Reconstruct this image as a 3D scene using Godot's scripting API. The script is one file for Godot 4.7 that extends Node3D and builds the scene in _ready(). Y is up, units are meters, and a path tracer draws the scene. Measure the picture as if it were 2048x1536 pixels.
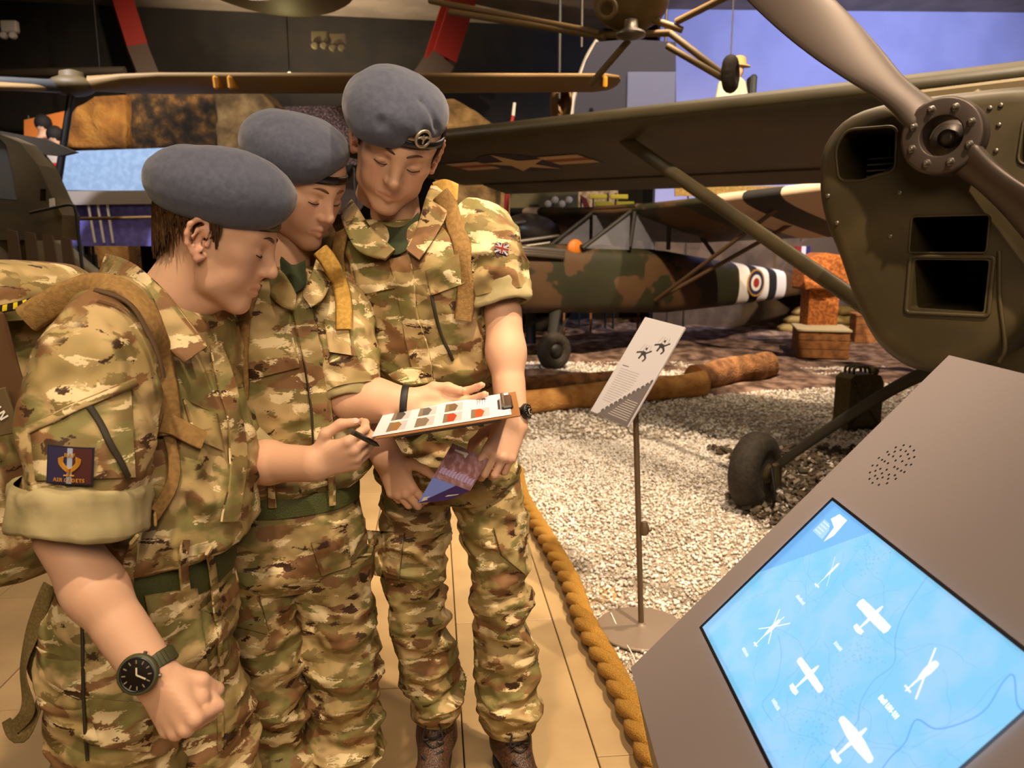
extends Node3D
# A museum hall: three cadets, an information kiosk, light aircraft on gravel.

const FOCAL := 1536.0
const EYE := Vector3(0.0, 1.41, 0.0)
var tilt := Basis(Vector3.RIGHT, -atan(273.0 / 1536.0))
var M := {}
var used_names := {}

# ---------------------------------------------------------------- camera, sky, large lights
func set_camera_and_light() -> void:
	var cam := Camera3D.new()
	cam.name = "camera"
	add_child(cam)
	cam.transform = Transform3D(tilt, EYE)
	cam.fov = rad_to_deg(2.0 * atan(768.0 / FOCAL))
	cam.near = 0.05
	cam.far = 80.0
	cam.current = true
	var lens := CameraAttributesPhysical.new()
	lens.frustum_focal_length = 24.0
	lens.exposure_aperture = 5.0
	lens.frustum_focus_distance = 1.65
	cam.attributes = lens
	var we := WorldEnvironment.new()
	we.name = "world_environment"
	var e := Environment.new()
	e.background_mode = Environment.BG_COLOR
	e.background_color = Color(0.0, 0.0, 0.0)
	e.tonemap_mode = Environment.TONE_MAPPER_LINEAR
	e.tonemap_exposure = EXPOSURE
	e.sdfgi_enabled = true
	e.ssao_enabled = true
	e.ssil_enabled = true
	we.environment = e
	add_child(we)
	# soft fill panels, added out of view to lift the shadows
	fill_panel(Vector3(0.3, 3.6, 2.6), Vector2(3.6, 1.6), WARM, 17.0, "long added fill panel behind the viewer, brightening the faces", 0.62)
	fill_panel(Vector3(2.2, 5.1, -6.5), Vector2(2.6, 2.2), WARM, 13.0, "wide warm fill panel added above the gravel display")
	fill_panel(Vector3(-4.5, 5.1, -6.0), Vector2(2.2, 2.2), WARM, 9.0, "wide warm fill panel added above the parked helicopter")
	# unseen spotlights, placed to light each exhibit and the roof
	spot(Vector3(1.35, 4.7, -0.55), Vector3(0.75, 0.0, -3.2), WARM, 25.0, 25.0, 0.05, "unseen spotlight lighting the reading panel on the gravel")
	spot(Vector3(-0.35, 4.9, 0.35), Vector3(-0.25, 0.9, -1.8), WARM, 13.0, 22.0, 0.07, "unseen spotlight lighting the three cadets")
	spot(Vector3(1.5, 5.0, -2.9), Vector3(1.1, 0.0, -5.0), WARM, 30.0, 34.0, 0.05, "unseen spotlight lighting the gravel behind the wheel")
	spot(Vector3(1.2, 4.9, -0.9), Vector3(-0.2, 1.0, -1.85), WARM, 7.0, 20.0, 0.07, "unseen spotlight between cadets and propeller, lighting the cadets from the right")
	spot(Vector3(3.9, 4.9, -3.4), Vector3(0.8, 0.0, -4.6), WARM, 22.0, 27.0, 0.05, "unseen spotlight raking the gravel from the right of the propeller")
	spot(Vector3(6.0, 5.0, -9.0), Vector3(5.6, 3.6, -14.0), Color(0.78, 0.82, 1.0), 36.0, 52.0, 0.2, "unseen blue lamp lighting the lavender wall")
	spot(Vector3(-4.3, 5.0, -5.0), Vector3(-4.0, 1.9, -8.6), Color(0.95, 0.95, 1.0), 34.0, 40.0, 0.1, "unseen cool lamp lighting the blue display panel")
	spot(Vector3(-2.4, 5.0, -7.6), Vector3(-3.6, 2.3, -12.0), WARM, 34.0, 44.0, 0.1, "unseen spotlight lighting the sandstone scenery")
	spot(Vector3(1.4, 5.1, -5.6), Vector3(1.9, 0.9, -10.4), WARM, 60.0, 40.0, 0.1, "unseen spotlight lighting the camouflaged aircraft")
	spot(Vector3(4.6, 5.1, -6.8), Vector3(4.4, 0.2, -10.0), WARM, 40.0, 40.0, 0.1, "unseen spotlight lighting the crates and sandbags")
	spot(Vector3(-3.4, 3.1, -11.6), Vector3(-3.0, 5.3, -12.4), WARM, 22.0, 60.0, 0.1, "unseen uplighter behind the scenery, placed to light the left of the roof", false)
	spot(Vector3(-0.6, 3.0, -11.9), Vector3(0.0, 5.3, -13.0), WARM, 22.0, 60.0, 0.1, "unseen uplighter behind the boulder, placed to light the middle of the roof", false)

const EXPOSURE := 1.0
const WARM := Color(1.0, 0.895, 0.765)

func lamp_material(c: Color, k: float) -> StandardMaterial3D:
	var m := mat(Color(0.9, 0.9, 0.88), 0.5)
	m.emission_enabled = true
	m.emission = c
	m.emission_energy_multiplier = k
	return m

func fill_panel(at_: Vector3, size: Vector2, c: Color, energy: float, label: String, lean := 0.0) -> void:  # soft fill light, added with a housing and hangers
	var t := thing("added_fill_light", label, "light", at_ + Vector3(0, 0.06, 0))
	t.rotation.x = lean
	var g := Geo.new()
	g.box(Vector3(0, 0.05, 0), Vector3(size.x + 0.1, 0.1, size.y + 0.1))
	put(g, "housing", flat("lamp_black", Color(0.05, 0.05, 0.05), 0.6), t)
	g = Geo.new()
	g.box(Vector3(0, -0.005, 0), Vector3(size.x, 0.01, size.y))
	put(g, "diffuser", lamp_material(c, 0.8), t)
	for sx in [-1, 1]:
		g = Geo.new()
		g.tube([Vector3(sx * size.x * 0.4, 0.1, 0), Vector3(sx * size.x * 0.4, 0, 0) + Vector3(0, 5.3 - at_.y, 0).rotated(Vector3.RIGHT, -lean)], [0.008, 0.008], 6)
		put(g, "hanger", flat("lamp_black", Color(0.05, 0.05, 0.05), 0.6), t)
	var l := AreaLight3D.new()
	l.name = "fill_glow"
	l.area_size = size
	l.light_color = c
	l.light_energy = energy
	l.area_range = 40.0
	l.shadow_enabled = true
	t.add_child(l)
	l.position = Vector3(0, -0.03, 0)
	l.rotation = Vector3(-PI / 2, 0, 0)

func spot(from: Vector3, to: Vector3, c: Color, energy: float, angle: float, soft: float, label: String, hung := true) -> void:  # lamp out of view, placed to light what it points at
	var t := thing("unseen_spotlight", label, "light", from)
	var dir := (to - from).normalized()
	var up := Vector3.UP if absf(dir.y) < 0.95 else Vector3.RIGHT
	var b := Basis.looking_at(dir, up)
	var g := Geo.new()
	g.tube([b * Vector3(0, 0, 0.02), b * Vector3(0, 0, 0.2), b * Vector3(0, 0, 0.24)], [0.075, 0.075, 0.03], 20)
	put(g, "housing", flat("lamp_black", Color(0.05, 0.05, 0.05), 0.6), t)
	g = Geo.new()
	g.tube([b * Vector3(0, 0, 0.0), b * Vector3(0, 0, 0.018)], [0.07, 0.07], 20)
	put(g, "lens", lamp_material(c, 2.0), t)
	g = Geo.new()
	g.tube([b * Vector3(0, 0, 0.12), b * Vector3(0, 0, 0.12) + Vector3(0, 5.3 - from.y if hung else -from.y, 0)], [0.012, 0.012], 8)
	put(g, "stem", flat("lamp_black", Color(0.05, 0.05, 0.05), 0.6), t)
	var l := SpotLight3D.new()
	l.name = "beam"
	l.light_color = c
	l.light_energy = energy
	l.spot_angle = angle
	l.spot_angle_attenuation = 0.6
	l.spot_range = 40.0
	l.spot_attenuation = 2.0
	l.light_size = soft
	l.shadow_enabled = true
	t.add_child(l)
	l.transform = Transform3D(b, dir * 0.03)

# ---------------------------------------------------------------- helpers
func at(x: float, y: float, d: float) -> Vector3:
	return EYE + tilt * (Vector3((x - 1024.0) / FOCAL, (768.0 - y) / FOCAL, -1.0) * d)

func on_floor(x: float, y: float, h := 0.0) -> Vector3:
	var r := tilt * Vector3((x - 1024.0) / FOCAL, (768.0 - y) / FOCAL, -1.0)
	return EYE + r * ((h - EYE.y) / r.y)

func at_z(x: float, y: float, z: float) -> Vector3:
	var r := tilt * Vector3((x - 1024.0) / FOCAL, (768.0 - y) / FOCAL, -1.0)
	return EYE + r * (z / r.z)

func numbered(called: String) -> String:
	if not used_names.has(called):
		used_names[called] = 0
		return called
	used_names[called] += 1
	return "%s_%03d" % [called, used_names[called]]

func thing(called: String, label: String, category: String, where := Vector3.ZERO, turn := 0.0, group := "") -> Node3D:
	var o := Node3D.new()
	o.name = numbered(called)
	add_child(o)
	o.position = where
	o.rotation.y = turn
	tag(o, label, category, group)
	return o

func tag(o: Node3D, label: String, category: String, group := "", kind := "") -> void:
	o.set_meta("label", label)
	o.set_meta("category", category)
	if group:
		o.set_meta("group", group)
	if kind:
		o.set_meta("kind", kind)

func put(g, called: String, m: Material, parent: Node3D = null, label := "") -> MeshInstance3D:
	var o := MeshInstance3D.new()
	o.mesh = g if g is Mesh else g.mesh()
	o.material_override = m
	if parent == null:
		o.name = numbered(called)
		add_child(o)
	else:
		o.name = called
		parent.add_child(o, true)
	if label:
		o.set_meta("label", label)
	return o

# meshes given in world coordinates, hung under a thing that stands at its base
func put_world(g: Geo, called: String, m: Material, parent: Node3D, label := "") -> MeshInstance3D:
	var inv := parent.global_transform.affine_inverse()
	for i in g.v.size():
		g.v[i] = inv * g.v[i]
	return put(g, called, m, parent, label)

func struct(g, called: String, m: Material, parent: Node3D = null) -> MeshInstance3D:
	var o := put(g, called, m, parent)
	if parent == null:
		o.set_meta("kind", "structure")
	return o

func mat(c: Color, rough := 0.7, metal := 0.0) -> StandardMaterial3D:
	var m := StandardMaterial3D.new()
	m.albedo_color = c
	m.roughness = rough
	m.metallic = metal
	return m

func flat(key: String, c: Color, rough := 0.7, metal := 0.0) -> StandardMaterial3D:
	if not M.has(key):
		M[key] = mat(c, rough, metal)
	return M[key]

func noise_tex(seed_: int, freq: float, size := 512, octaves := 4, ramp: Gradient = null, kind := FastNoiseLite.TYPE_SIMPLEX_SMOOTH) -> ImageTexture:
	var n := FastNoiseLite.new()
	n.seed = seed_
	n.frequency = freq
	n.noise_type = kind
	n.fractal_octaves = octaves
	var im := n.get_seamless_image(size, size)
	if ramp:
		im.convert(Image.FORMAT_RGB8)
		var d := im.get_data()
		var lut := []
		for i in 256:
			lut.append(ramp.sample(i / 255.0))
		for i in size * size:
			var c: Color = lut[d[i * 3]]
			d[i * 3] = c.r8
			d[i * 3 + 1] = c.g8
			d[i * 3 + 2] = c.b8
		im = Image.create_from_data(size, size, false, Image.FORMAT_RGB8, d)
	return ImageTexture.create_from_image(im)

func ramp(cols: Array, offs: Array) -> Gradient:
	var g := Gradient.new()
	g.offsets = PackedFloat32Array(offs)
	g.colors = PackedColorArray(cols)
	return g

# colour that varies in patches, with fine relief; scale in tiles per metre
func patchy(key: String, cols: Array, offs: Array, freq: float, scale: float, rough := 0.8, relief := 0.0, metal := 0.0, seed_ := 1) -> StandardMaterial3D:
	if M.has(key):
		return M[key]
	var m := mat(Color.WHITE, rough, metal)
	m.albedo_texture = noise_tex(seed_, freq, 512, 5, ramp(cols, offs))
	m.uv1_triplanar = true
	m.uv1_triplanar_sharpness = 4.0
	m.uv1_scale = Vector3.ONE * scale
	if relief > 0.0:
		m.heightmap_enabled = true
		m.heightmap_scale = relief
		m.heightmap_texture = M.fine_noise
	M[key] = m
	return m

static func seg_lerp(a: Array, t: float) -> Variant:
	var n := a.size() - 1
	var f := clampf(t, 0.0, 1.0) * n
	var i := mini(int(f), n - 1)
	var u := f - i
	var p0 = a[maxi(i - 1, 0)]
	var p1 = a[i]
	var p2 = a[i + 1]
	var p3 = a[mini(i + 2, n)]
	return (p1 * 2.0 + (p2 - p0) * u + (p0 * 2.0 - p1 * 5.0 + p2 * 4.0 - p3) * (u * u) + (p1 * 3.0 - p0 - p2 * 3.0 + p3) * (u * u * u)) * 0.5

static func curve(pts: Array, n: int) -> Array:
	var out := []
	for i in n + 1:
		out.append(seg_lerp(pts, float(i) / n))
	return out

class Geo:
	var v := PackedVector3Array()
	var ix := PackedInt32Array()
	var uv := PackedVector2Array()
	var col := PackedColorArray()

	func orient(first: int) -> void:
		var c := Vector3.ZERO
		var n := 0
		for i in range(first, ix.size(), 3):
			c += v[ix[i]]
			n += 1
		if n == 0:
			return
		c /= n
		var vol := 0.0
		for i in range(first, ix.size(), 3):
			vol += (v[ix[i]] - c).dot((v[ix[i + 1]] - c).cross(v[ix[i + 2]] - c))
		if vol > 0.0:
			for i in range(first, ix.size(), 3):
				var t := ix[i + 1]
				ix[i + 1] = ix[i + 2]
				ix[i + 2] = t

	func quad(a: Vector3, b: Vector3, c: Vector3, d: Vector3) -> void:
		var n := v.size()
		v.append_array([a, b, c, d])
		ix.append_array([n, n + 1, n + 2, n, n + 2, n + 3])

	func box(c: Vector3, s: Vector3, b := Basis.IDENTITY, bevel := 0.0) -> void:
		var f := ix.size()
		var h := s * 0.5
		if bevel <= 0.0:
			for ax in 3:
				for sg in [-1.0, 1.0]:
					var n := Vector3.ZERO
					n[ax] = sg
					var p := Vector3.ZERO
					p[(ax + 1) % 3] = 1.0
					var q := Vector3.ZERO
					q[(ax + 2) % 3] = 1.0
					quad(c + b * ((n - p - q) * h), c + b * ((n + p - q) * h), c + b * ((n + p + q) * h), c + b * ((n - p + q) * h))
		else:
			# chamfered box: six faces, twelve edge strips, eight corners
			var e := minf(bevel, minf(h.x, minf(h.y, h.z)) * 0.98)
			var pt := func(sx: float, sy: float, sz: float, ax: int) -> Vector3:
				var r := Vector3(sx * (h.x - e), sy * (h.y - e), sz * (h.z - e))
				r[ax] = [sx, sy, sz][ax] * h[ax]
				return c + b * r
			for ax in 3:
				for sg in [-1.0, 1.0]:
					var ps := []
					for k in [[-1, -1], [1, -1], [1, 1], [-1, 1]]:
						var sxyz := [0.0, 0.0, 0.0]
						sxyz[ax] = sg
						sxyz[(ax + 1) % 3] = float(k[0])
						sxyz[(ax + 2) % 3] = float(k[1])
						ps.append(pt.call(sxyz[0], sxyz[1], sxyz[2], ax))
					if sg > 0:
						quad(ps[0], ps[3], ps[2], ps[1])
					else:
						quad(ps[0], ps[1], ps[2], ps[3])
			for ax in 3:
				var a1 := (ax + 1) % 3
				var a2 := (ax + 2) % 3
				for s1 in [-1.0, 1.0]:
					for s2 in [-1.0, 1.0]:
						var lo := [0.0, 0.0, 0.0]
						lo[a1] = s1
						lo[a2] = s2
						lo[ax] = -1.0
						var hi := lo.duplicate()
						hi[ax] = 1.0
						var A: Vector3 = pt.call(lo[0], lo[1], lo[2], a1)
						var B: Vector3 = pt.call(hi[0], hi[1], hi[2], a1)
						var C: Vector3 = pt.call(hi[0], hi[1], hi[2], a2)
						var D: Vector3 = pt.call(lo[0], lo[1], lo[2], a2)
						if s1 * s2 < 0:
							quad(A, B, C, D)
						else:
							quad(D, C, B, A)
			for sx in [-1.0, 1.0]:
				for sy in [-1.0, 1.0]:
					for sz in [-1.0, 1.0]:
						var n := v.size()
						v.append_array([pt.call(sx, sy, sz, 0), pt.call(sx, sy, sz, 1), pt.call(sx, sy, sz, 2)])
						if sx * sy * sz > 0:
							ix.append_array([n, n + 2, n + 1])
						else:
							ix.append_array([n, n + 1, n + 2])
		orient(f)

	# rows of points; close_u joins the last column to the first; caps fan the end rows
	func grid(rows: Array, close_u := false, cap0 := false, cap1 := false, solid := true) -> void:
		var f := ix.size()
		var base := v.size()
		var nu: int = rows[0].size()
		for r in rows:
			for p in r:
				v.append(p)
		var lim := nu if close_u else nu - 1
		for j in rows.size() - 1:
			for i in lim:
				var a := base + j * nu + i
				var b := base + j * nu + (i + 1) % nu
				var c := b + nu
				var d := a + nu
				ix.append_array([a, b, c, a, c, d])
		if cap0:
			fan(rows[0], true)
		if cap1:
			fan(rows[rows.size() - 1], false)
		if solid:
			orient(f)

	func fan(r: Array, rev: bool) -> void:
		var c := Vector3.ZERO
		for p in r:
			c += p
		c /= r.size()
		var n := v.size()
		v.append(c)
		for p in r:
			v.append(p)
		var k := r.size()
		for i in k:
			if rev:
				ix.append_array([n, n + 1 + (i + 1) % k, n + 1 + i])
			else:
				ix.append_array([n, n + 1 + i, n + 1 + (i + 1) % k])

	func tube(path: Array, radii: Array, seg := 10, caps := true, squash := 1.0, ref := Vector3.ZERO) -> void:
		var rows := []
		var prev := Vector3.ZERO
		for i in path.size():
			var t: Vector3 = (path[mini(i + 1, path.size() - 1)] - path[maxi(i - 1, 0)])
			t = t.normalized() if t.length() > 1e-9 else Vector3.UP
			var s: Vector3
			if ref != Vector3.ZERO:
				s = t.cross(ref).normalized()
			elif prev == Vector3.ZERO:
				s = t.cross(Vector3.UP if absf(t.y) < 0.9 else Vector3.RIGHT).normalized()
			else:
				s = (prev - t * prev.dot(t)).normalized()
			prev = s
			var w := s.cross(t)
			var row := []
			for k in seg:
				var a := TAU * k / seg
				row.append(path[i] + (s * cos(a) + w * sin(a) * squash) * radii[i])
			rows.append(row)
		grid(rows, true, caps, caps)

	# profile of (radius, height) turned about an axis
	func lathe(o: Vector3, axis: Vector3, prof: Array, seg := 24, caps := true) -> void:
		var s := axis.cross(Vector3.UP if absf(axis.normalized().y) < 0.9 else Vector3.RIGHT).normalized()
		var a := axis.normalized()
		var w := s.cross(a)
		var rows := []
		for p in prof:
			var row := []
			for k in seg:
				var t := TAU * k / seg
				row.append(o + a * p[1] + (s * cos(t) + w * sin(t)) * p[0])
			rows.append(row)
		grid(rows, true, caps, caps)

	func torus(o: Vector3, axis: Vector3, R: float, r: float, seg := 24, sr := 10, squash := 1.0) -> void:
		var s := axis.cross(Vector3.UP if absf(axis.normalized().y) < 0.9 else Vector3.RIGHT).normalized()
		var a := axis.normalized()
		var w := s.cross(a)
		var rows := []
		for j in seg + 1:
			var t := TAU * j / seg
			var d := s * cos(t) + w * sin(t)
			var row := []
			for k in sr:
				var q := TAU * k / sr
				row.append(o + d * (R + r * cos(q)) + a * (r * squash * sin(q)))
			rows.append(row)
		grid(rows, true)

	# flat outline pushed out to a thickness; x and y of the outline run along ax and ay
	func prism(o: Vector3, ax: Vector3, ay: Vector3, az: Vector3, poly: Array, depth: float) -> void:
		var f := ix.size()
		var pv := PackedVector2Array(poly)
		var tri := Geometry2D.triangulate_polygon(pv)
		for side in 2:
			var n := v.size()
			for p in pv:
				v.append(o + ax * p.x + ay * p.y + az * (depth * side))
			for i in range(0, tri.size(), 3):
				if side == 0:
					ix.append_array([n + tri[i], n + tri[i + 1], n + tri[i + 2]])
				else:
					ix.append_array([n + tri[i], n + tri[i + 2], n + tri[i + 1]])
		# which way the triangles run decides how the rim must run
		var ccw := not Geometry2D.is_polygon_clockwise(pv)
		var t0: Vector2 = pv[tri[0]] if tri.size() else Vector2.ZERO
		var sgn := 1.0
		if tri.size():
			sgn = signf((pv[tri[1]] - t0).cross(pv[tri[2]] - t0))
		for i in pv.size():
			var p: Vector2 = pv[i]
			var q: Vector2 = pv[(i + 1) % pv.size()]
			var a := o + ax * p.x + ay * p.y
			var b := o + ax * q.x + ay * q.y
			var poly_sgn := sgn * (1.0 if not Geometry2D.is_polygon_clockwise(pv) == ccw else 1.0)
			var area := 0.0
			for k in pv.size():
				area += pv[k].cross(pv[(k + 1) % pv.size()])
			if signf(area) * poly_sgn > 0:
				quad(b, a, a + az * depth, b + az * depth)
			else:
				quad(a, b, b + az * depth, a + az * depth)
		orient(f)

	func ball(c: Vector3, r: Vector3, b := Basis.IDENTITY, nu := 16, nv := 10) -> void:
		var rows := []
		for j in nv + 1:
			var t := PI * j / nv
			var row := []
			for i in nu:
				var a := TAU * i / nu
				row.append(c + b * (Vector3(sin(t) * cos(a), cos(t), sin(t) * sin(a)) * r))
			rows.append(row)
		grid(rows, true)

	func add(o: Geo, t := Transform3D.IDENTITY) -> void:
		var n := v.size()
		if o.col.size() and col.size() < n:
			col.resize(n)
		for p in o.v:
			v.append(t * p)
		for i in o.ix:
			ix.append(n + i)
		if o.col.size():
			col.append_array(o.col)

	func paint(first: int, c: Color) -> void:
		while col.size() < first:
			col.append(c)
		col.resize(first)
		while col.size() < v.size():
			col.append(c)

	func mesh() -> ArrayMesh:
		var n := PackedVector3Array()
		n.resize(v.size())
		for i in range(0, ix.size(), 3):
			var a := v[ix[i]]
			var f := (v[ix[i + 2]] - a).cross(v[ix[i + 1]] - a)
			n[ix[i]] += f
			n[ix[i + 1]] += f
			n[ix[i + 2]] += f
		for i in n.size():
			n[i] = n[i].normalized() if n[i].length() > 1e-14 else Vector3.UP
		var arr := []
		arr.resize(Mesh.ARRAY_MAX)
		arr[Mesh.ARRAY_VERTEX] = v
		arr[Mesh.ARRAY_NORMAL] = n
		arr[Mesh.ARRAY_INDEX] = ix
		if uv.size() == v.size():
			arr[Mesh.ARRAY_TEX_UV] = uv
		if col.size() == v.size():
			arr[Mesh.ARRAY_COLOR] = col
		var m := ArrayMesh.new()
		m.add_surface_from_arrays(Mesh.PRIMITIVE_TRIANGLES, arr)
		return m

# distance field on a grid, meshed as surface nets
class Field:
	var o: Vector3
	var h: float
	var nx: int
	var ny: int
	var nz: int
	var d := PackedFloat32Array()
	func _init(lo: Vector3, hi: Vector3, cell: float) -> void:
		o = lo
		h = cell
		nx = int(ceil((hi.x - lo.x) / cell)) + 1
		ny = int(ceil((hi.y - lo.y) / cell)) + 1
		nz = int(ceil((hi.z - lo.z) / cell)) + 1
		d.resize(nx * ny * nz)
		d.fill(1.0)

	func span(lo: Vector3, hi: Vector3) -> Array:
		var a := (lo - o) / h
		var b := (hi - o) / h
		return [maxi(0, int(a.x)), mini(nx - 1, int(b.x) + 1), maxi(0, int(a.y)), mini(ny - 1, int(b.y) + 1), maxi(0, int(a.z)), mini(nz - 1, int(b.z) + 1)]

	# tapered capsule; k blends, cut carves
	func cone(a: Vector3, b: Vector3, ra: float, rb: float, k := 0.01, cut := false) -> void:
		var r := maxf(ra, rb) + k + h * 2.5
		var lo := a.min(b) - Vector3.ONE * r
		var hi := a.max(b) + Vector3.ONE * r
		var s := span(lo, hi)
		var ab := b - a
		var L := maxf(ab.length_squared(), 1e-12)
		for z in range(s[4], s[5] + 1):
			for y in range(s[2], s[3] + 1):
				var i: int = (z * ny + y) * nx + s[0]
				var p := Vector3(o.x + s[0] * h, o.y + y * h, o.z + z * h) - a
				for x in range(s[0], s[1] + 1):
					var t := clampf(p.dot(ab) / L, 0.0, 1.0)
					var q := p.distance_to(ab * t) - ra - (rb - ra) * t
					var e := d[i]
					if cut:
						q = -q
						var w := maxf(k - absf(e - q), 0.0)
						d[i] = maxf(e, q) + w * w / (4.0 * k)
					else:
						var w := maxf(k - absf(e - q), 0.0)
						d[i] = minf(e, q) - w * w / (4.0 * k)
					p.x += h
					i += 1

	func ell(c: Vector3, rad: Vector3, b := Basis.IDENTITY, k := 0.01, cut := false) -> void:
		var bt := b.transposed()
		var ext := Vector3.ZERO
		for ax in 3:
			ext[ax] = sqrt(pow(b.x[ax] * rad.x, 2) + pow(b.y[ax] * rad.y, 2) + pow(b.z[ax] * rad.z, 2)) + k + h * 2.5
		var s := span(c - ext, c + ext)
		var inv := Vector3.ONE / rad
		for z in range(s[4], s[5] + 1):
			for y in range(s[2], s[3] + 1):
				var i: int = (z * ny + y) * nx + s[0]
				var p := Vector3(o.x + s[0] * h, o.y + y * h, o.z + z * h) - c
				for x in range(s[0], s[1] + 1):
					var q3 := (bt * p) * inv
					var k0 := q3.length()
					var q := k0 * (k0 - 1.0) / maxf((q3 * inv).length(), 1e-6)
					if k0 < 0.05:
						q = -minf(rad.x, minf(rad.y, rad.z))
					var e := d[i]
					if cut:
						q = -q
						var w := maxf(k - absf(e - q), 0.0)
						d[i] = maxf(e, q) + w * w / (4.0 * k)
					else:
						var w := maxf(k - absf(e - q), 0.0)
						d[i] = minf(e, q) - w * w / (4.0 * k)
					p.x += h
					i += 1

	func chain(pts: Array, radii: Array, k := 0.01) -> void:
		for i in pts.size() - 1:
			cone(pts[i], pts[i + 1], radii[i], radii[i + 1], k)

	func to_geo() -> Geo:
		var g := Geo.new()
		var id := PackedInt32Array()
		id.resize(nx * ny * nz)
		id.fill(-1)
		var sx := 1
		var sy := nx
		var sz := nx * ny
		var offs := [0, sx, sy, sx + sy, sz, sx + sz, sy + sz, sx + sy + sz]
		var edges := [[0, 1], [2, 3], [4, 5], [6, 7], [0, 2], [1, 3], [4, 6], [5, 7], [0, 4], [1, 5], [2, 6], [3, 7]]
		var corner := []
		for c in 8:
			corner.append(Vector3(c & 1, (c >> 1) & 1, c >> 2))
		for z in nz - 1:
			for y in ny - 1:
				var i := (z * ny + y) * nx
				for x in nx - 1:
					var s0 := d[i] < 0.0
					if not (s0 == (d[i + 1] < 0.0) and s0 == (d[i + sy] < 0.0) and s0 == (d[i + sy + 1] < 0.0) and s0 == (d[i + sz] < 0.0) and s0 == (d[i + sz + 1] < 0.0) and s0 == (d[i + sz + sy] < 0.0) and s0 == (d[i + sz + sy + 1] < 0.0)):
						var sum := Vector3.ZERO
						var n := 0
						for e in edges:
							var da := d[i + offs[e[0]]]
							var db := d[i + offs[e[1]]]
							if (da < 0.0) != (db < 0.0):
								sum += corner[e[0]].lerp(corner[e[1]], da / (da - db))
								n += 1
						id[i] = g.v.size()
						g.v.append(o + (Vector3(x, y, z) + sum / n) * h)
					i += 1
		for z in range(1, nz - 1):
			for y in range(1, ny - 1):
				var i := (z * ny + y) * nx + 1
				for x in range(1, nx - 1):
					if id[i] >= 0 or id[i - 1] >= 0 or id[i - sy] >= 0 or id[i - sz] >= 0:
						var a := d[i] < 0.0
						if a != (d[i + 1] < 0.0):
							face(g, id[i], id[i - sy], id[i - sy - sz], id[i - sz], a)
						if a != (d[i + sy] < 0.0):
							face(g, id[i], id[i - sz], id[i - sz - 1], id[i - 1], a)
						if a != (d[i + sz] < 0.0):
							face(g, id[i], id[i - 1], id[i - 1 - sy], id[i - sy], a)
					i += 1
		return g

	func face(g: Geo, a: int, b: int, c: int, e: int, inside: bool) -> void:
		if a < 0 or b < 0 or c < 0 or e < 0:
			return
		if inside:
			g.ix.append_array([a, c, b, a, e, c])
		else:
			g.ix.append_array([a, b, c, a, c, e])

var folds := FastNoiseLite.new()

# cloth tube: rings of [centre, half-axis one, half-axis two, fold depth]
func cloth_rows(rings: Array, n_u: int, n_v: int, stretch: Vector3, power := 1.0, shift := 0.0) -> Array:
	var cs := []
	var xs := []
	var zs := []
	var am := []
	for r in rings:
		cs.append(r[0])
		xs.append(r[1])
		zs.append(r[2])
		am.append(r[3])
	var rows := []
	for j in n_v + 1:
		var t := float(j) / n_v
		var c: Vector3 = seg_lerp(cs, t)
		var x: Vector3 = seg_lerp(xs, t)
		var z: Vector3 = seg_lerp(zs, t)
		var amp: float = seg_lerp(am, t)
		var row := []
		for i in n_u:
			var a := TAU * i / n_u
			var ca := cos(a)
			var sa := sin(a)
			var off := x * (signf(ca) * pow(absf(ca), power)) + z * (signf(sa) * pow(absf(sa), power))
			var p := c + off
			var n := off.normalized()
			var q := (p + Vector3.ONE * shift) * stretch
			var w1 := folds.get_noise_3dv(q)
			var w2 := folds.get_noise_3dv(q * 2.3 + Vector3(17, 3, 9))
			# folds have sharp valleys and round backs
			var fold := (1.0 - 2.0 * absf(w1)) * 0.8 + w2 * 0.45
			row.append(p + n * (fold * amp * 1.4))
		rows.append(row)
	return rows

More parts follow.
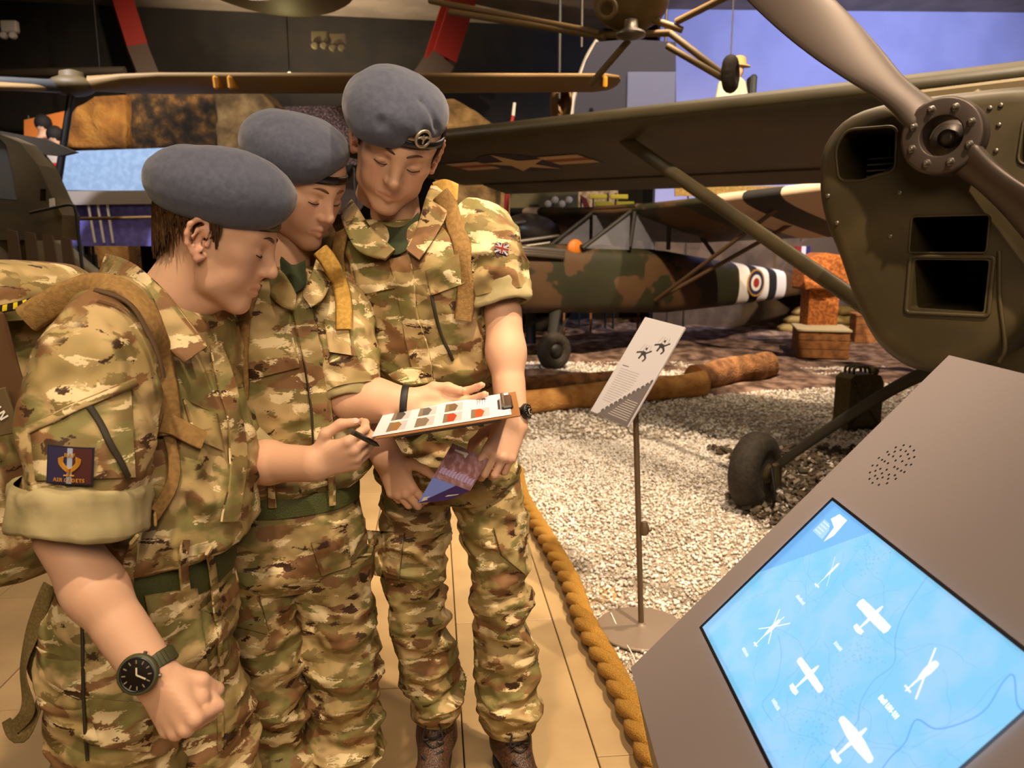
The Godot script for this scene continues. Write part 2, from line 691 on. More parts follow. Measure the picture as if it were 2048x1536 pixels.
# ---------------------------------------------------------------- materials
func make_materials() -> void:
	M.fine_noise = noise_tex(5, 0.06, 512, 4)
	folds.noise_type = FastNoiseLite.TYPE_SIMPLEX_SMOOTH
	folds.frequency = 1.0
	folds.fractal_octaves = 2
	folds.seed = 11
	M.floor_board = patchy("floor_board", [Color(0.64, 0.535, 0.38), Color(0.665, 0.56, 0.40), Color(0.69, 0.585, 0.42)], [0.2, 0.5, 0.85], 0.006, 0.8, 0.42, 0.01)
	M.floor_board.metallic_specular = 0.4
	M.dark_wall = patchy("dark_wall", [Color(0.075, 0.062, 0.045), Color(0.11, 0.09, 0.06)], [0.3, 0.7], 0.01, 0.4, 0.9)
	M.ceiling = patchy("ceiling", [Color(0.56, 0.51, 0.44), Color(0.63, 0.575, 0.50)], [0.3, 0.7], 0.008, 0.3, 0.95)
	M.lavender = patchy("lavender", [Color(0.58, 0.59, 0.75), Color(0.61, 0.62, 0.78)], [0.3, 0.7], 0.006, 0.25, 0.8)
	M.gravel_base = patchy("gravel_base", [Color(0.34, 0.29, 0.23), Color(0.66, 0.6, 0.52), Color(0.8, 0.75, 0.68)], [0.25, 0.5, 0.8], 0.08, 3.0, 0.95, 0.5)
	M.mud = patchy("mud", [Color(0.27, 0.19, 0.14), Color(0.44, 0.34, 0.28), Color(0.58, 0.48, 0.42)], [0.25, 0.5, 0.8], 0.015, 0.5, 0.9, 1.2)
	M.mulch = patchy("mulch", [Color(0.16, 0.12, 0.08), Color(0.3, 0.24, 0.17), Color(0.5, 0.42, 0.33)], [0.3, 0.55, 0.85], 0.05, 2.0, 0.95, 2.0, 0.0, 4)
	M.rope = patchy("rope", [Color(0.50, 0.34, 0.08), Color(0.64, 0.46, 0.14), Color(0.72, 0.55, 0.22)], [0.25, 0.5, 0.8], 0.08, 6.0, 0.9, 0.4)
	M.log_bark = patchy("log_bark", [Color(0.34, 0.22, 0.12), Color(0.54, 0.36, 0.2), Color(0.66, 0.47, 0.28)], [0.1, 0.5, 0.9], 0.01, 1.2, 0.9, 1.5, 0.0, 3)
	M.log_peeled = patchy("log_peeled", [Color(0.62, 0.42, 0.19), Color(0.74, 0.52, 0.26), Color(0.82, 0.62, 0.35)], [0.1, 0.5, 0.9], 0.01, 1.2, 0.8, 0.8, 0.0, 6)
	M.crate_wood = patchy("crate_wood", [Color(0.42, 0.26, 0.12), Color(0.58, 0.37, 0.18), Color(0.66, 0.45, 0.24)], [0.1, 0.5, 0.9], 0.008, 1.5, 0.8, 0.4, 0.0, 7)
	M.paper = flat("paper", Color(0.88, 0.86, 0.83), 0.7)
	M.kiosk = flat("kiosk", Color(0.505, 0.465, 0.46), 0.48)
	M.kiosk_dark = flat("kiosk_dark", Color(0.3, 0.29, 0.33), 0.6)
	M.olive = patchy("olive", [Color(0.215, 0.18, 0.095), Color(0.25, 0.21, 0.115), Color(0.29, 0.245, 0.14)], [0.2, 0.5, 0.85], 0.006, 0.8, 0.5, 0.02, 0.0, 8)
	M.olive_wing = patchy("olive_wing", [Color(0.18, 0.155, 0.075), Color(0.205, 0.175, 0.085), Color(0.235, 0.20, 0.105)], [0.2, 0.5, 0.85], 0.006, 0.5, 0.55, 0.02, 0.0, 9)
	M.rubber = patchy("rubber", [Color(0.15, 0.125, 0.09), Color(0.21, 0.175, 0.13)], [0.3, 0.7], 0.02, 3.0, 0.8, 0.2)
	M.steel = flat("steel", Color(0.5, 0.47, 0.43), 0.4, 0.8)
	M.black = flat("black", Color(0.05, 0.045, 0.04), 0.6)

# ---------------------------------------------------------------- the hall
func build_hall() -> void:
	var g := Geo.new()
	g.box(Vector3(0.5, -0.12, -5.6), Vector3(24, 0.2, 20.2))
	struct(g, "floor", flat("under_floor", Color(0.2, 0.15, 0.1), 0.9)).set_meta("kind", "structure")
	var floor_node: MeshInstance3D = get_node("floor")
	# walkway boards, long side along the rope
	var along := Vector3(0.162, 0, 1.583).normalized()
	var across := Vector3(along.z, 0, -along.x)
	var seam := Vector3(0.241, 0, -1.921)
	var W := 0.372
	var L := 1.22
	var bm := []
	for k in 3:
		var m: StandardMaterial3D = M.floor_board.duplicate()
		m.uv1_offset = Vector3(k * 0.37, k * 0.21, k * 0.53)
		m.albedo_color = [Color(1, 1, 1), Color(0.97, 0.965, 0.955), Color(1, 0.985, 0.97)][k]
		bm.append(m)
	var bg := Geo.new()
	bg.box(Vector3.ZERO, Vector3(W - 0.004, 0.02, L - 0.004), Basis(across, Vector3.UP, along), 0.002)
	var board := bg.mesh()
	for i in range(-9, 2):
		for j in range(-4, 2):
			var c: Vector3 = seam + across * ((i - 0.5) * W) + along * ((j + 0.5 - 0.33 * posmod(i, 3)) * L + 0.38)
			if i == 1 and c.z < -1.0:
				# beside the rope: narrower
				pass
			var o := MeshInstance3D.new()
			o.mesh = board
			o.material_override = bm[posmod(i * 7 + j * 3, 3)]
			o.name = "floor_board"
			floor_node.add_child(o, true)
			o.position = c + Vector3(0, -0.01, 0)
	# walls and ceiling
	g = Geo.new()
	wall_box(g, Vector3(-11, 0, -13.0), Vector3(2.6, 0, -15.2), 5.36, 0.2)
	struct(g, "wall_back", M.dark_wall)
	g = Geo.new()
	wall_box(g, Vector3(2.5, 0, -13.9), Vector3(12.4, 0, -14.2), 5.36, 0.2)
	struct(g, "wall_lavender", M.lavender)
	g = Geo.new()
	wall_box(g, Vector3(2.5, 0, -13.7), Vector3(12.4, 0, -14.0), 2.0, 0.1)
	struct(g, "wall_dado", patchy("dado", [Color(0.30, 0.24, 0.18), Color(0.37, 0.30, 0.23)], [0.3, 0.7], 0.01, 0.5, 0.9))
	g = Geo.new()
	wall_box(g, Vector3(2.55, 0, -15.2), Vector3(2.55, 0, -14.0), 5.36, 0.1)
	struct(g, "wall_return", M.dark_wall)
	g = Geo.new()
	wall_box(g, Vector3(-11, 0, 4.2), Vector3(-11, 0, -13.2), 5.36, 0.2)
	struct(g, "wall_left", M.dark_wall)
	g = Geo.new()
	wall_box(g, Vector3(12.3, 0, 4.2), Vector3(12.3, 0, -14.3), 5.36, 0.2)
	struct(g, "wall_right", M.dark_wall)
	g = Geo.new()
	wall_box(g, Vector3(-11, 0, 4.2), Vector3(12.4, 0, 4.2), 5.36, 0.2)
	struct(g, "wall_front", M.dark_wall)
	g = Geo.new()
	g.box(Vector3(0.5, 5.45, -5.6), Vector3(24, 0.2, 20.2))
	struct(g, "ceiling", M.ceiling)

func wall_box(g: Geo, a: Vector3, b: Vector3, high: float, thick: float) -> void:
	var d := (b - a).normalized()
	g.box((a + b) * 0.5 + Vector3(0, high * 0.5, 0), Vector3((b - a).length(), high, thick), Basis(d, Vector3.UP, d.cross(Vector3.UP)))

# ---------------------------------------------------------------- gravel, mud, rope
var rope_line := [Vector3(0.03, 0, -4.6), Vector3(0.058, 0, -4.088), Vector3(0.16, 0, -3.5), Vector3(0.240, 0, -3.011), Vector3(0.270, 0, -2.65), Vector3(0.325, 0, -2.33), Vector3(0.358, 0, -2.089), Vector3(0.388, 0, -1.80), Vector3(0.412, 0, -1.42)]

func rope_x(z: float) -> float:
	for i in rope_line.size() - 1:
		var a: Vector3 = rope_line[i]
		var b: Vector3 = rope_line[i + 1]
		if z >= a.z and z <= b.z:
			return lerpf(a.x, b.x, (z - a.z) / (b.z - a.z))
	return rope_line[0].x - 0.02 * (rope_line[0].z - z) if z < rope_line[0].z else 0.45

func build_ground() -> void:
	var g := Geo.new()
	var rows := []
	for j in 61:
		var z := lerpf(-0.8, -9.6, j / 60.0)
		var row := []
		for i in 51:
			var x0 := rope_x(z)
			row.append(Vector3(lerpf(x0, 8.5, i / 50.0), 0.004 + 0.012 * folds.get_noise_2d(i * 0.9, j * 1.3), z))
		rows.append(row)
	g.grid(rows, false, false, false, false)
	struct(g, "floor_gravel_bed", M.gravel_base)
	# loose pebbles
	var pg := Geo.new()
	pg.ball(Vector3.ZERO, Vector3(0.5, 0.32, 0.42), Basis.IDENTITY, 6, 4)
	for i in pg.v.size():
		var p := pg.v[i]
		pg.v[i] = p * (1.0 + 0.25 * folds.get_noise_3dv(p * 3.0))
	var rng := RandomNumberGenerator.new()
	rng.seed = 4
	var xf := []
	var cols := []
	var tones := [Color(0.66, 0.61, 0.54), Color(0.76, 0.72, 0.66), Color(0.55, 0.48, 0.4), Color(0.62, 0.52, 0.4), Color(0.82, 0.79, 0.74), Color(0.40, 0.33, 0.26), Color(0.7, 0.64, 0.55)]
	for k in 62000:
		var near := k < 36000
		var z := -1.6 - (3.9 * sqrt(rng.randf()) if near else 3.6 + 4.2 * rng.randf())
		var x := rope_x(z) + 0.03 + rng.randf() * (2.6 if near else 6.5)
		var s := rng.randf_range(0.011, 0.021) if near else rng.randf_range(0.018, 0.034)
		var b := Basis.from_euler(Vector3(rng.randf_range(-0.5, 0.5), rng.randf() * TAU, rng.randf_range(-0.5, 0.5))).scaled(Vector3.ONE * s)
		xf.append(Transform3D(b, Vector3(x, 0.008 + s * 0.15 + rng.randf() * 0.006, z)))
		cols.append(tones[rng.randi() % tones.size()] * rng.randf_range(0.85, 1.08))
	var mm := MultiMesh.new()
	mm.transform_format = MultiMesh.TRANSFORM_3D
	mm.use_colors = true
	mm.mesh = pg.mesh()
	mm.instance_count = xf.size()
	for i in xf.size():
		mm.set_instance_transform(i, xf[i])
		mm.set_instance_color(i, cols[i])
	var mi := MultiMeshInstance3D.new()
	mi.multimesh = mm
	var pm := mat(Color.WHITE, 0.9)
	pm.vertex_color_use_as_albedo = true
	mi.material_override = pm
	mi.name = "gravel"
	add_child(mi)
	tag(mi, "pale crushed gravel covering the display bed beside the rope", "gravel", "", "stuff")
	# rutted earth under the far aircraft
	g = Geo.new()
	rows = []
	for j in 61:
		var row := []
		for i in 91:
			var x := lerpf(-1.2, 8.0, i / 90.0)
			var z := lerpf(-6.55, -15.0, j / 60.0) - 0.28 * maxf(x - 0.1, 0.0) * (1.0 - j / 60.0)
			var y := 0.03 + 0.05 * folds.get_noise_2d(x * 0.8, z * 1.1) + 0.06 * folds.get_noise_2d(x * 0.35 + 9.0, z * 2.2)
			row.append(Vector3(x, maxf(y, -0.02) if j > 1 else -0.03, z))
		rows.append(row)
	g.grid(rows, false, false, false, false)
	struct(g, "floor_earth", M.mud)
	# dark bark mulch under the near aircraft: chips too many to count
	rng.seed = 9
	g = Geo.new()
	for k in 5200:
		var z := -2.6 - rng.randf() * 2.6
		var x := 1.28 + 0.10 * (z + 3.6) * -1.0 + rng.randf() * 1.9 + 0.12 * sin(z * 5.0)
		var s := rng.randf_range(0.012, 0.035)
		var b := Basis.from_euler(Vector3(rng.randf_range(-0.7, 0.7), rng.randf() * TAU, rng.randf_range(-0.7, 0.7)))
		var n := g.v.size()
		g.box(Vector3(x, 0.012 + rng.randf() * 0.045, z), Vector3(s * 1.6, s * 0.5, s), b)
		var tone: Color = [Color(0.05, 0.036, 0.022), Color(0.1, 0.075, 0.05), Color(0.22, 0.18, 0.13), Color(0.075, 0.05, 0.03)][rng.randi() % 4]
		g.paint(n, tone)
	var chips := mat(Color.WHITE, 0.95)
	chips.vertex_color_use_as_albedo = true
	var mo := put(g, "bark_mulch", chips)
	tag(mo, "dark bark mulch strewn over the gravel under the near aircraft", "mulch", "", "stuff")
	# the rope: three laid strands
	var t := thing("border_rope", "thick ochre laid rope edging the gravel beside the walkway", "rope", Vector3(0.36, 0, -2.1))
	var path := curve(rope_line, 160)
	for strand in 3:
		var sp := []
		var rr := []
		var run := 0.0
		for i in 641:
			var c: Vector3 = seg_lerp(path, i / 640.0)
			var c2: Vector3 = seg_lerp(path, minf((i + 1) / 640.0, 1.0))
			var dir := (c2 - c).normalized() if i < 640 else Vector3(0, 0, 1)
			run += (c2 - c).length()
			var side := dir.cross(Vector3.UP).normalized()
			var a := run / 0.105 * TAU / 3.0 * 1.0 + strand * TAU / 3.0
			sp.append(c + Vector3(0, 0.046, 0) + (side * cos(a) + Vector3.UP * sin(a)) * 0.019)
			rr.append(0.0245)
		var sg := Geo.new()
		sg.tube(sp, rr, 9)
		put_world(sg, "strand", M.rope, t)

# ---------------------------------------------------------------- kiosk
var KP := Vector3(0.2196, 0.647, -1.3)
var KU := Vector3(0.6729, 0.7397, 0.0)
var KW := Vector3(0, 0, 1)
var KN := Vector3(-0.7397, 0.6729, 0.0)

func kp(u: float, w: float, n := 0.0) -> Vector3:
	return KP + KU * u + KW * w + KN * n

func fill_poly(im: Image, pts: Array, c: Color) -> void:
	var lo := INF
	var hi := -INF
	for p in pts:
		lo = minf(lo, p.y)
		hi = maxf(hi, p.y)
	for y in range(maxi(0, int(lo)), mini(im.get_height() - 1, int(hi)) + 1):
		var xs := []
		for i in pts.size():
			var a: Vector2 = pts[i]
			var b: Vector2 = pts[(i + 1) % pts.size()]
			if (a.y <= y + 0.5) != (b.y <= y + 0.5):
				xs.append(a.x + (y + 0.5 - a.y) / (b.y - a.y) * (b.x - a.x))
		xs.sort()
		for k in range(0, xs.size() - 1, 2):
			for x in range(maxi(0, int(round(xs[k]))), mini(im.get_width(), int(round(xs[k + 1])))):
				im.set_pixel(x, y, im.get_pixel(x, y).lerp(Color(c.r, c.g, c.b), c.a))

func stroke(im: Image, pts: Array, wide: float, c: Color) -> void:
	for i in pts.size() - 1:
		var a: Vector2 = pts[i]
		var b: Vector2 = pts[i + 1]
		var n := (b - a).orthogonal().normalized() * wide * 0.5
		fill_poly(im, [a + n, b + n, b - n, a - n], c)

func screen_picture() -> ImageTexture:
	# one pixel = 0.4 mm of glass; x runs along the lettering, y down the screen
	var im := Image.create(1356, 770, false, Image.FORMAT_RGB8)
	im.fill(Color(0.585, 0.80, 0.955))
	var S := func(u: float, w: float) -> Vector2: return Vector2((w - 0.071) / 0.0004, (0.469 - u) / 0.0004)
	var n := FastNoiseLite.new()
	n.seed = 3
	n.frequency = 0.004
	n.fractal_octaves = 4
	for y in 770:
		for x in 1356:
			var k := n.get_noise_2d(x, y)
			var c := Color(0.60, 0.80, 0.965).lerp(Color(0.50, 0.785, 0.93), clampf(k * 1.6 + 0.45, 0.0, 1.0))
			im.set_pixel(x, y, c)
	# darker corner behind the emblem
	fill_poly(im, [S.call(0.469, 0.071), S.call(0.469, 0.215), S.call(0.295, 0.071)], Color(0.42, 0.68, 0.94, 0.8))
	# map texture: field lines, lanes and built-up blocks
	var rng := RandomNumberGenerator.new()
	rng.seed = 21
	var ink := Color(0.36, 0.64, 0.9, 0.5)
	for k in 46:
		var p := Vector2(rng.randf() * 1356, rng.randf() * 770)
		var a := rng.randf() * TAU
		var pts := [p]
		for j in 14:
			a += rng.randf_range(-0.5, 0.5)
			p += Vector2(cos(a), sin(a)) * 22.0
			pts.append(p)
		stroke(im, pts, 1.6, ink)
	for k in 420:
		var c: Vector2 = [S.call(0.225, 0.43), S.call(0.34, 0.39), S.call(0.44, 0.26), S.call(0.27, 0.40), S.call(0.20, 0.50)][k % 5] + Vector2(rng.randfn(0, 52), rng.randfn(0, 36))
		var s := rng.randf_range(3, 9)
		fill_poly(im, [c, c + Vector2(s, 0), c + Vector2(s, s * 0.7), c + Vector2(0, s * 0.7)], Color(0.33, 0.62, 0.92, 0.28))
	var river := []
	for q in [[0.469, 0.37], [0.414, 0.39], [0.384, 0.413], [0.361, 0.444], [0.329, 0.442], [0.3, 0.454], [0.282, 0.473], [0.25, 0.48], [0.16, 0.50]]:
		river.append(S.call(q[0], q[1]))
	stroke(im, curve(river, 60), 3.0, Color(0.33, 0.6, 0.9, 0.7))
	river = []
	for q in [[0.2, 0.575], [0.279, 0.547], [0.311, 0.543], [0.337, 0.53], [0.347, 0.557], [0.375, 0.575], [0.4, 0.58], [0.433, 0.569], [0.443, 0.573], [0.425, 0.599], [0.423, 0.613]]:
		river.append(S.call(q[0], q[1]))
	stroke(im, curve(river, 80), 4.0, Color(0.3, 0.58, 0.9, 0.8))
	river = []
	for q in [[0.263, 0.24], [0.25, 0.28], [0.22, 0.32], [0.19, 0.33], [0.19, 0.37]]:
		river.append(S.call(q[0], q[1]))
	stroke(im, curve(river, 40), 2.4, Color(0.34, 0.62, 0.92, 0.6))
	var white := Color(1, 1, 1, 1)
	# emblem: a fin shape with a block of small print
	fill_poly(im, [S.call(0.444, 0.109), S.call(0.459, 0.117), S.call(0.459, 0.146), S.call(0.427, 0.151), S.call(0.409, 0.143), S.call(0.437, 0.134), S.call(0.441, 0.12)], white)
	fill_poly(im, [S.call(0.437, 0.096), S.call(0.437, 0.117), S.call(0.428, 0.131), S.call(0.41, 0.135), S.call(0.41, 0.096)], Color(1, 1, 1, 0.42))
	for k in 4:
		stroke(im, [S.call(0.433 - k * 0.006, 0.099), S.call(0.433 - k * 0.006, 0.124 - k * 0.001)], 4.0, Color(1, 1, 1, 0.75))
	# small captions under the symbols
	for q in [[0.3225, 0.199, 0.229], [0.206, 0.2, 0.226], [0.322, 0.34, 0.363], [0.206, 0.338, 0.364], [0.2, 0.478, 0.505]]:
		var x0: float = q[1]
		while x0 < q[2] - 0.002:
			var wl := rng.randf_range(0.0018, 0.0032)
			var hgt := rng.randf_range(0.0042, 0.0062)
			fill_poly(im, [S.call(q[0] - 0.003, x0), S.call(q[0] - 0.003, x0 + wl), S.call(q[0] - 0.003 + hgt, x0 + wl), S.call(q[0] - 0.003 + hgt, x0)], Color(1, 1, 1, 0.9))
			x0 += wl + 0.0009
	var aeroplane := func(cu: float, cw: float, span: float, chord: float, nose: float, tail: float, taper: float) -> void:
		fill_poly(im, [S.call(cu + chord * 0.5, cw - span * 0.12), S.call(cu + chord * 0.5, cw + span * 0.12), S.call(cu + chord * 0.5 * taper, cw + span * 0.47), S.call(cu, cw + span * 0.5), S.call(cu - chord * 0.5 * taper, cw + span * 0.47), S.call(cu - chord * 0.5, cw + span * 0.12), S.call(cu - chord * 0.5, cw - span * 0.12), S.call(cu - chord * 0.5 * taper, cw - span * 0.47), S.call(cu, cw - span * 0.5), S.call(cu + chord * 0.5 * taper, cw - span * 0.47)], white)
		fill_poly(im, [S.call(cu + nose, cw - 0.0016), S.call(cu + nose, cw + 0.0016), S.call(cu + 0.004, cw + 0.0045), S.call(cu - 0.01, cw + 0.003), S.call(cu - tail, cw + 0.0012), S.call(cu - tail, cw - 0.0012), S.call(cu - 0.01, cw - 0.003), S.call(cu + 0.004, cw - 0.0045)], white)
		fill_poly(im, [S.call(cu - tail + 0.004, cw - 0.011), S.call(cu - tail + 0.004, cw + 0.011), S.call(cu - tail - 0.002, cw + 0.0115), S.call(cu - tail - 0.004, cw + 0.002), S.call(cu - tail - 0.004, cw - 0.002), S.call(cu - tail - 0.002, cw - 0.0115)], white)
	aeroplane.call(0.3835, 0.3535, 0.084, 0.0145, 0.018, 0.027, 0.9)
	aeroplane.call(0.268, 0.3525, 0.082, 0.011, 0.017, 0.030, 0.85)
	aeroplane.call(0.269, 0.4905, 0.084, 0.0155, 0.018, 0.032, 0.55)
	var copter := func(nu: float, nw: float, tu: float, tw: float, wide: float, blades: Array, hub_u: float, hub_w: float) -> void:
		var dir := Vector2(tw - nw, tu - nu)
		var L := dir.length()
		dir /= L
		var sd := Vector2(-dir.y, dir.x)
		var pl := []
		for q in [[0.0, 0.25], [0.06, 0.42], [0.3, 0.5], [0.5, 0.32], [0.6, 0.14], [1.0, 0.08], [1.0, -0.08], [0.6, -0.14], [0.5, -0.32], [0.3, -0.5], [0.06, -0.42], [0.0, -0.25]]:
			var p: Vector2 = Vector2(nw, nu) + dir * (L * q[0]) + sd * (wide * q[1])
			pl.append(S.call(p.y, p.x))
		fill_poly(im, pl, white)
		var p1 := Vector2(tw, tu) - dir * 0.004
		stroke(im, [S.call(p1.y + sd.y * 0.007, p1.x + sd.x * 0.007), S.call(p1.y - sd.y * 0.007, p1.x - sd.x * 0.007)], 7.0, white)
		for b in blades:
			stroke(im, [S.call(hub_u, hub_w), S.call(hub_u + b[0], hub_w + b[1])], b[2], white)
	copter.call(0.402, 0.2145, 0.351, 0.2165, 0.006, [[0.02, -0.02, 2.0], [-0.02, 0.02, 2.0]], 0.385, 0.215)
	copter.call(0.279, 0.2145, 0.222, 0.2165, 0.010, [[0.025, -0.021, 5.0], [0.025, 0.024, 5.0], [-0.02, 0.024, 5.0], [-0.02, -0.022, 5.0], [0.024, 0.002, 5.0]], 0.263, 0.2145)
	copter.call(0.399, 0.489, 0.349, 0.4885, 0.013, [[0.028, -0.018, 7.0], [-0.029, 0.019, 7.0]], 0.381, 0.489)
	im.generate_mipmaps()
	return ImageTexture.create_from_image(im)

func build_kiosk() -> void:
	var t := thing("information_kiosk", "grey slanted touchscreen kiosk with perforated speaker and a lit blue map", "kiosk", Vector3(0.5, 0, -0.9))
	var g := Geo.new()
	var z0 := -1.3
	var deep := 0.92
	# body under the sloping top
	g.prism(Vector3(0, 0, z0), Vector3.RIGHT, Vector3.UP, Vector3(0, 0, 1), [Vector2(0.2215, 0.6445), Vector2(0.7495, 1.224), Vector2(0.79, 1.19), Vector2(0.79, 0.06), Vector2(0.33, 0.06), Vector2(0.33, 0.40), Vector2(0.262, 0.46), Vector2(0.2275, 0.62)], deep)
	put_world(g, "body", M.kiosk, t)
	g = Geo.new()
	g.box(Vector3(0.56, 0.03, z0 + deep * 0.5), Vector3(0.5, 0.06, deep - 0.04), Basis.IDENTITY, 0.004)
	put_world(g, "plinth", M.kiosk_dark, t)
	# sloping top sheet with the screen opening and the speaker holes
	var cs := CSGCombiner3D.new()
	cs.name = "top_panel"
	t.add_child(cs)
	var inv := t.global_transform.affine_inverse()
	cs.transform = inv * Transform3D(Basis(KU, KN, KW), KP)
	var sheet := CSGBox3D.new()
	sheet.size = Vector3(0.785, 0.003, deep)
	sheet.position = Vector3(0.3925, 0.0005, deep * 0.5)
	sheet.material = M.kiosk
	cs.add_child(sheet)
	var hole := CSGBox3D.new()
	hole.operation = CSGShape3D.OPERATION_SUBTRACTION
	hole.size = Vector3(0.314, 0.05, 0.548)
	hole.position = Vector3(0.315, 0, 0.342)
	hole.material = M.black
	cs.add_child(hole)
	for q in SPEAKER_HOLES:
		var c := CSGCylinder3D.new()
		c.operation = CSGShape3D.OPERATION_SUBTRACTION
		c.radius = 0.0023
		c.height = 0.03
		c.sides = 12
		c.material = M.black
		c.position = Vector3(q.x, 0, q.y)
		cs.add_child(c)
	g = Geo.new()
	g.box(kp(0.5705, 0.1225, -0.0012), Vector3(0.1, 0.0006, 0.1), Basis(KU, KN, KW))
	put_world(g, "speaker_cloth", M.black, t)
	# bezel and glass
	g = Geo.new()
	for q in [[0.1590, 0.342, 0.005, 0.548], [0.4710, 0.342, 0.005, 0.548], [0.315, 0.0695, 0.314, 0.004], [0.315, 0.6145, 0.314, 0.004]]:
		g.box(kp(q[0], q[1], 0.0008), Vector3(q[2], 0.003, q[3]), Basis(KU, KN, KW))
	put_world(g, "screen_bezel", flat("bezel", Color(0.03, 0.03, 0.05), 0.3), t)
	g = Geo.new()
	g.quad(kp(0.469, 0.071, 0.0003), kp(0.469, 0.6134, 0.0003), kp(0.161, 0.6134, 0.0003), kp(0.161, 0.071, 0.0003))
	g.uv = PackedVector2Array([Vector2(0, 0), Vector2(1, 0), Vector2(1, 1), Vector2(0, 1)])
	var sm := mat(Color(0.02, 0.02, 0.03), 0.25)
	sm.emission_enabled = true
	sm.emission_texture = screen_picture()
	sm.emission_energy_multiplier = SCREEN_GLOW
	sm.emission_operator = BaseMaterial3D.EMISSION_OP_MULTIPLY
	sm.emission = Color.WHITE
	put_world(g, "screen", sm, t, "lit blue map with white aircraft symbols")
	var l := AreaLight3D.new()
	l.name = "screen_light"
	l.area_size = Vector2(0.3, 0.54)
	l.light_color = Color(0.62, 0.82, 1.0)
	l.light_energy = 0.12
	l.area_range = 8.0
	l.shadow_enabled = true
	t.add_child(l)
	l.transform = inv * Transform3D(Basis(KU, KW, KN), kp(0.315, 0.342, 0.01))
	# caption lettering on the map
	var tm := TextMesh.new()
	var font := SystemFont.new()
	font.font_names = PackedStringArray(["Droid Sans"])
	tm.font = font
	tm.text = "Bell UH-1H"
	tm.font_size = 32
	tm.pixel_size = 0.00027
	tm.depth = 0.0003
	var lm := lamp_material(Color.WHITE, SCREEN_GLOW)
	var o := put(tm, "caption", lm, t)
	o.transform = inv * Transform3D(Basis(KW, KU, KN), kp(0.3225, 0.4895, 0.0008))

const SCREEN_GLOW := 1.0
const SPEAKER_HOLES := [Vector2(0.599, 0.094), Vector2(0.608, 0.106), Vector2(0.611, 0.122), Vector2(0.608, 0.138), Vector2(0.599, 0.152), Vector2(0.599, 0.110), Vector2(0.601, 0.123), Vector2(0.598, 0.134), Vector2(0.593, 0.145), Vector2(0.586, 0.161), Vector2(0.590, 0.123), Vector2(0.584, 0.137), Vector2(0.582, 0.152), Vector2(0.586, 0.086), Vector2(0.583, 0.095), Vector2(0.592, 0.101), Vector2(0.584, 0.108), Vector2(0.580, 0.122), Vector2(0.570, 0.081), Vector2(0.570, 0.092), Vector2(0.570, 0.101), Vector2(0.570, 0.112), Vector2(0.570, 0.133), Vector2(0.570, 0.143), Vector2(0.570, 0.154), Vector2(0.571, 0.163), Vector2(0.554, 0.084), Vector2(0.558, 0.094), Vector2(0.556, 0.108), Vector2(0.560, 0.123), Vector2(0.549, 0.102), Vector2(0.542, 0.094), Vector2(0.551, 0.121), Vector2(0.555, 0.138), Vector2(0.542, 0.112), Vector2(0.533, 0.107), Vector2(0.540, 0.123), Vector2(0.546, 0.131), Vector2(0.549, 0.145), Vector2(0.559, 0.151), Vector2(0.555, 0.160), Vector2(0.530, 0.122), Vector2(0.533, 0.139), Vector2(0.542, 0.152)]

# ---------------------------------------------------------------- reading panel on its stand
func sign_picture() -> ImageTexture:
	var im := Image.create(320, 640, false, Image.FORMAT_RGB8)
	im.fill(Color(0.64, 0.62, 0.63))
	fill_poly(im, [Vector2(320, 350), Vector2(320, 640), Vector2(60, 640)], Color(0.33, 0.30, 0.295, 1))
	# row of rooftops along the slope
	var rng := RandomNumberGenerator.new()
	rng.seed = 2
	for k in 12:
		var f := k / 12.0
		var p := Vector2(318 - 250 * f, 356 + 276 * f)
		fill_poly(im, [p + Vector2(-16, 8), p + Vector2(-16, -6 + 3 * (k % 3)), p + Vector2(-6, -13), p + Vector2(4, -8), p + Vector2(4, 10)], Color(0.28, 0.255, 0.25, 1))
	# two jumping figures with packs and trailing lines
	for q in [[Vector2(140, 215), 1.25], [Vector2(238, 142), 1.25]]:
		var c: Vector2 = q[0]
		var s: float = q[1]
		var dk := Color(0.13, 0.12, 0.12, 1)
		for limb in [[Vector2(-12, -4), Vector2(18, 2), 20.0], [Vector2(-12, -6), Vector2(-42, 4), 9.0], [Vector2(16, -4), Vector2(42, -22), 9.0], [Vector2(14, 4), Vector2(30, 22), 11.0], [Vector2(30, 22), Vector2(20, 38), 9.0], [Vector2(-4, 6), Vector2(-10, 30), 11.0], [Vector2(4, -20), Vector2(4, -32), 12.0]]:
			stroke(im, [c + limb[0] * s, c + limb[1] * s], limb[2] * s, dk)
		for j in 4:
			stroke(im, [c + Vector2(-30 + j * 20, -10) * s, c + Vector2(-18 + j * 14, -46) * s], 2.0, Color(0.3, 0.28, 0.28, 1))
	# heading and lines of print
	stroke(im, [Vector2(40, 318), Vector2(92, 318)], 6.0, Color(0.3, 0.29, 0.29, 1))
	for k in 15:
		stroke(im, [Vector2(40, 340 + k * 15), Vector2(minf(190.0, 270.0 - k * 12.0) + rng.randf() * 16 , 340 + k * 15)], 3.4, Color(0.5, 0.485, 0.485, 1))
	for k in 9:
		stroke(im, [Vector2(216 - k * 10, 500 + k * 14), Vector2(300, 500 + k * 14)], 3.4, Color(0.62, 0.59, 0.57, 1))
	return ImageTexture.create_from_image(im)

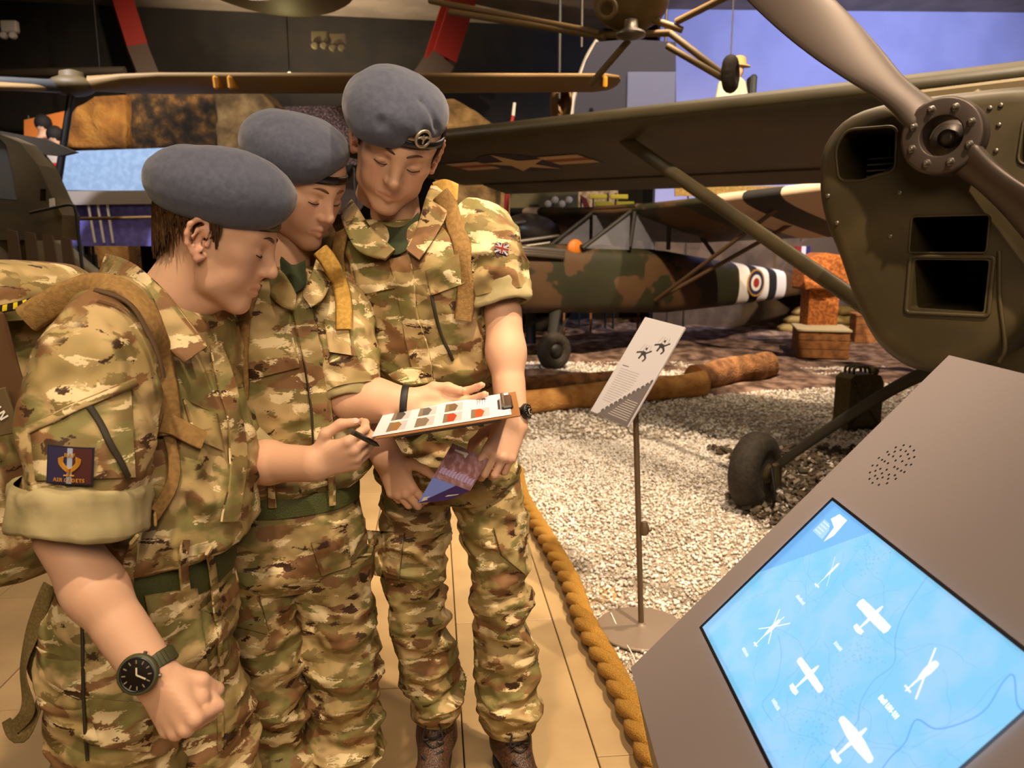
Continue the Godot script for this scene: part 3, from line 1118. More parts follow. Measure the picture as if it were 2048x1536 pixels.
func build_sign() -> void:
	var foot := Vector3(0.48, 0.012, -2.651)
	var t := thing("reading_panel", "tilted grey reading panel on a slim pole with a round base on gravel", "sign", foot)
	var bl := at(1190, 822, 2.74)
	var br := at(1262, 862, 2.585)
	var tl := at(1280, 635, 2.81)
	var tr := at(1362, 648, 2.665)
	var c := (bl + br + tl + tr) * 0.25
	var u := ((br - bl) + (tr - tl)) * 0.5
	var v := ((tl - bl) + (tr - br)) * 0.5
	v -= u.normalized() * v.dot(u.normalized())
	var n := u.cross(v).normalized()
	var g := Geo.new()
	g.box(c - n * 0.005, Vector3(u.length(), v.length(), 0.010), Basis(u.normalized(), v.normalized(), n), 0.0015)
	put_world(g, "plate", flat("sign_plate", Color(0.64, 0.62, 0.63), 0.45), t)
	g = Geo.new()
	var p := func(a: float, b: float) -> Vector3: return c + u * a * 0.985 + v * b * 0.99 + n * 0.0006
	g.quad(p.call(-0.5, 0.5), p.call(0.5, 0.5), p.call(0.5, -0.5), p.call(-0.5, -0.5))
	g.uv = PackedVector2Array([Vector2(0, 0), Vector2(1, 0), Vector2(1, 1), Vector2(0, 1)])
	var m := mat(Color.WHITE, 0.4)
	m.albedo_texture = sign_picture()
	put_world(g, "print", m, t, "print with two dark parachutists over rooftops and grey text")
	var pole := flat("bronze", Color(0.42, 0.35, 0.27), 0.4, 0.5)
	g = Geo.new()
	var top := c - n * 0.02 - v.normalized() * 0.03
	g.tube([foot + Vector3(0, 0.01, 0), top - Vector3(0, 0.04, 0)], [0.0105, 0.0105], 14)
	put_world(g, "pole", pole, t)
	g = Geo.new()
	g.tube([top - Vector3(0, 0.05, 0), top - n * 0.004, c - n * 0.024], [0.012, 0.013, 0.012], 12)
	put_world(g, "bracket", pole, t)
	g = Geo.new()
	var col := foot + Vector3(0, 0.40, 0)
	g.lathe(col, Vector3.UP, [[0.011, -0.03], [0.017, -0.022], [0.017, 0.0], [0.013, 0.012], [0.011, 0.02]], 16)
	g.ball(col + Vector3(0.02, -0.01, 0), Vector3(0.008, 0.008, 0.008))
	put_world(g, "clamp_collar", pole, t)
	g = Geo.new()
	g.lathe(foot, Vector3.UP, [[0.164, 0.0], [0.167, 0.006], [0.16, 0.012], [0.02, 0.016], [0.012, 0.03]], 48)
	put_world(g, "base_disc", flat("base_grey", Color(0.5, 0.435, 0.37), 0.5, 0.2), t)
	# guy cord from the base towards the kiosk
	g = Geo.new()
	g.tube(curve([on_floor(1222, 1226, 0.03), on_floor(1245, 1275, 0.02), on_floor(1268, 1316, 0.03), Vector3(0.42, 0.05, -2.1)], 20), range(21).map(func(_i): return 0.0022), 6)
	var o := put(g, "white_cord", M.paper)
	tag(o, "thin white cord lying from the round base towards the kiosk", "cord")

# ---------------------------------------------------------------- logs, crate, can
func log_piece(a: Vector3, b: Vector3, ra: float, rb: float, m: Material, label: String) -> void:
	var t := thing("log", label, "log", Vector3((a.x + b.x) * 0.5, 0, (a.z + b.z) * 0.5), 0.0, "logs edging the earth")
	var rows := []
	var dir := (b - a).normalized()
	var s := dir.cross(Vector3.UP).normalized()
	for j in 25:
		var f := j / 24.0
		var c := a.lerp(b, f) + Vector3(0, lerpf(ra, rb, f), 0) + s * 0.05 * folds.get_noise_1d(f * 2.0 + ra * 90)
		var row := []
		for i in 16:
			var an := TAU * i / 16
			var r := lerpf(ra, rb, f) * (1.0 + 0.16 * folds.get_noise_3d(cos(an) * 1.5, sin(an) * 1.5, f * 3.0 + ra * 50))
			row.append(c + (s * cos(an) + Vector3.UP * sin(an)) * r)
		rows.append(row)
	var g := Geo.new()
	g.grid(rows, true)
	put_world(g, "trunk", m, t)
	g = Geo.new()
	var r0 := []
	for p in rows[24]:
		r0.append(p + dir * 0.004)
	g.fan(r0, false)
	put_world(g, "cut_end", M.log_peeled, t)
	g = Geo.new()
	var r1 := []
	for p in rows[0]:
		r1.append(p - dir * 0.004)
	g.fan(r1, true)
	put_world(g, "cut_end", M.log_peeled, t)

func build_props() -> void:
	log_piece(on_floor(960, 842) + Vector3(0, 0, -0.1), on_floor(1405, 792), 0.10, 0.12, M.log_peeled, "long peeled orange log at the edge of the earth")
	log_piece(on_floor(1385, 788), on_floor(1530, 757), 0.14, 0.15, M.log_bark, "short thick brown log lying end to end with the orange log")
	log_piece(on_floor(1030, 805) + Vector3(0, 0.0, -0.3), on_floor(1260, 770), 0.09, 0.08, M.log_bark, "thin dark log behind the orange log")
	# ammunition crate with a pale lid
	var a := on_floor(1612, 716)
	var t := thing("wooden_crate", "low brown wooden crate with a pale lid standing on gravel", "crate", a + Vector3(0.28, 0, -0.3), -0.25)
	var g := Geo.new()
	for k in 3:
		g = Geo.new()
		g.box(Vector3(0, 0.06 + k * 0.115, 0.38), Vector3(0.62, 0.108, 0.025), Basis.IDENTITY, 0.004)
		put(g, "plank", M.crate_wood, t)
		g = Geo.new()
		g.box(Vector3(0.30, 0.06 + k * 0.115, 0.0), Vector3(0.025, 0.108, 0.74), Basis.IDENTITY, 0.004)
		put(g, "plank", M.crate_wood, t)
		g = Geo.new()
		g.box(Vector3(-0.30, 0.06 + k * 0.115, 0.0), Vector3(0.025, 0.108, 0.74), Basis.IDENTITY, 0.004)
		put(g, "plank", M.crate_wood, t)
	g = Geo.new()
	g.box(Vector3(0, 0.363, 0), Vector3(0.66, 0.028, 0.82), Basis.IDENTITY, 0.004)
	put(g, "lid", flat("pale_lid", Color(0.80, 0.74, 0.6), 0.7), t)
	t = thing("wooden_crate", "reddish wooden box behind the crate with the pale lid", "crate", on_floor(1745, 684), -0.2)
	for k in 3:
		g = Geo.new()
		g.box(Vector3(0, 0.07 + k * 0.135, 0.2), Vector3(0.6, 0.13, 0.03), Basis.IDENTITY, 0.004)
		put(g, "plank", M.crate_wood, t)
		g = Geo.new()
		g.box(Vector3(-0.29, 0.07 + k * 0.135, 0.0), Vector3(0.03, 0.13, 0.4), Basis.IDENTITY, 0.004)
		put(g, "plank", M.crate_wood, t)
	g = Geo.new()
	g.box(Vector3(0, 0.42, 0), Vector3(0.64, 0.03, 0.46), Basis.IDENTITY, 0.004)
	put(g, "lid", M.crate_wood, t)
	# jerrycan
	var can := on_floor(1712, 858)
	t = thing("jerrycan", "olive green metal jerrycan standing on the gravel behind the wheel", "jerrycan", can, 0.35)
	var green := patchy("can_green", [Color(0.33, 0.29, 0.13), Color(0.39, 0.345, 0.17)], [0.3, 0.7], 0.02, 2.0, 0.5)
	g = Geo.new()
	var outline := [Vector2(-0.165, 0.02), Vector2(-0.15, 0.0), Vector2(0.15, 0.0), Vector2(0.165, 0.02), Vector2(0.165, 0.37), Vector2(0.13, 0.43), Vector2(0.06, 0.45), Vector2(-0.13, 0.45), Vector2(-0.165, 0.42)]
	g.prism(Vector3(0, 0, -0.08), Vector3.RIGHT, Vector3.UP, Vector3(0, 0, 1), outline, 0.16)
	put(g, "can_body", green, t)
	g = Geo.new()
	for sd: float in [-1, 1]:
		g.tube([Vector3(-0.13, 0.06, sd * 0.081), Vector3(0.13, 0.38, sd * 0.081)], [0.012, 0.012], 6)
		g.tube([Vector3(0.13, 0.06, sd * 0.081), Vector3(-0.13, 0.38, sd * 0.081)], [0.012, 0.012], 6)
	put(g, "pressed_rib", green, t)
	for k in 3:
		g = Geo.new()
		g.tube(curve([Vector3(-0.11, 0.445, (k - 1) * 0.045), Vector3(-0.10, 0.50, (k - 1) * 0.045), Vector3(0.02, 0.50, (k - 1) * 0.045), Vector3(0.05, 0.445, (k - 1) * 0.045)], 14), range(15).map(func(_i): return 0.011), 8)
		put(g, "handle", green, t)
	g = Geo.new()
	g.lathe(Vector3(0.115, 0.425, 0), Vector3(0.5, 0.86, 0), [[0.038, 0.0], [0.038, 0.05], [0.03, 0.06]], 16)
	put(g, "filler_cap", green, t)

# ---------------------------------------------------------------- near aircraft: olive high-wing observation plane
func section(outline: Array, s: Vector2, mid: Vector2, z: float, n: int) -> Array:
	var row := []
	for i in n:
		var p: Vector2 = seg_lerp(outline, float(i) / n)
		p = mid + (p - mid) * s
		row.append(Vector3(p.x, p.y, z))
	return row

func closed_outline(half: Array) -> Array:
	var o := half.duplicate()
	for i in range(half.size() - 2, 0, -1):
		o.append(Vector2(-half[i].x, half[i].y))
	o.append(half[0])
	return o

func wing_rows(spans: Array) -> Array:
	# each span: [x, y of leading edge, z of leading edge, chord, drop of trailing edge, thickness]
	var prof := [[0.0, 0.0], [0.012, 0.22], [0.05, 0.42], [0.15, 0.62], [0.3, 0.7], [0.5, 0.58], [0.75, 0.3], [1.0, 0.04], [1.0, -0.04], [0.75, -0.16], [0.5, -0.26], [0.3, -0.3], [0.15, -0.3], [0.05, -0.24], [0.012, -0.14]]
	var rows := []
	for s in spans:
		var row := []
		for q in prof:
			row.append(Vector3(s[0], s[1] - s[4] * q[0] + q[1] * s[5], s[2] - s[3] * q[0]))
		rows.append(row)
	return rows

func rounded(pts: Array, r: float, n := 4) -> Array:
	var out := []
	for i in pts.size():
		var p: Vector2 = pts[i]
		var a: Vector2 = pts[posmod(i - 1, pts.size())]
		var b: Vector2 = pts[(i + 1) % pts.size()]
		var ra := minf(r, (a - p).length() * 0.45)
		var rb := minf(r, (b - p).length() * 0.45)
		var pa := p + (a - p).normalized() * ra
		var pb := p + (b - p).normalized() * rb
		for k in n + 1:
			var f := float(k) / n
			out.append(pa.lerp(p, f).lerp(p.lerp(pb, f), f))
	return out

func build_near_plane() -> void:
	var t := thing("observation_plane", "olive drab high-wing aircraft with a two-blade metal propeller, nose towards the viewer", "aircraft", Vector3(1.41, 0, -2.602), deg_to_rad(-42.0))
	# engine cowling with real openings
	var half := [Vector2(0, 1.925), Vector2(0.2, 1.92), Vector2(0.36, 1.885), Vector2(0.445, 1.79), Vector2(0.455, 1.66), Vector2(0.425, 1.52), Vector2(0.36, 1.38), Vector2(0.285, 1.20), Vector2(0.20, 1.06), Vector2(0.10, 0.985), Vector2(0, 0.965)]
	var ol := closed_outline(half)
	var mid := Vector2(0, 1.5)
	var rows := []
	for q in [[-0.10, 0.0], [-0.10, 0.5], [-0.10, 0.86], [-0.102, 0.90], [-0.108, 0.935], [-0.12, 0.965], [-0.145, 0.99], [-0.18, 1.0], [-0.4, 1.01], [-0.7, 1.015], [-0.95, 1.02], [-1.0, 1.02]]:
		rows.append(section(ol, Vector2(maxf(q[1], 0.002), maxf(q[1], 0.002)), mid, q[0], 72))
	var g := Geo.new()
	g.grid(rows, true, true, true)
	var cs := CSGCombiner3D.new()
	cs.name = "engine_cowling"
	t.add_child(cs)
	var body := CSGMesh3D.new()
	body.mesh = g.mesh()
	body.material = M.olive
	cs.add_child(body)
	var inlet := rounded([Vector2(-0.385, 1.768), Vector2(-0.350, 1.832), Vector2(-0.178, 1.828), Vector2(-0.172, 1.672), Vector2(-0.235, 1.666), Vector2(-0.275, 1.648), Vector2(-0.365, 1.652)], 0.03)
	var inlet2 := []
	for p in inlet:
		inlet2.append(Vector2(-p.x + 0.02, p.y))
	inlet2.reverse()
	var low1 := rounded([Vector2(-0.105, 1.517), Vector2(0.133, 1.517), Vector2(0.133, 1.392), Vector2(-0.105, 1.392)], 0.012)
	var low2 := rounded([Vector2(-0.083, 1.368), Vector2(0.143, 1.368), Vector2(0.143, 1.195), Vector2(-0.083, 1.195)], 0.012)
	for q in [[inlet, 0.9], [inlet2, 0.9], [low1, 0.85], [low2, 0.8]]:
		var c := CSGPolygon3D.new()
		c.operation = CSGShape3D.OPERATION_SUBTRACTION
		c.polygon = PackedVector2Array(q[0])
		c.depth = q[1]
		c.position = Vector3(0, 0, -0.05)
		c.material = M.olive
		cs.add_child(c)
	# engine parts glimpsed through the inlet
	g = Geo.new()
	g.box(Vector3(-0.22, 1.69, -0.30), Vector3(0.10, 0.05, 0.05), Basis.from_euler(Vector3(0.3, 0.2, 0.4)), 0.01)
	for k in 5:
		g.box(Vector3(-0.27, 1.66 + k * 0.022, -0.38), Vector3(0.16, 0.006, 0.06))
	put(g, "engine_fins", flat("engine_metal", Color(0.36, 0.33, 0.28), 0.5, 0.5), t)
	# lips round the openings
	var lip := func(poly: Array, r: float, called: String) -> void:
		var pg := Geo.new()
		var path := []
		var rad := []
		for i in poly.size() + 1:
			var p: Vector2 = poly[i % poly.size()]
			path.append(Vector3(p.x, p.y, -0.098))
			rad.append(r)
		pg.tube(path, rad, 8)
		put(pg, called, M.olive, t)
	lip.call(inlet, 0.005, "inlet_lip")
	lip.call(inlet2, 0.005, "inlet_lip")
	lip.call(rounded([Vector2(-0.098, 1.38), Vector2(0.158, 1.38), Vector2(0.158, 1.183), Vector2(-0.098, 1.183)], 0.015), 0.007, "oil_cooler_frame")
	lip.call(low1, 0.004, "oil_cooler_frame")
	# lower scoop edge and rivets
	g = Geo.new()
	g.tube(curve([Vector3(0.17, 1.40, -0.098), Vector3(0.185, 1.25, -0.098), Vector3(0.215, 1.09, -0.10), Vector3(0.2, 1.03, -0.12)], 16), range(17).map(func(_i): return 0.007), 6)
	put(g, "scoop_seam", M.olive, t)
	for q in [[0.10, 1.855], [0.235, 1.86], [0.13, 1.80], [0.13, 1.72], [-0.15, 1.86], [-0.40, 1.60], [-0.15, 1.60], [0.13, 1.86], [-0.36, 1.50], [-0.17, 1.45]]:
		g = Geo.new()
		g.ball(Vector3(q[0], q[1], -0.097), Vector3(0.008, 0.008, 0.005), Basis.IDENTITY, 10, 6)
		put(g, "fastener", M.steel, t)
	# propeller
	var prop := flat("propeller_metal", Color(0.27, 0.225, 0.195), 0.48, 0.4)
	for sgn: float in [1.0, -1.0]:
		var d := Vector3(-0.722, 0.692, 0) * sgn
		var side := Vector3(0.692, 0.722, 0) * sgn
		var br := []
		for q in [[0.086, 0.064, 0.036, 0.9], [0.105, 0.070, 0.042, 0.9], [0.135, 0.066, 0.042, 0.9], [0.19, 0.060, 0.038, 0.88], [0.27, 0.064, 0.033, 0.8], [0.38, 0.080, 0.026, 0.66], [0.52, 0.093, 0.021, 0.54], [0.68, 0.099, 0.017, 0.45], [0.85, 0.096, 0.014, 0.38], [1.0, 0.085, 0.011, 0.33], [1.10, 0.062, 0.008, 0.3], [1.14, 0.03, 0.005, 0.3], [1.15, 0.004, 0.002, 0.3]]:
			var a: float = q[3]
			var cx := side * cos(a) + Vector3(0, 0, -1) * sin(a)
			var cy := d.cross(cx).normalized()
			var row := []
			for i in 20:
				var an := TAU * i / 20
				row.append(Vector3(0, 1.763, 0) + d * q[0] + cx * (cos(an) * q[1]) + cy * (sin(an) * q[2] * (1.0 + 0.25 * cos(an))))
			br.append(row)
		var dense := []
		for j in 61:
			var row := []
			for i in 20:
				var colm := []
				for r in br:
					colm.append(r[i])
				row.append(seg_lerp(colm, j / 60.0))
			dense.append(row)
		g = Geo.new()
		g.grid(dense, true, true, true)
		put(g, "propeller_blade", prop, t)
	g = Geo.new()
	g.lathe(Vector3(0, 1.763, -0.06), Vector3(0, 0, 1), [[0.062, 0.05], [0.062, 0.105], [0.067, 0.112], [0.112, 0.112], [0.122, 0.104], [0.122, 0.03], [0.09, 0.0], [0.062, 0.0], [0.062, 0.05]], 48, false)
	put(g, "propeller_hub", prop, t)
	g = Geo.new()
	g.lathe(Vector3(0, 1.763, -0.05), Vector3(0, 0, 1), [[0.064, -0.04], [0.064, -0.03], [0.03, -0.028], [0.028, 0.03], [0.012, 0.035]], 28)
	put(g, "hub_bore", prop, t)
	for k in 8:
		var a := TAU * (k + 0.5) / 8
		g = Geo.new()
		var o := Vector3(cos(a) * 0.090, 1.763 + sin(a) * 0.090, 0.05)
		g.lathe(o, Vector3(0, 0, 1), [[0.014, 0.0], [0.014, 0.004], [0.0095, 0.005], [0.0095, 0.016], [0.005, 0.02]], 6)
		put(g, "hub_bolt", M.steel, t)
	# fuselage behind the firewall
	g = Geo.new()
	rows = []
	var cab := closed_outline([Vector2(0, 1.95), Vector2(0.25, 1.94), Vector2(0.40, 1.88), Vector2(0.455, 1.72), Vector2(0.45, 1.5), Vector2(0.40, 1.25), Vector2(0.32, 1.02), Vector2(0.2, 0.90), Vector2(0.1, 0.86), Vector2(0, 0.85)])
	for q in [[-0.98, 0.985, 1.0], [-1.3, 1.0, 1.0], [-2.2, 1.0, 1.0], [-3.0, 0.9, 0.92], [-4.2, 0.6, 0.66], [-5.6, 0.36, 0.42], [-6.6, 0.2, 0.3]]:
		rows.append(section(cab, Vector2(q[1], q[2]), Vector2(0, 1.5), q[0], 48))
	g.grid(rows, true, true, true)
	put(g, "fuselage", M.olive, t)
	# cabin glazing under the wing
	var beige := flat("cabin_frame", Color(0.40, 0.34, 0.22), 0.6)
	g = Geo.new()
	g.box(Vector3(0.0, 2.12, -1.36), Vector3(1.1, 0.075, 0.09), Basis.IDENTITY, 0.015)
	put(g, "windscreen_header", beige, t)
	for x in [-0.47, -0.2, 0.0, 0.2, 0.47]:
		g = Geo.new()
		g.tube([Vector3(x * 0.95, 1.88, -1.02), Vector3(x, 2.12, -1.34)], [0.022, 0.022], 8)
		put(g, "windscreen_post", beige, t)
	for k in 4:
		var xa: float = [-0.47, -0.2, 0.0, 0.2][k]
		var xb: float = [-0.2, 0.0, 0.2, 0.47][k]
		g = Geo.new()
		g.quad(Vector3(xa * 0.95, 1.89, -1.03), Vector3(xb * 0.95, 1.89, -1.03), Vector3(xb, 2.11, -1.33), Vector3(xa, 2.11, -1.33))
		var glass := flat("cabin_glass", Color(0.75, 0.72, 0.66, 0.35), 0.15)
		glass.transparency = BaseMaterial3D.TRANSPARENCY_ALPHA
		put(g, "windscreen_pane", glass, t)
	g = Geo.new()
	g.box(Vector3(0, 1.95, -2.55), Vector3(0.8, 0.4, 0.05))
	put(g, "cabin_bulkhead", flat("cabin_pale", Color(0.6, 0.55, 0.48), 0.8), t)
	for sd: float in [-1, 1]:
		for z in [-1.9, -2.5]:
			g = Geo.new()
			g.tube([Vector3(sd * 0.44, 1.86, z), Vector3(sd * 0.42, 2.1, z)], [0.02, 0.02], 8)
			put(g, "cabin_post", beige, t)
	# wing
	g = Geo.new()
	var spans := []
	for k in 25:
		var x := lerpf(-5.1, 2.2, k / 24.0)
		spans.append([x, 2.2 + 0.02 * (absf(x) - 0.9), -1.4, 1.65, 0.22, 0.2])
	spans.push_front([-5.3, 2.285, -1.44, 1.58, 0.22, 0.17])
	spans.push_front([-5.42, 2.29, -1.58, 1.3, 0.19, 0.1])
	spans.push_front([-5.48, 2.29, -1.8, 0.8, 0.1, 0.03])
	g.grid(wing_rows(spans), true, true, true)
	put(g, "wing", M.olive_wing, t)
	# flap and aileron hanging a little below the trailing edge
	g = Geo.new()
	for q in [[-0.6, -2.75], [-2.85, -5.0]]:
		var hr := []
		for x in [q[0], q[1]]:
			var y: float = 2.2 + 0.02 * (absf(x) - 0.9) - 0.21
			hr.append([Vector3(x, y + 0.02, -2.98), Vector3(x, y + 0.03, -3.05), Vector3(x, y - 0.09, -3.36), Vector3(x, y - 0.1, -3.36), Vector3(x, y - 0.03, -3.0)])
		g = Geo.new()
		g.grid(hr, true, true, true)
		put(g, "wing_flap", M.olive_wing, t)
	# star and bars on the underside
	var inv := Transform3D.IDENTITY
	var under := func(x: float, z: float, lift: float) -> Vector3:
		var f := (-1.4 - z) / 1.65
		var th := 0.0
		var tab := [[0.0, 0.0], [0.05, -0.24], [0.15, -0.3], [0.3, -0.3], [0.5, -0.26], [0.75, -0.16], [1.0, -0.04]]
		for i in tab.size() - 1:
			if f >= tab[i][0] and f <= tab[i + 1][0]:
				th = lerpf(tab[i][1], tab[i + 1][1], (f - tab[i][0]) / (tab[i + 1][0] - tab[i][0]))
		return Vector3(x, 2.2 + 0.02 * (absf(x) - 0.9) - 0.22 * f + th * 0.2 - lift, z)
	var decal := func(poly: Array, lift: float, called: String, m: Material) -> void:
		var pv := PackedVector2Array(poly)
		var tri := Geometry2D.triangulate_polygon(pv)
		var dg := Geo.new()
		for side in 2:
			var n := dg.v.size()
			for p in pv:
				dg.v.append(under.call(p.x, p.y, lift - 0.002 * side))
			for i in range(0, tri.size(), 3):
				if side == 0:
					dg.ix.append_array([n + tri[i], n + tri[i + 1], n + tri[i + 2]])
				else:
					dg.ix.append_array([n + tri[i], n + tri[i + 2], n + tri[i + 1]])
		put(dg, called, m, t)
	var sc := Vector2(-3.72, -2.12)
	var disc := []
	var star := []
	for k in 32:
		var a := TAU * k / 32
		disc.append(sc + Vector2(cos(a), sin(a)) * 0.36)
	for k in 10:
		var a := PI * k / 5 + PI / 2
		star.append(sc + Vector2(cos(a), sin(a)) * (0.36 if k % 2 == 0 else 0.14))
	var blue := flat("insignia_blue", Color(0.10, 0.07, 0.16), 0.6)
	var white := flat("insignia_white", Color(0.74, 0.63, 0.47), 0.6)
	var red := flat("insignia_red", Color(0.52, 0.22, 0.13), 0.6)
	decal.call(disc, 0.004, "insignia_disc", blue)
	for sd: float in [-1.0, 1.0]:
		var b0 := sc + Vector2(sd * 0.33, 0)
		decal.call([b0 + Vector2(0, 0.20), b0 + Vector2(sd * 0.42, 0.20), b0 + Vector2(sd * 0.42, -0.16), b0 + Vector2(0, -0.16)], 0.003, "insignia_bar_border", blue)
		for k in 3:
			var y0 := 0.17 - k * 0.10
			decal.call([b0 + Vector2(0, y0), b0 + Vector2(sd * 0.40, y0), b0 + Vector2(sd * 0.40, y0 - 0.1), b0 + Vector2(0, y0 - 0.1)], 0.005, "insignia_bar", white if k != 1 else red)
	decal.call(star, 0.007, "insignia_star", white)
	# struts
	g = Geo.new()
	g.tube([under.call(-2.42, -1.72, -0.02), Vector3(-0.50, 1.12, -1.0), Vector3(-0.22, 0.93, -1.15)], [0.042, 0.042, 0.042], 14, true, 0.42, Vector3(0, 0, 1))
	put(g, "wing_strut", M.olive, t)
	g = Geo.new()
	g.tube([under.call(2.0, -1.72, -0.02), Vector3(0.28, 0.93, -1.15)], [0.042, 0.042], 14, true, 0.42, Vector3(0, 0, 1))
	put(g, "wing_strut", M.olive, t)
	# undercarriage
	for sd: float in [-1.0, 1.0]:
		g = Geo.new()
		g.tube(curve([Vector3(sd * 0.12, 0.90, -1.05), Vector3(sd * 0.35, 0.76, -1.04), Vector3(sd * 0.68, 0.48, -1.02), Vector3(sd * 0.93, 0.235, -1.0)], 20), range(21).map(func(i): return lerpf(0.034, 0.022, i / 20.0)), 12, true, 0.38, Vector3(0, 0, 1))
		put(g, "gear_leg", flat("gear_dark", Color(0.16, 0.135, 0.085), 0.6), t)
		var hub := Vector3(sd * 1.02, 0.215, -1.0)
		g = Geo.new()
		g.lathe(hub - Vector3(0.08, 0, 0), Vector3(1, 0, 0), [[0.10, 0.01], [0.135, 0.0], [0.175, 0.006], [0.2, 0.025], [0.213, 0.05], [0.216, 0.08], [0.213, 0.11], [0.2, 0.135], [0.175, 0.154], [0.135, 0.16], [0.10, 0.15]], 48)
		put(g, "tyre", M.rubber, t)
		g = Geo.new()
		for side: float in [-1.0, 1.0]:
			g.lathe(hub, Vector3(side, 0, 0), [[0.105, 0.060], [0.105, 0.068], [0.085, 0.062], [0.055, 0.064], [0.05, 0.085], [0.0, 0.088]], 24)
		put(g, "wheel_rim", M.olive, t)
		g = Geo.new()
		g.tube([hub, hub - Vector3(sd * 0.13, -0.02, 0)], [0.035, 0.035], 12)
		g.box(hub + Vector3(-sd * 0.12, 0.0, 0.0), Vector3(0.03, 0.14, 0.09), Basis.IDENTITY, 0.008)
		put(g, "brake", M.olive, t)
		g = Geo.new()
		g.tube(curve([hub + Vector3(-sd * 0.11, 0.05, 0.05), hub + Vector3(-sd * 0.15, -0.08, 0.08), hub + Vector3(-sd * 0.13, -0.19, 0.06)], 10), range(11).map(func(_i): return 0.008), 6)
		put(g, "brake_hose", M.black, t)

# ---------------------------------------------------------------- cloth, skin, felt
func camo_picture() -> ImageTexture:
	var N := 1024
	var layer := func(seed_: int, freq: float, w: int, h: int, warp: float) -> PackedByteArray:
		var n := FastNoiseLite.new()
		n.seed = seed_
		n.frequency = freq
		n.fractal_octaves = 2
		n.fractal_gain = 0.4
		n.noise_type = FastNoiseLite.TYPE_SIMPLEX_SMOOTH
		n.domain_warp_enabled = warp > 0.0
		n.domain_warp_amplitude = warp
		n.domain_warp_frequency = freq * 1.6
		n.domain_warp_fractal_octaves = 3
		var im: Image = n.get_seamless_image(w, h)
		im.convert(Image.FORMAT_L8)
		im.resize(N, N, Image.INTERPOLATE_CUBIC)
		return im.get_data()
	# blotches are wider than tall; twigs and flecks are narrow
	var tone: PackedByteArray = layer.call(31, 0.006, 700, 1024, 0.0)
	var green: PackedByteArray = layer.call(32, 0.009, 560, 1024, 30.0)
	var brown: PackedByteArray = layer.call(33, 0.011, 520, 1024, 34.0)
	var twig: PackedByteArray = layer.call(34, 0.022, 470, 1024, 26.0)
	var fleck: PackedByteArray = layer.call(35, 0.020, 400, 1024, 34.0)
	var moss: PackedByteArray = layer.call(36, 0.017, 480, 1024, 30.0)
	var out := PackedByteArray()
	out.resize(N * N * 3)
	var tan_a := Color(0.70, 0.60, 0.415)
	var tan_b := Color(0.60, 0.515, 0.325)
	var grn := Color(0.475, 0.44, 0.255)
	var brn := Color(0.48, 0.345, 0.215)
	var drk := Color(0.245, 0.165, 0.10)
	var crm := Color(0.83, 0.75, 0.575)
	for i in N * N:
		var c := tan_a.lerp(tan_b, clampf((tone[i] - 100) / 70.0, 0.0, 1.0))
		if green[i] > 142:
			c = c.lerp(grn, clampf((green[i] - 142) / 22.0, 0.0, 1.0))
		if brown[i] > 160:
			c = c.lerp(brn, clampf((brown[i] - 160) / 6.0, 0.0, 1.0))
		if moss[i] > 186:
			c = grn.lerp(brn, 0.35)
		if fleck[i] > 182:
			c = crm
		if twig[i] > 200:
			c = drk
		out[i * 3] = c.r8
		out[i * 3 + 1] = c.g8
		out[i * 3 + 2] = c.b8
	return ImageTexture.create_from_image(Image.create_from_data(N, N, false, Image.FORMAT_RGB8, out))

func camo(key: String, offset: Vector3, scale := 0.95) -> StandardMaterial3D:
	if not M.has(key):
		if not M.has("camo_texture"):
			M.camo_texture = camo_picture()
		var m := mat(Color.WHITE, 0.85)
		m.albedo_texture = M.camo_texture
		m.uv1_triplanar = true
		m.uv1_triplanar_sharpness = 14.0
		m.uv1_scale = Vector3.ONE * scale
		m.uv1_offset = offset
		m.metallic_specular = 0.35
		m.roughness = 0.68
		if not M.has("crumple"):
			M.crumple = noise_tex(77, 0.014, 512, 3)
		m.heightmap_enabled = true
		m.heightmap_texture = M.crumple
		m.heightmap_scale = 2.2
		M[key] = m
	return M[key]

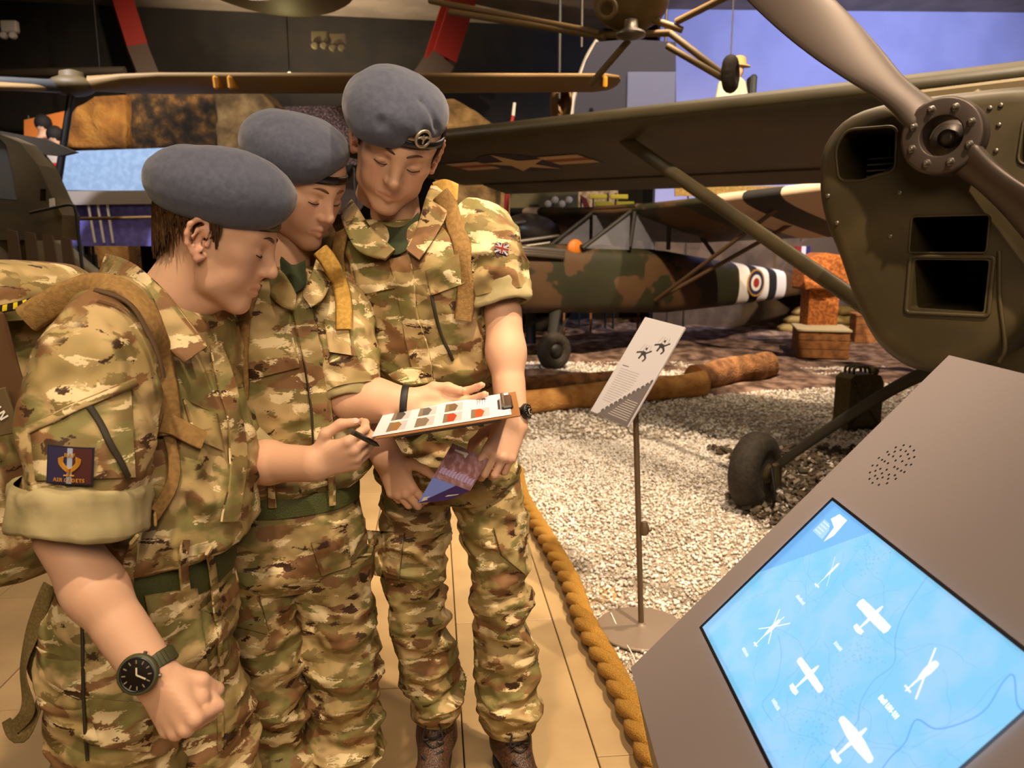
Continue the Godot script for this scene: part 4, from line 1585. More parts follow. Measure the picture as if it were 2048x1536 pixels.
func people_materials() -> void:
	var s := mat(Color.WHITE, 0.52)
	s.vertex_color_use_as_albedo = true
	s.subsurf_scatter_enabled = true
	s.subsurf_scatter_strength = 0.12
	s.metallic_specular = 0.4
	M.skin = s
	M.felt = patchy("felt", [Color(0.265, 0.28, 0.345), Color(0.285, 0.30, 0.367), Color(0.305, 0.318, 0.385)], [0.25, 0.5, 0.8], 0.03, 4.0, 0.95, 0.02, 0.0, 14)
	M.felt.rim_enabled = true
	M.felt.rim = 0.5
	M.felt.rim_tint = 0.4
	M.leather_band = flat("leather_band", Color(0.06, 0.055, 0.06), 0.35)
	M.hair_brown = patchy("hair_brown", [Color(0.21, 0.135, 0.06), Color(0.26, 0.17, 0.08), Color(0.32, 0.215, 0.105)], [0.2, 0.5, 0.85], 0.02, 8.0, 0.42, 0.02, 0.0, 15)
	M.hair_fair = patchy("hair_fair", [Color(0.36, 0.24, 0.12), Color(0.43, 0.30, 0.155)], [0.3, 0.7], 0.02, 8.0, 0.45, 0.02, 0.0, 16)
	M.webbing = patchy("webbing", [Color(0.50, 0.375, 0.19), Color(0.575, 0.44, 0.235)], [0.3, 0.7], 0.02, 8.0, 0.85, 0.04, 0.0, 17)
	M.webbing_bright = patchy("webbing_bright", [Color(0.66, 0.50, 0.20), Color(0.74, 0.58, 0.27)], [0.3, 0.7], 0.02, 8.0, 0.85, 0.04, 0.0, 18)
	M.belt_green = patchy("belt_green", [Color(0.235, 0.25, 0.075), Color(0.275, 0.29, 0.10)], [0.3, 0.7], 0.06, 8.0, 0.7, 0.1, 0.0, 19)
	M.cuff_cloth = patchy("cuff_cloth", [Color(0.52, 0.47, 0.31), Color(0.63, 0.57, 0.40), Color(0.70, 0.64, 0.47)], [0.2, 0.5, 0.85], 0.008, 1.2, 0.9, 0.05, 0.0, 23)
	M.undershirt = flat("undershirt", Color(0.17, 0.20, 0.10), 0.9)
	M.boot_leather = patchy("boot_leather", [Color(0.20, 0.125, 0.075), Color(0.30, 0.19, 0.12)], [0.3, 0.7], 0.05, 5.0, 0.5, 0.2, 0.0, 20)
	M.boot_sole = flat("boot_sole", Color(0.10, 0.07, 0.05), 0.8)
	M.lace = flat("boot_lace", Color(0.10, 0.065, 0.04), 0.8)

# ---------------------------------------------------------------- heads
const SKIN := Color(0.63, 0.365, 0.235)
const SKIN_RED := Color(0.60, 0.28, 0.19)
const LIP := Color(0.52, 0.19, 0.13)

var head_shape: Geo

func make_head() -> Geo:
	var f := Field.new(Vector3(-0.105, -0.150, -0.115), Vector3(0.105, 0.135, 0.127), 0.0027)
	f.ell(Vector3(0, 0.035, -0.012), Vector3(0.0745, 0.083, 0.092), Basis.IDENTITY, 0.02)
	f.ell(Vector3(0, 0.045, 0.028), Vector3(0.061, 0.055, 0.054), Basis.IDENTITY, 0.03)
	f.ell(Vector3(0, -0.028, 0.026), Vector3(0.058, 0.076, 0.056), Basis.IDENTITY, 0.03)
	f.cone(Vector3(0, -0.05, -0.022), Vector3(0, -0.16, -0.04), 0.05, 0.052, 0.03)
	f.cone(Vector3(0, -0.088, 0.058), Vector3(0, -0.11, 0.01), 0.012, 0.03, 0.02)
	for s: float in [-1.0, 1.0]:
		f.cone(Vector3(s * 0.050, -0.02, -0.004), Vector3(s * 0.043, -0.072, 0.022), 0.019, 0.015, 0.025)
		f.cone(Vector3(s * 0.043, -0.072, 0.022), Vector3(s * 0.012, -0.0985, 0.064), 0.015, 0.015, 0.02)
		f.ell(Vector3(s * 0.043, -0.012, 0.051), Vector3(0.021, 0.017, 0.021), Basis.IDENTITY, 0.02)
		f.ell(Vector3(s * 0.033, -0.045, 0.053), Vector3(0.023, 0.026, 0.021), Basis.IDENTITY, 0.02)
	f.ell(Vector3(0, -0.0965, 0.068), Vector3(0.019, 0.015, 0.0155), Basis.IDENTITY, 0.015)
	f.ell(Vector3(0, -0.06, 0.064), Vector3(0.027, 0.026, 0.021), Basis.IDENTITY, 0.018)
	for s: float in [-1.0, 1.0]:
		f.cone(Vector3(s * 0.043, 0.026, 0.062), Vector3(s * 0.008, 0.0225, 0.078), 0.0105, 0.0105, 0.016)
		f.ell(Vector3(s * 0.031, 0.0035, 0.093), Vector3(0.0165, 0.0105, 0.0155), Basis.IDENTITY, 0.012, true)
	f.cone(Vector3(0, 0.016, 0.070), Vector3(0, -0.030, 0.080), 0.013, 0.016, 0.012)
	f.cone(Vector3(0, 0.018, 0.081), Vector3(0, -0.022, 0.1025), 0.0072, 0.0092, 0.014)
	f.ell(Vector3(0, -0.0275, 0.1035), Vector3(0.0112, 0.0092, 0.0098), Basis.IDENTITY, 0.006)
	for s: float in [-1.0, 1.0]:
		f.ell(Vector3(s * 0.0112, -0.031, 0.092), Vector3(0.0072, 0.0068, 0.0092), Basis.IDENTITY, 0.006)
		# lowered upper lid over the eyeball
		f.ell(Vector3(s * 0.031, 0.0025, 0.0685), Vector3(0.0148, 0.0125, 0.0142), Basis.IDENTITY, 0.004)
		f.cone(Vector3(s * 0.018, 0.0075, 0.083), Vector3(s * 0.043, 0.0075, 0.0785), 0.0015, 0.0015, 0.004, true)
		f.cone(Vector3(s * 0.0225, -0.0628, 0.0765), Vector3(0, -0.0590, 0.0872), 0.0038, 0.0052, 0.006)
		f.cone(Vector3(s * 0.020, -0.067, 0.0765), Vector3(0, -0.0705, 0.0853), 0.0042, 0.0060, 0.006)
	for s: float in [-1.0, 1.0]:
		f.cone(Vector3(s * 0.0245, -0.0650, 0.0815), Vector3(0, -0.0647, 0.0940), 0.0017, 0.0020, 0.003, true)
	# ears
	for s: float in [-1.0, 1.0]:
		var ep := func(back: float, y: float, out_: float) -> Vector3:
			return Vector3(s * (0.0735 + back * 0.5 + out_), y - 0.006, 0.004 - back)
		f.ell(ep.call(0.014, 0.001, -0.003), Vector3(0.0045, 0.029, 0.0165), Basis(Vector3.UP, s * 0.5), 0.006)
		var helix := []
		for q in [[0.0, 0.004], [0.002, 0.02], [0.011, 0.031], [0.023, 0.03], [0.031, 0.018], [0.0315, 0.002], [0.027, -0.013], [0.017, -0.024], [0.008, -0.032], [0.001, -0.027]]:
			helix.append(ep.call(q[0], q[1], 0.001))
		f.chain(helix, [0.0036, 0.0038, 0.004, 0.0042, 0.0042, 0.004, 0.004, 0.0046, 0.0062, 0.005], 0.004)
		var anti := []
		for q in [[0.010, 0.020], [0.019, 0.013], [0.021, 0.0], [0.016, -0.013]]:
			anti.append(ep.call(q[0], q[1], 0.0015))
		f.chain(anti, [0.0026, 0.003, 0.0032, 0.003], 0.004)
		f.ell(ep.call(0.010, -0.003, 0.008), Vector3(0.0075, 0.0105, 0.0080), Basis.IDENTITY, 0.008, true)
		f.ell(ep.call(0.0, -0.005, 0.002), Vector3(0.004, 0.006, 0.0045), Basis.IDENTITY, 0.003)
	var g := f.to_geo()
	for p in g.v:
		var c := SKIN
		var lip := maxf(0.0, 1.0 - pow((p.x) / 0.0245, 2) - pow((p.y + 0.0648) / 0.0095, 2))
		if p.z > 0.078 and lip > 0.0:
			c = c.lerp(LIP, minf(lip * 1.5, 0.42))
		var ck := exp(-(pow((absf(p.x) - 0.04) / 0.018, 2) + pow((p.y + 0.028) / 0.018, 2))) if p.z > 0.03 else 0.0
		c = c.lerp(SKIN_RED, ck * 0.5)
		if absf(p.x) > 0.077:
			c = c.lerp(SKIN_RED, 0.45)
		g.col.append(c)
	return g

func frame_of(fwd: Vector3, roll := 0.0) -> Basis:
	var z := fwd.normalized()
	var x := Vector3.UP.cross(z).normalized()
	var y := z.cross(x)
	var b := Basis(x, y, z)
	return Basis(z, roll) * b

# eyebrows, lashes
func face_details(t: Node3D, h: Transform3D, hair: Material) -> void:
	for s: float in [-1.0, 1.0]:
		var g := Geo.new()
		var pts := []
		for q in [[0.010, 0.0240, 0.0905], [0.020, 0.0285, 0.0888], [0.032, 0.0305, 0.0838], [0.047, 0.0255, 0.0735]]:
			pts.append(h * Vector3(s * q[0], q[1], q[2]))
		g.tube(curve(pts, 14), range(15).map(func(i): return 0.0046 * sin(PI * (0.18 + 0.80 * i / 14.0))), 8, true, 0.55)
		put_world(g, "eyebrow", hair, t)
		g = Geo.new()
		pts = []
		for q in [[0.0175, -0.0025, 0.0805], [0.025, -0.0048, 0.0822], [0.033, -0.0050, 0.0818], [0.0435, -0.0022, 0.0762]]:
			pts.append(h * Vector3(s * q[0], q[1], q[2]))
		g.tube(curve(pts, 12), range(13).map(func(_i): return 0.0011), 6)
		put_world(g, "eyelash", flat("lash", Color(0.10, 0.06, 0.035), 0.7), t)

# hair: a close cap of overlapping locks under the beret; combed down the back and sides
func hair_locks(t: Node3D, h: Transform3D, m: Material, low: float, seed_: int) -> void:
	var rng := RandomNumberGenerator.new()
	rng.seed = seed_
	var g := Geo.new()
	for k in 460:
		# angle round the head from the back; 0 = nape, +-PI/2 = over the ears
		var a := rng.randf_range(-1.78, 1.78)
		var ear := smoothstep(0.95, 1.3, absf(a))
		var bottom := lerpf(low + 0.02 * pow(absf(a), 1.5), 0.012, ear) + rng.randf_range(-0.012, 0.020)
		if absf(a) > 1.56:
			bottom = -0.012 + rng.randf_range(-0.004, 0.004)
		var top := 0.065
		var pts := []
		var n := 6
		for i in n + 1:
			var f := float(i) / n
			var y := lerpf(top, bottom, f)
			var aa := a + 0.2 * sin(f * 2.4 + k) * f
			var flick := 1.0 + 0.05 * f * f * sin(k * 1.7)
			var ny := (y - 0.035) / 0.083
			var rr := sqrt(maxf(0.05, 1.0 - ny * ny * 0.75))
			if y < 0.0:
				rr = sqrt(maxf(0.05, 1.0 - pow(0.035 / 0.083, 2) * 0.75)) - (0.0 - y) * 2.0
			pts.append(h * Vector3(sin(aa) * 0.080 * rr * flick, y, -0.012 - cos(aa) * 0.102 * rr * flick + (0.0 if y > 0 else -y * 0.1)))
		var r0 := rng.randf_range(0.0035, 0.0062)
		g.tube(curve(pts, 9), range(10).map(func(i): return r0 * (1.0 - pow(i / 9.0, 3.0) * 0.85)), 5, true, 0.6)
	put_world(g, "hair", m, t)

var crown_points: PackedVector3Array

# beret: felt crown swelling over a leather band
func beret(t: Node3D, h: Transform3D, balls: Array, creases: Array, band: Array, cut := Vector3(0.12, -0.965, 0.10)) -> void:
	var lo := Vector3(-0.18, -0.05, -0.22)
	var f := Field.new(lo, Vector3(0.18, 0.21, 0.18), 0.005)
	for b in balls:
		f.ell(b[0], b[1], Basis.from_euler(b[2]), b[3])
	f.ell(cut, Vector3.ONE, Basis.IDENTITY, 0.016, true)
	var g := f.to_geo()
	for i in g.v.size():
		var p := g.v[i]
		var push := 0.010 * folds.get_noise_3dv(p * 22.0) + 0.022 * folds.get_noise_3dv(p * 9.0 + Vector3(3, 1, band[0] * 90.0))
		var dent := 0.0
		for c in creases:
			var q := Geometry3D.get_closest_point_to_segment(p, c[0], c[1])
			dent += c[2] * exp(-pow(p.distance_to(q) / c[3], 2.0))
		g.v[i] = h * (p * (1.0 + push) - (p - Vector3(0, 0.05, 0)).normalized() * dent)
	crown_points = g.v.duplicate()
	put_world(g, "beret_crown", M.felt, t)
	g = Geo.new()
	var path := []
	var n := 48
	for i in n + 1:
		var a := TAU * i / n
		var y: float = lerpf(band[0], band[1], 0.5 + 0.5 * cos(a)) + band[2] * sin(a)
		path.append(h * Vector3(sin(a) * 0.0795, y, -0.010 + cos(a) * 0.098))
	var rows := []
	for p in path:
		var up := h.basis.y.normalized()
		var o: Vector3 = (p - h * Vector3(0, 0.05, -0.01))
		o = (o - up * o.dot(up)).normalized()
		rows.append([p + o * 0.004 + up * 0.008, p + o * 0.0055, p + o * 0.004 - up * 0.008, p - o * 0.006 - up * 0.008, p - o * 0.006 + up * 0.008])
	g.grid(rows, true)
	put_world(g, "beret_band", M.leather_band, t)

# ---------------------------------------------------------------- hands and forearms
# frame: x towards the thumb, y towards the fingertips, z towards the back of the hand
func hand_frame(y: Vector3, x_hint: Vector3, right_hand: bool) -> Basis:
	var yy := y.normalized()
	var xx := (x_hint - yy * x_hint.dot(yy)).normalized()
	var zz := yy.cross(xx) if right_hand else xx.cross(yy)
	return Basis(xx, yy, zz)

func arm_and_hand(elbow: Vector3, mid: Vector3, wrist: Vector3, radii: Array, b: Basis, curls: Array, splay: Array, thumb: Array, scale := 1.0) -> Geo:
	var lo := elbow.min(wrist).min(mid) - Vector3.ONE * 0.07
	var hi := elbow.max(wrist).max(mid) + Vector3.ONE * 0.07
	var tips := []
	var knuckle := [Vector3(0.027, 0.086, 0.003), Vector3(0.008, 0.090, 0.006), Vector3(-0.012, 0.086, 0.004), Vector3(-0.029, 0.077, -0.001)]
	var lens := [[0.043, 0.026, 0.020], [0.047, 0.030, 0.021], [0.043, 0.028, 0.021], [0.034, 0.021, 0.018]]
	var chains := []
	for k in 4:
		var p: Vector3 = knuckle[k]
		var pts := [wrist + b * (p * scale)]
		var ang := 0.0
		for j in 3:
			ang += deg_to_rad(curls[k][j])
			var dir := Vector3(sin(splay[k]) * cos(ang), cos(splay[k]) * cos(ang), -sin(ang))
			p += dir * lens[k][j]
			pts.append(wrist + b * (p * scale))
		chains.append(pts)
		tips.append_array(pts)
	var th := []
	for q in thumb:
		th.append(wrist + b * (q * scale))
	tips.append_array(th)
	for q in tips:
		lo = lo.min(q - Vector3.ONE * 0.02)
		hi = hi.max(q + Vector3.ONE * 0.02)
	var f := Field.new(lo, hi, 0.0034)
	var fore := (wrist - elbow).normalized()
	f.cone(elbow, mid, radii[0], radii[1], 0.02)
	f.cone(mid, wrist, radii[1], radii[2], 0.03)
	# wrist is wider than thick
	f.cone(wrist + b.x * 0.009, mid.lerp(wrist, 0.45) + b.x * 0.004, radii[2] * 0.82, radii[2] * 0.9, 0.02)
	f.cone(wrist - b.x * 0.009, mid.lerp(wrist, 0.45) - b.x * 0.004, radii[2] * 0.82, radii[2] * 0.9, 0.02)
	for k in 4:
		var base := Vector3(knuckle[k].x * 0.55, 0.006, 0.0)
		f.cone(wrist + b * (base * scale), chains[k][0], 0.0165 * scale, 0.0118 * scale, 0.012)
	# palm pads
	f.ell(wrist + b * (Vector3(0.019, 0.036, -0.010) * scale), Vector3(0.017, 0.030, 0.013) * scale, b, 0.012)
	f.ell(wrist + b * (Vector3(-0.020, 0.040, -0.008) * scale), Vector3(0.014, 0.032, 0.012) * scale, b, 0.012)
	if curls[0][0] > 70.0:
		f.ell(wrist + b * (Vector3(0.006, 0.066, -0.022) * scale), Vector3(0.034, 0.022, 0.020) * scale, b, 0.01)
	for k in 4:
		var r: float = [0.0092, 0.0094, 0.0090, 0.0080][k] * scale
		f.chain(chains[k], [r * 1.1, r * 1.0, r * 0.94, r * 0.78], 0.003)
		f.ell(chains[k][0] + b.z * 0.003, Vector3.ONE * r * 1.06, Basis.IDENTITY, 0.005)
	f.chain(th, [0.0145 * scale, 0.0115 * scale, 0.0105 * scale, 0.0085 * scale], 0.006)
	var g := f.to_geo()
	for p in g.v:
		g.col.append(SKIN)
	# nails
	for k in 5:
		var pts: Array = chains[k] if k < 4 else th
		var a: Vector3 = pts[pts.size() - 2]
		var e: Vector3 = pts[pts.size() - 1]
		var dir := (e - a).normalized()
		var r: float = ([0.0092, 0.0094, 0.0090, 0.0080][k] if k < 4 else 0.0105) * scale
		var out_: Vector3
		if k < 4:
			var ang := deg_to_rad(curls[k][0] + curls[k][1] + curls[k][2])
			out_ = b * Vector3(0, sin(ang), cos(ang))
		else:
			out_ = b * Vector3(0.75, -0.1, 0.65)
		out_ = (out_ - dir * out_.dot(dir)).normalized()
		var first := g.v.size()
		g.ball(e + out_ * r * 0.62 - dir * 0.001, Vector3(r * 0.62, r * 0.2, r * 0.8), Basis(out_.cross(dir).normalized(), out_, dir), 12, 6)
		g.paint(first, Color(0.74, 0.44, 0.33))
	return g

func neck_geo(a: Vector3, b: Vector3, ra: float, rb: float) -> Geo:
	var g := Geo.new()
	var mid := a.lerp(b, 0.5)
	g.tube(curve([a, mid, b], 12), range(13).map(func(i): return lerpf(ra, rb, i / 12.0) * (1.0 - 0.06 * sin(PI * i / 12.0))), 32)
	g.paint(0, SKIN)
	return g

# unseen trunk and legs, so that the figure is whole under its clothes
func core_geo(pelvis: Vector3, chest: Vector3, neck: Vector3, shoulders: Array, elbows: Array, knees: Array, ankles: Array) -> Geo:
	var lo := pelvis
	var hi := pelvis
	for p in [chest, neck] + shoulders + elbows + knees + ankles:
		lo = lo.min(p)
		hi = hi.max(p)
	var f := Field.new(lo - Vector3.ONE * 0.15, hi + Vector3.ONE * 0.15, 0.022)
	f.cone(pelvis, chest, 0.09, 0.085, 0.05)
	f.cone(chest, neck, 0.085, 0.045, 0.05)
	for i in 2:
		f.cone(chest.lerp(neck, 0.6), shoulders[i], 0.05, 0.045, 0.04)
		f.cone(shoulders[i], elbows[i], 0.045, 0.04, 0.03)
		var side: Vector3 = pelvis + (knees[i] - knees[1 - i]) * 0.3
		f.cone(side, knees[i], 0.065, 0.05, 0.05)
		f.cone(knees[i], ankles[i], 0.048, 0.036, 0.03)
	var g := f.to_geo()
	g.paint(0, SKIN)
	return g

# ---------------------------------------------------------------- things laid on the clothes
var skins := []

func add_skin(o: MeshInstance3D) -> void:
	skins.append([o.mesh.generate_triangle_mesh(), o.global_transform])

func lay(x: float, y: float, fallback: float) -> Array:
	var dir := (at(x, y, 1.0) - EYE).normalized()
	var best := INF
	var out := []
	for s in skins:
		var inv: Transform3D = s[1].affine_inverse()
		var hit: Dictionary = s[0].intersect_ray(inv * EYE, inv.basis * dir)
		if hit:
			var p: Vector3 = s[1] * hit.position
			var dd := p.distance_to(EYE)
			if dd < best:
				best = dd
				var n: Vector3 = (s[1].basis * hit.normal).normalized()
				if n.dot(dir) > 0:
					n = -n
				out = [p, n]
	if out.is_empty():
		return [at(x, y, fallback), -dir]
	return out

func laid_path(px: Array, steps: int, fallback: float, lift: float) -> Array:
	var pts := curve(px, steps)
	var P := []
	var N := []
	for q in pts:
		var h := lay(q.x, q.y, fallback)
		P.append(h[0])
		N.append(h[1])
	# smooth out folds below
	for pass_ in 4:
		var P2 := P.duplicate()
		var N2 := N.duplicate()
		for i in range(1, P.size() - 1):
			P2[i] = (P[i - 1] + P[i] * 2.0 + P[i + 1]) * 0.25
			N2[i] = (N[i - 1] + N[i] + N[i + 1]).normalized()
		P = P2
		N = N2
	for i in P.size():
		P[i] += N[i] * lift
	return [P, N]

func ribbon_geo(P: Array, N: Array, wide: float, thick: float) -> Geo:
	var rows := []
	for i in P.size():
		var t: Vector3 = (P[mini(i + 1, P.size() - 1)] - P[maxi(i - 1, 0)]).normalized()
		var s := t.cross(N[i]).normalized() * wide * 0.5
		var n: Vector3 = s.cross(t).normalized() * thick * 0.5
		if n.dot(N[i]) < 0:
			n = -n
		var e := s * (1.0 - minf(0.3, thick / wide))
		rows.append([P[i] + s, P[i] + e + n, P[i] + n * 1.1, P[i] - e + n, P[i] - s, P[i] - e - n, P[i] + e - n])
	var g := Geo.new()
	g.grid(rows, true, true, true)
	return g

func strap(t: Node3D, px: Array, fallback: float, wide: float, m: Material, called := "strap", lift := 0.006, thick := 0.005, steps := 24) -> void:
	var r := laid_path(px, steps, fallback, lift)
	put_world(ribbon_geo(r[0], r[1], wide, thick), called, m, t)

# a cloth panel (pocket flap, badge backing) on the surface below four corners
func panel_geo(c: Array, fallback: float, lift: float, thick: float, nu := 10, nv := 10) -> Geo:
	var P := []
	var N := []
	for j in nv + 1:
		var rp := []
		var rn := []
		for i in nu + 1:
			var f := float(i) / nu
			var k := float(j) / nv
			var q: Vector2 = c[0].lerp(c[1], f).lerp(c[3].lerp(c[2], f), k)
			var h := lay(q.x, q.y, fallback)
			rp.append(h[0])
			rn.append(h[1])
		P.append(rp)
		N.append(rn)
	for pass_ in 3:
		var P2 := []
		for j in nv + 1:
			var r := []
			for i in nu + 1:
				var s: Vector3 = P[j][i] * 2.0
				s += P[j][maxi(i - 1, 0)] + P[j][mini(i + 1, nu)] + P[maxi(j - 1, 0)][i] + P[mini(j + 1, nv)][i]
				r.append(s / 6.0)
			P2.append(r)
		for j in nv + 1:
			for i in nu + 1:
				if i > 0 and j > 0 and i < nu and j < nv:
					P[j][i] = P2[j][i]
	var mean := Vector3.ZERO
	for r in N:
		for n in r:
			mean += n
	mean = mean.normalized()
	var rows := []
	for j in nv + 1:
		var r := []
		for i in nu + 1:
			r.append(P[j][i] + mean * lift)
		rows.append(r)
	# wrap: back edge under, then over the top
	var g := Geo.new()
	var full := []
	for j in nv + 1:
		var r := []
		for i in nu + 1:
			r.append(rows[j][i] + mean * thick * 0.5)
		for i in range(nu, -1, -1):
			r.append(rows[j][i] - mean * thick * 0.5)
		full.append(r)
	g.grid(full, true, true, true)
	return g

func panel(t: Node3D, c: Array, fallback: float, m: Material, called: String, lift := 0.004, thick := 0.004) -> MeshInstance3D:
	return put_world(panel_geo(c, fallback, lift, thick), called, m, t)

# sheet between two edges given in space
func sheet_geo(top: Array, low: Array, thick: float, n := 24, rowsn := 6) -> Geo:
	var A := curve(top, n)
	var B := curve(low, n)
	var g := Geo.new()
	var full := []
	for i in n + 1:
		var t: Vector3 = (A[mini(i + 1, n)] - A[maxi(i - 1, 0)]).normalized()
		var d: Vector3 = B[i] - A[i]
		var nn := t.cross(d).normalized() * thick * 0.5
		var r := []
		for k in rowsn + 1:
			r.append(A[i] + d * (float(k) / rowsn) + nn)
		for k in range(rowsn, -1, -1):
			r.append(A[i] + d * (float(k) / rowsn) - nn)
		full.append(r)
	g.grid(full, true, true, true)
	return g

# ---------------------------------------------------------------- garments
func torso_rings(list: Array, fwd: Vector3) -> Array:
	# each: [pixel x, pixel y, depth, half front-back, half across, fold]
	var f := Vector3(fwd.x, 0, fwd.z).normalized()
	var r := f.cross(Vector3.UP)
	var out := []
	for q in list:
		out.append([at(q[0], q[1], q[2]), r * q[4], f * q[3], q[5]])
	return out

func limb_rings(list: Array, flat_dir: Vector3) -> Array:
	# each: [point, radius, radius across, fold]
	var out := []
	for i in list.size():
		var a: Vector3 = list[maxi(i - 1, 0)][0]
		var b: Vector3 = list[mini(i + 1, list.size() - 1)][0]
		var t := (b - a).normalized()
		var s := t.cross(flat_dir).normalized()
		var w := s.cross(t).normalized()
		out.append([list[i][0], s * list[i][1], w * list[i][2], list[i][3]])
	return out

func garment(t: Node3D, rings: Array, n_u: int, n_v: int, stretch: Vector3, m: Material, called: String, power := 1.0, shift := 0.0, cap0 := false, cap1 := false) -> MeshInstance3D:
	var g := Geo.new()
	g.grid(cloth_rows(rings, n_u, n_v, stretch, power, shift), true, cap0, cap1)
	var o := put_world(g, called, m, t)
	add_skin(o)
	return o

# rolled-up sleeve end: a fat soft ring
func cuff(t: Node3D, a: Vector3, b: Vector3, r: float, m: Material, shift: float) -> void:
	var ax := (b - a).normalized()
	var s := ax.cross(Vector3(0.3, 0.2, 1).normalized()).normalized()
	var w := s.cross(ax)
	var L := (b - a).length()
	var rows := []
	var prof := [[0.90, 0.0], [0.99, 0.04], [1.05, 0.14], [1.07, 0.3], [1.06, 0.5], [1.07, 0.7], [1.07, 0.88], [1.03, 0.97], [0.97, 1.0], [0.90, 0.98], [0.86, 0.85], [0.85, 0.5]]
	for q in prof:
		var row := []
		for i in 64:
			var an := TAU * i / 64
			var d := s * cos(an) + w * sin(an)
			var p: Vector3 = a + ax * (L * q[1]) + d * (r * q[0])
			var k := folds.get_noise_3dv((p + Vector3.ONE * shift) * Vector3(16, 9, 16))
			row.append(p + d * k * 0.010 + ax * folds.get_noise_3dv((p + Vector3.ONE * (shift + 5.0)) * 9.0) * 0.012)
		rows.append(row)
	var g := Geo.new()
	g.grid(rows, true)
	var o := put_world(g, "sleeve_cuff", m, t)
	add_skin(o)

# ankle boot: foot lathe along a bent sole line, with laces
func boot(t: Node3D, ankle: Vector3, toe_dir: Vector3) -> void:
	var f := Vector3(toe_dir.x, 0, toe_dir.z).normalized()
	var s := f.cross(Vector3.UP)
	var heel := Vector3(ankle.x, 0, ankle.z) - f * 0.055
	var g := Geo.new()
	var fld := Field.new(Vector3(ankle.x - 0.3, 0.0, ankle.z - 0.3), Vector3(ankle.x + 0.3, 0.30, ankle.z + 0.3), 0.007)
	fld.cone(heel + f * 0.05 + Vector3(0, 0.27, 0), heel + f * 0.045 + Vector3(0, 0.10, 0), 0.052, 0.05, 0.02)
	fld.cone(heel + f * 0.01 + Vector3(0, 0.05, 0), heel + f * 0.02 + Vector3(0, 0.12, 0), 0.034, 0.036, 0.03)
	fld.cone(heel + f * 0.06 + Vector3(0, 0.10, 0), heel + f * 0.20 + Vector3(0, 0.055, 0), 0.05, 0.034, 0.03)
	fld.cone(heel + f * 0.17 + Vector3(0, 0.05, 0) + s * 0.012, heel + f * 0.225 + Vector3(0, 0.045, 0), 0.038, 0.036, 0.02)
	fld.cone(heel + f * 0.17 + Vector3(0, 0.05, 0) - s * 0.014, heel + f * 0.215 + Vector3(0, 0.045, 0), 0.036, 0.034, 0.02)
	put_world(fld.to_geo(), "boot_upper", M.boot_leather, t)
	var ol := []
	for q in [[-0.035, -0.026], [-0.04, 0.0], [-0.035, 0.026], [0.0, 0.036], [0.08, 0.036], [0.16, 0.050], [0.22, 0.047], [0.262, 0.02], [0.265, -0.012], [0.225, -0.046], [0.16, -0.049], [0.08, -0.036], [0.0, -0.036]]:
		ol.append(Vector2(q[0], q[1]))
	g.prism(heel + Vector3(0, 0.001, 0), f, s, Vector3.UP, ol, 0.028)
	put_world(g, "boot_sole", M.boot_sole, t)
	for k in 7:
		var c := heel + f * lerpf(0.165, 0.098, minf(k / 4.0, 1.0)) + Vector3(0, lerpf(0.10, 0.155, minf(k / 4.0, 1.0)), 0)
		if k > 4:
			c = heel + f * 0.099 + Vector3(0, 0.155 + (k - 4) * 0.03, 0)
		g = Geo.new()
		var sgn := 1.0 if k % 2 == 0 else -1.0
		g.tube(curve([c - s * 0.028 - f * 0.012, c + f * 0.006 - Vector3(0, 0.006, 0), c + s * 0.028 - f * 0.012 + Vector3(0, 0.014 * sgn, 0)], 8), range(9).map(func(_i): return 0.0032), 6)
		put_world(g, "boot_lace", M.lace, t)
	g = Geo.new()
	for sd: float in [-1.0, 1.0]:
		g.tube(curve([heel + f * 0.105 + Vector3(0, 0.19, 0), heel + f * 0.125 + s * sd * 0.018 + Vector3(0, 0.175, 0), heel + f * 0.135 + s * sd * 0.026 + Vector3(0, 0.145, 0), heel + f * 0.13 + s * sd * 0.012 + Vector3(0, 0.14, 0)], 14), range(15).map(func(_i): return 0.0024), 6)
	put_world(g, "boot_lace", M.lace, t)

# ---------------------------------------------------------------- the three cadets
func leg_pair(t: Node3D, waist: Array, legs: Array, m: Material, shift: float) -> void:
	# waist rings and two legs in one piece of cloth
	var g := Geo.new()
	g.grid(cloth_rows(waist, 96, 40, Vector3(5, 9, 5), 0.92, shift), true, true, true)
	var k := 0
	for l in legs:
		g.grid(cloth_rows(l, 72, 110, Vector3(4.2, 7.5, 4.2), 0.95, shift + 3.0 * k), true, true, true)
		k += 1
	var o := put_world(g, "trousers", m, t)
	add_skin(o)

func leg_rings(hip: Vector3, knee: Vector3, ankle: Vector3, r: Array) -> Array:
	var a := hip.lerp(knee, 0.5)
	var b := knee.lerp(ankle, 0.5)
	return limb_rings([[hip, r[0], r[0] * 1.06, 0.009], [a, r[1], r[1] * 1.06, 0.014], [knee, r[2], r[2], 0.020], [b, r[3], r[3], 0.018], [ankle.lerp(b, 0.35), r[4] * 1.06, r[4] * 1.06, 0.024], [ankle, r[4], r[4], 0.012], [ankle - Vector3(0, 0.035, 0), r[4] * 0.72, r[4] * 0.72, 0.004]], Vector3(0.1, 0, 1))

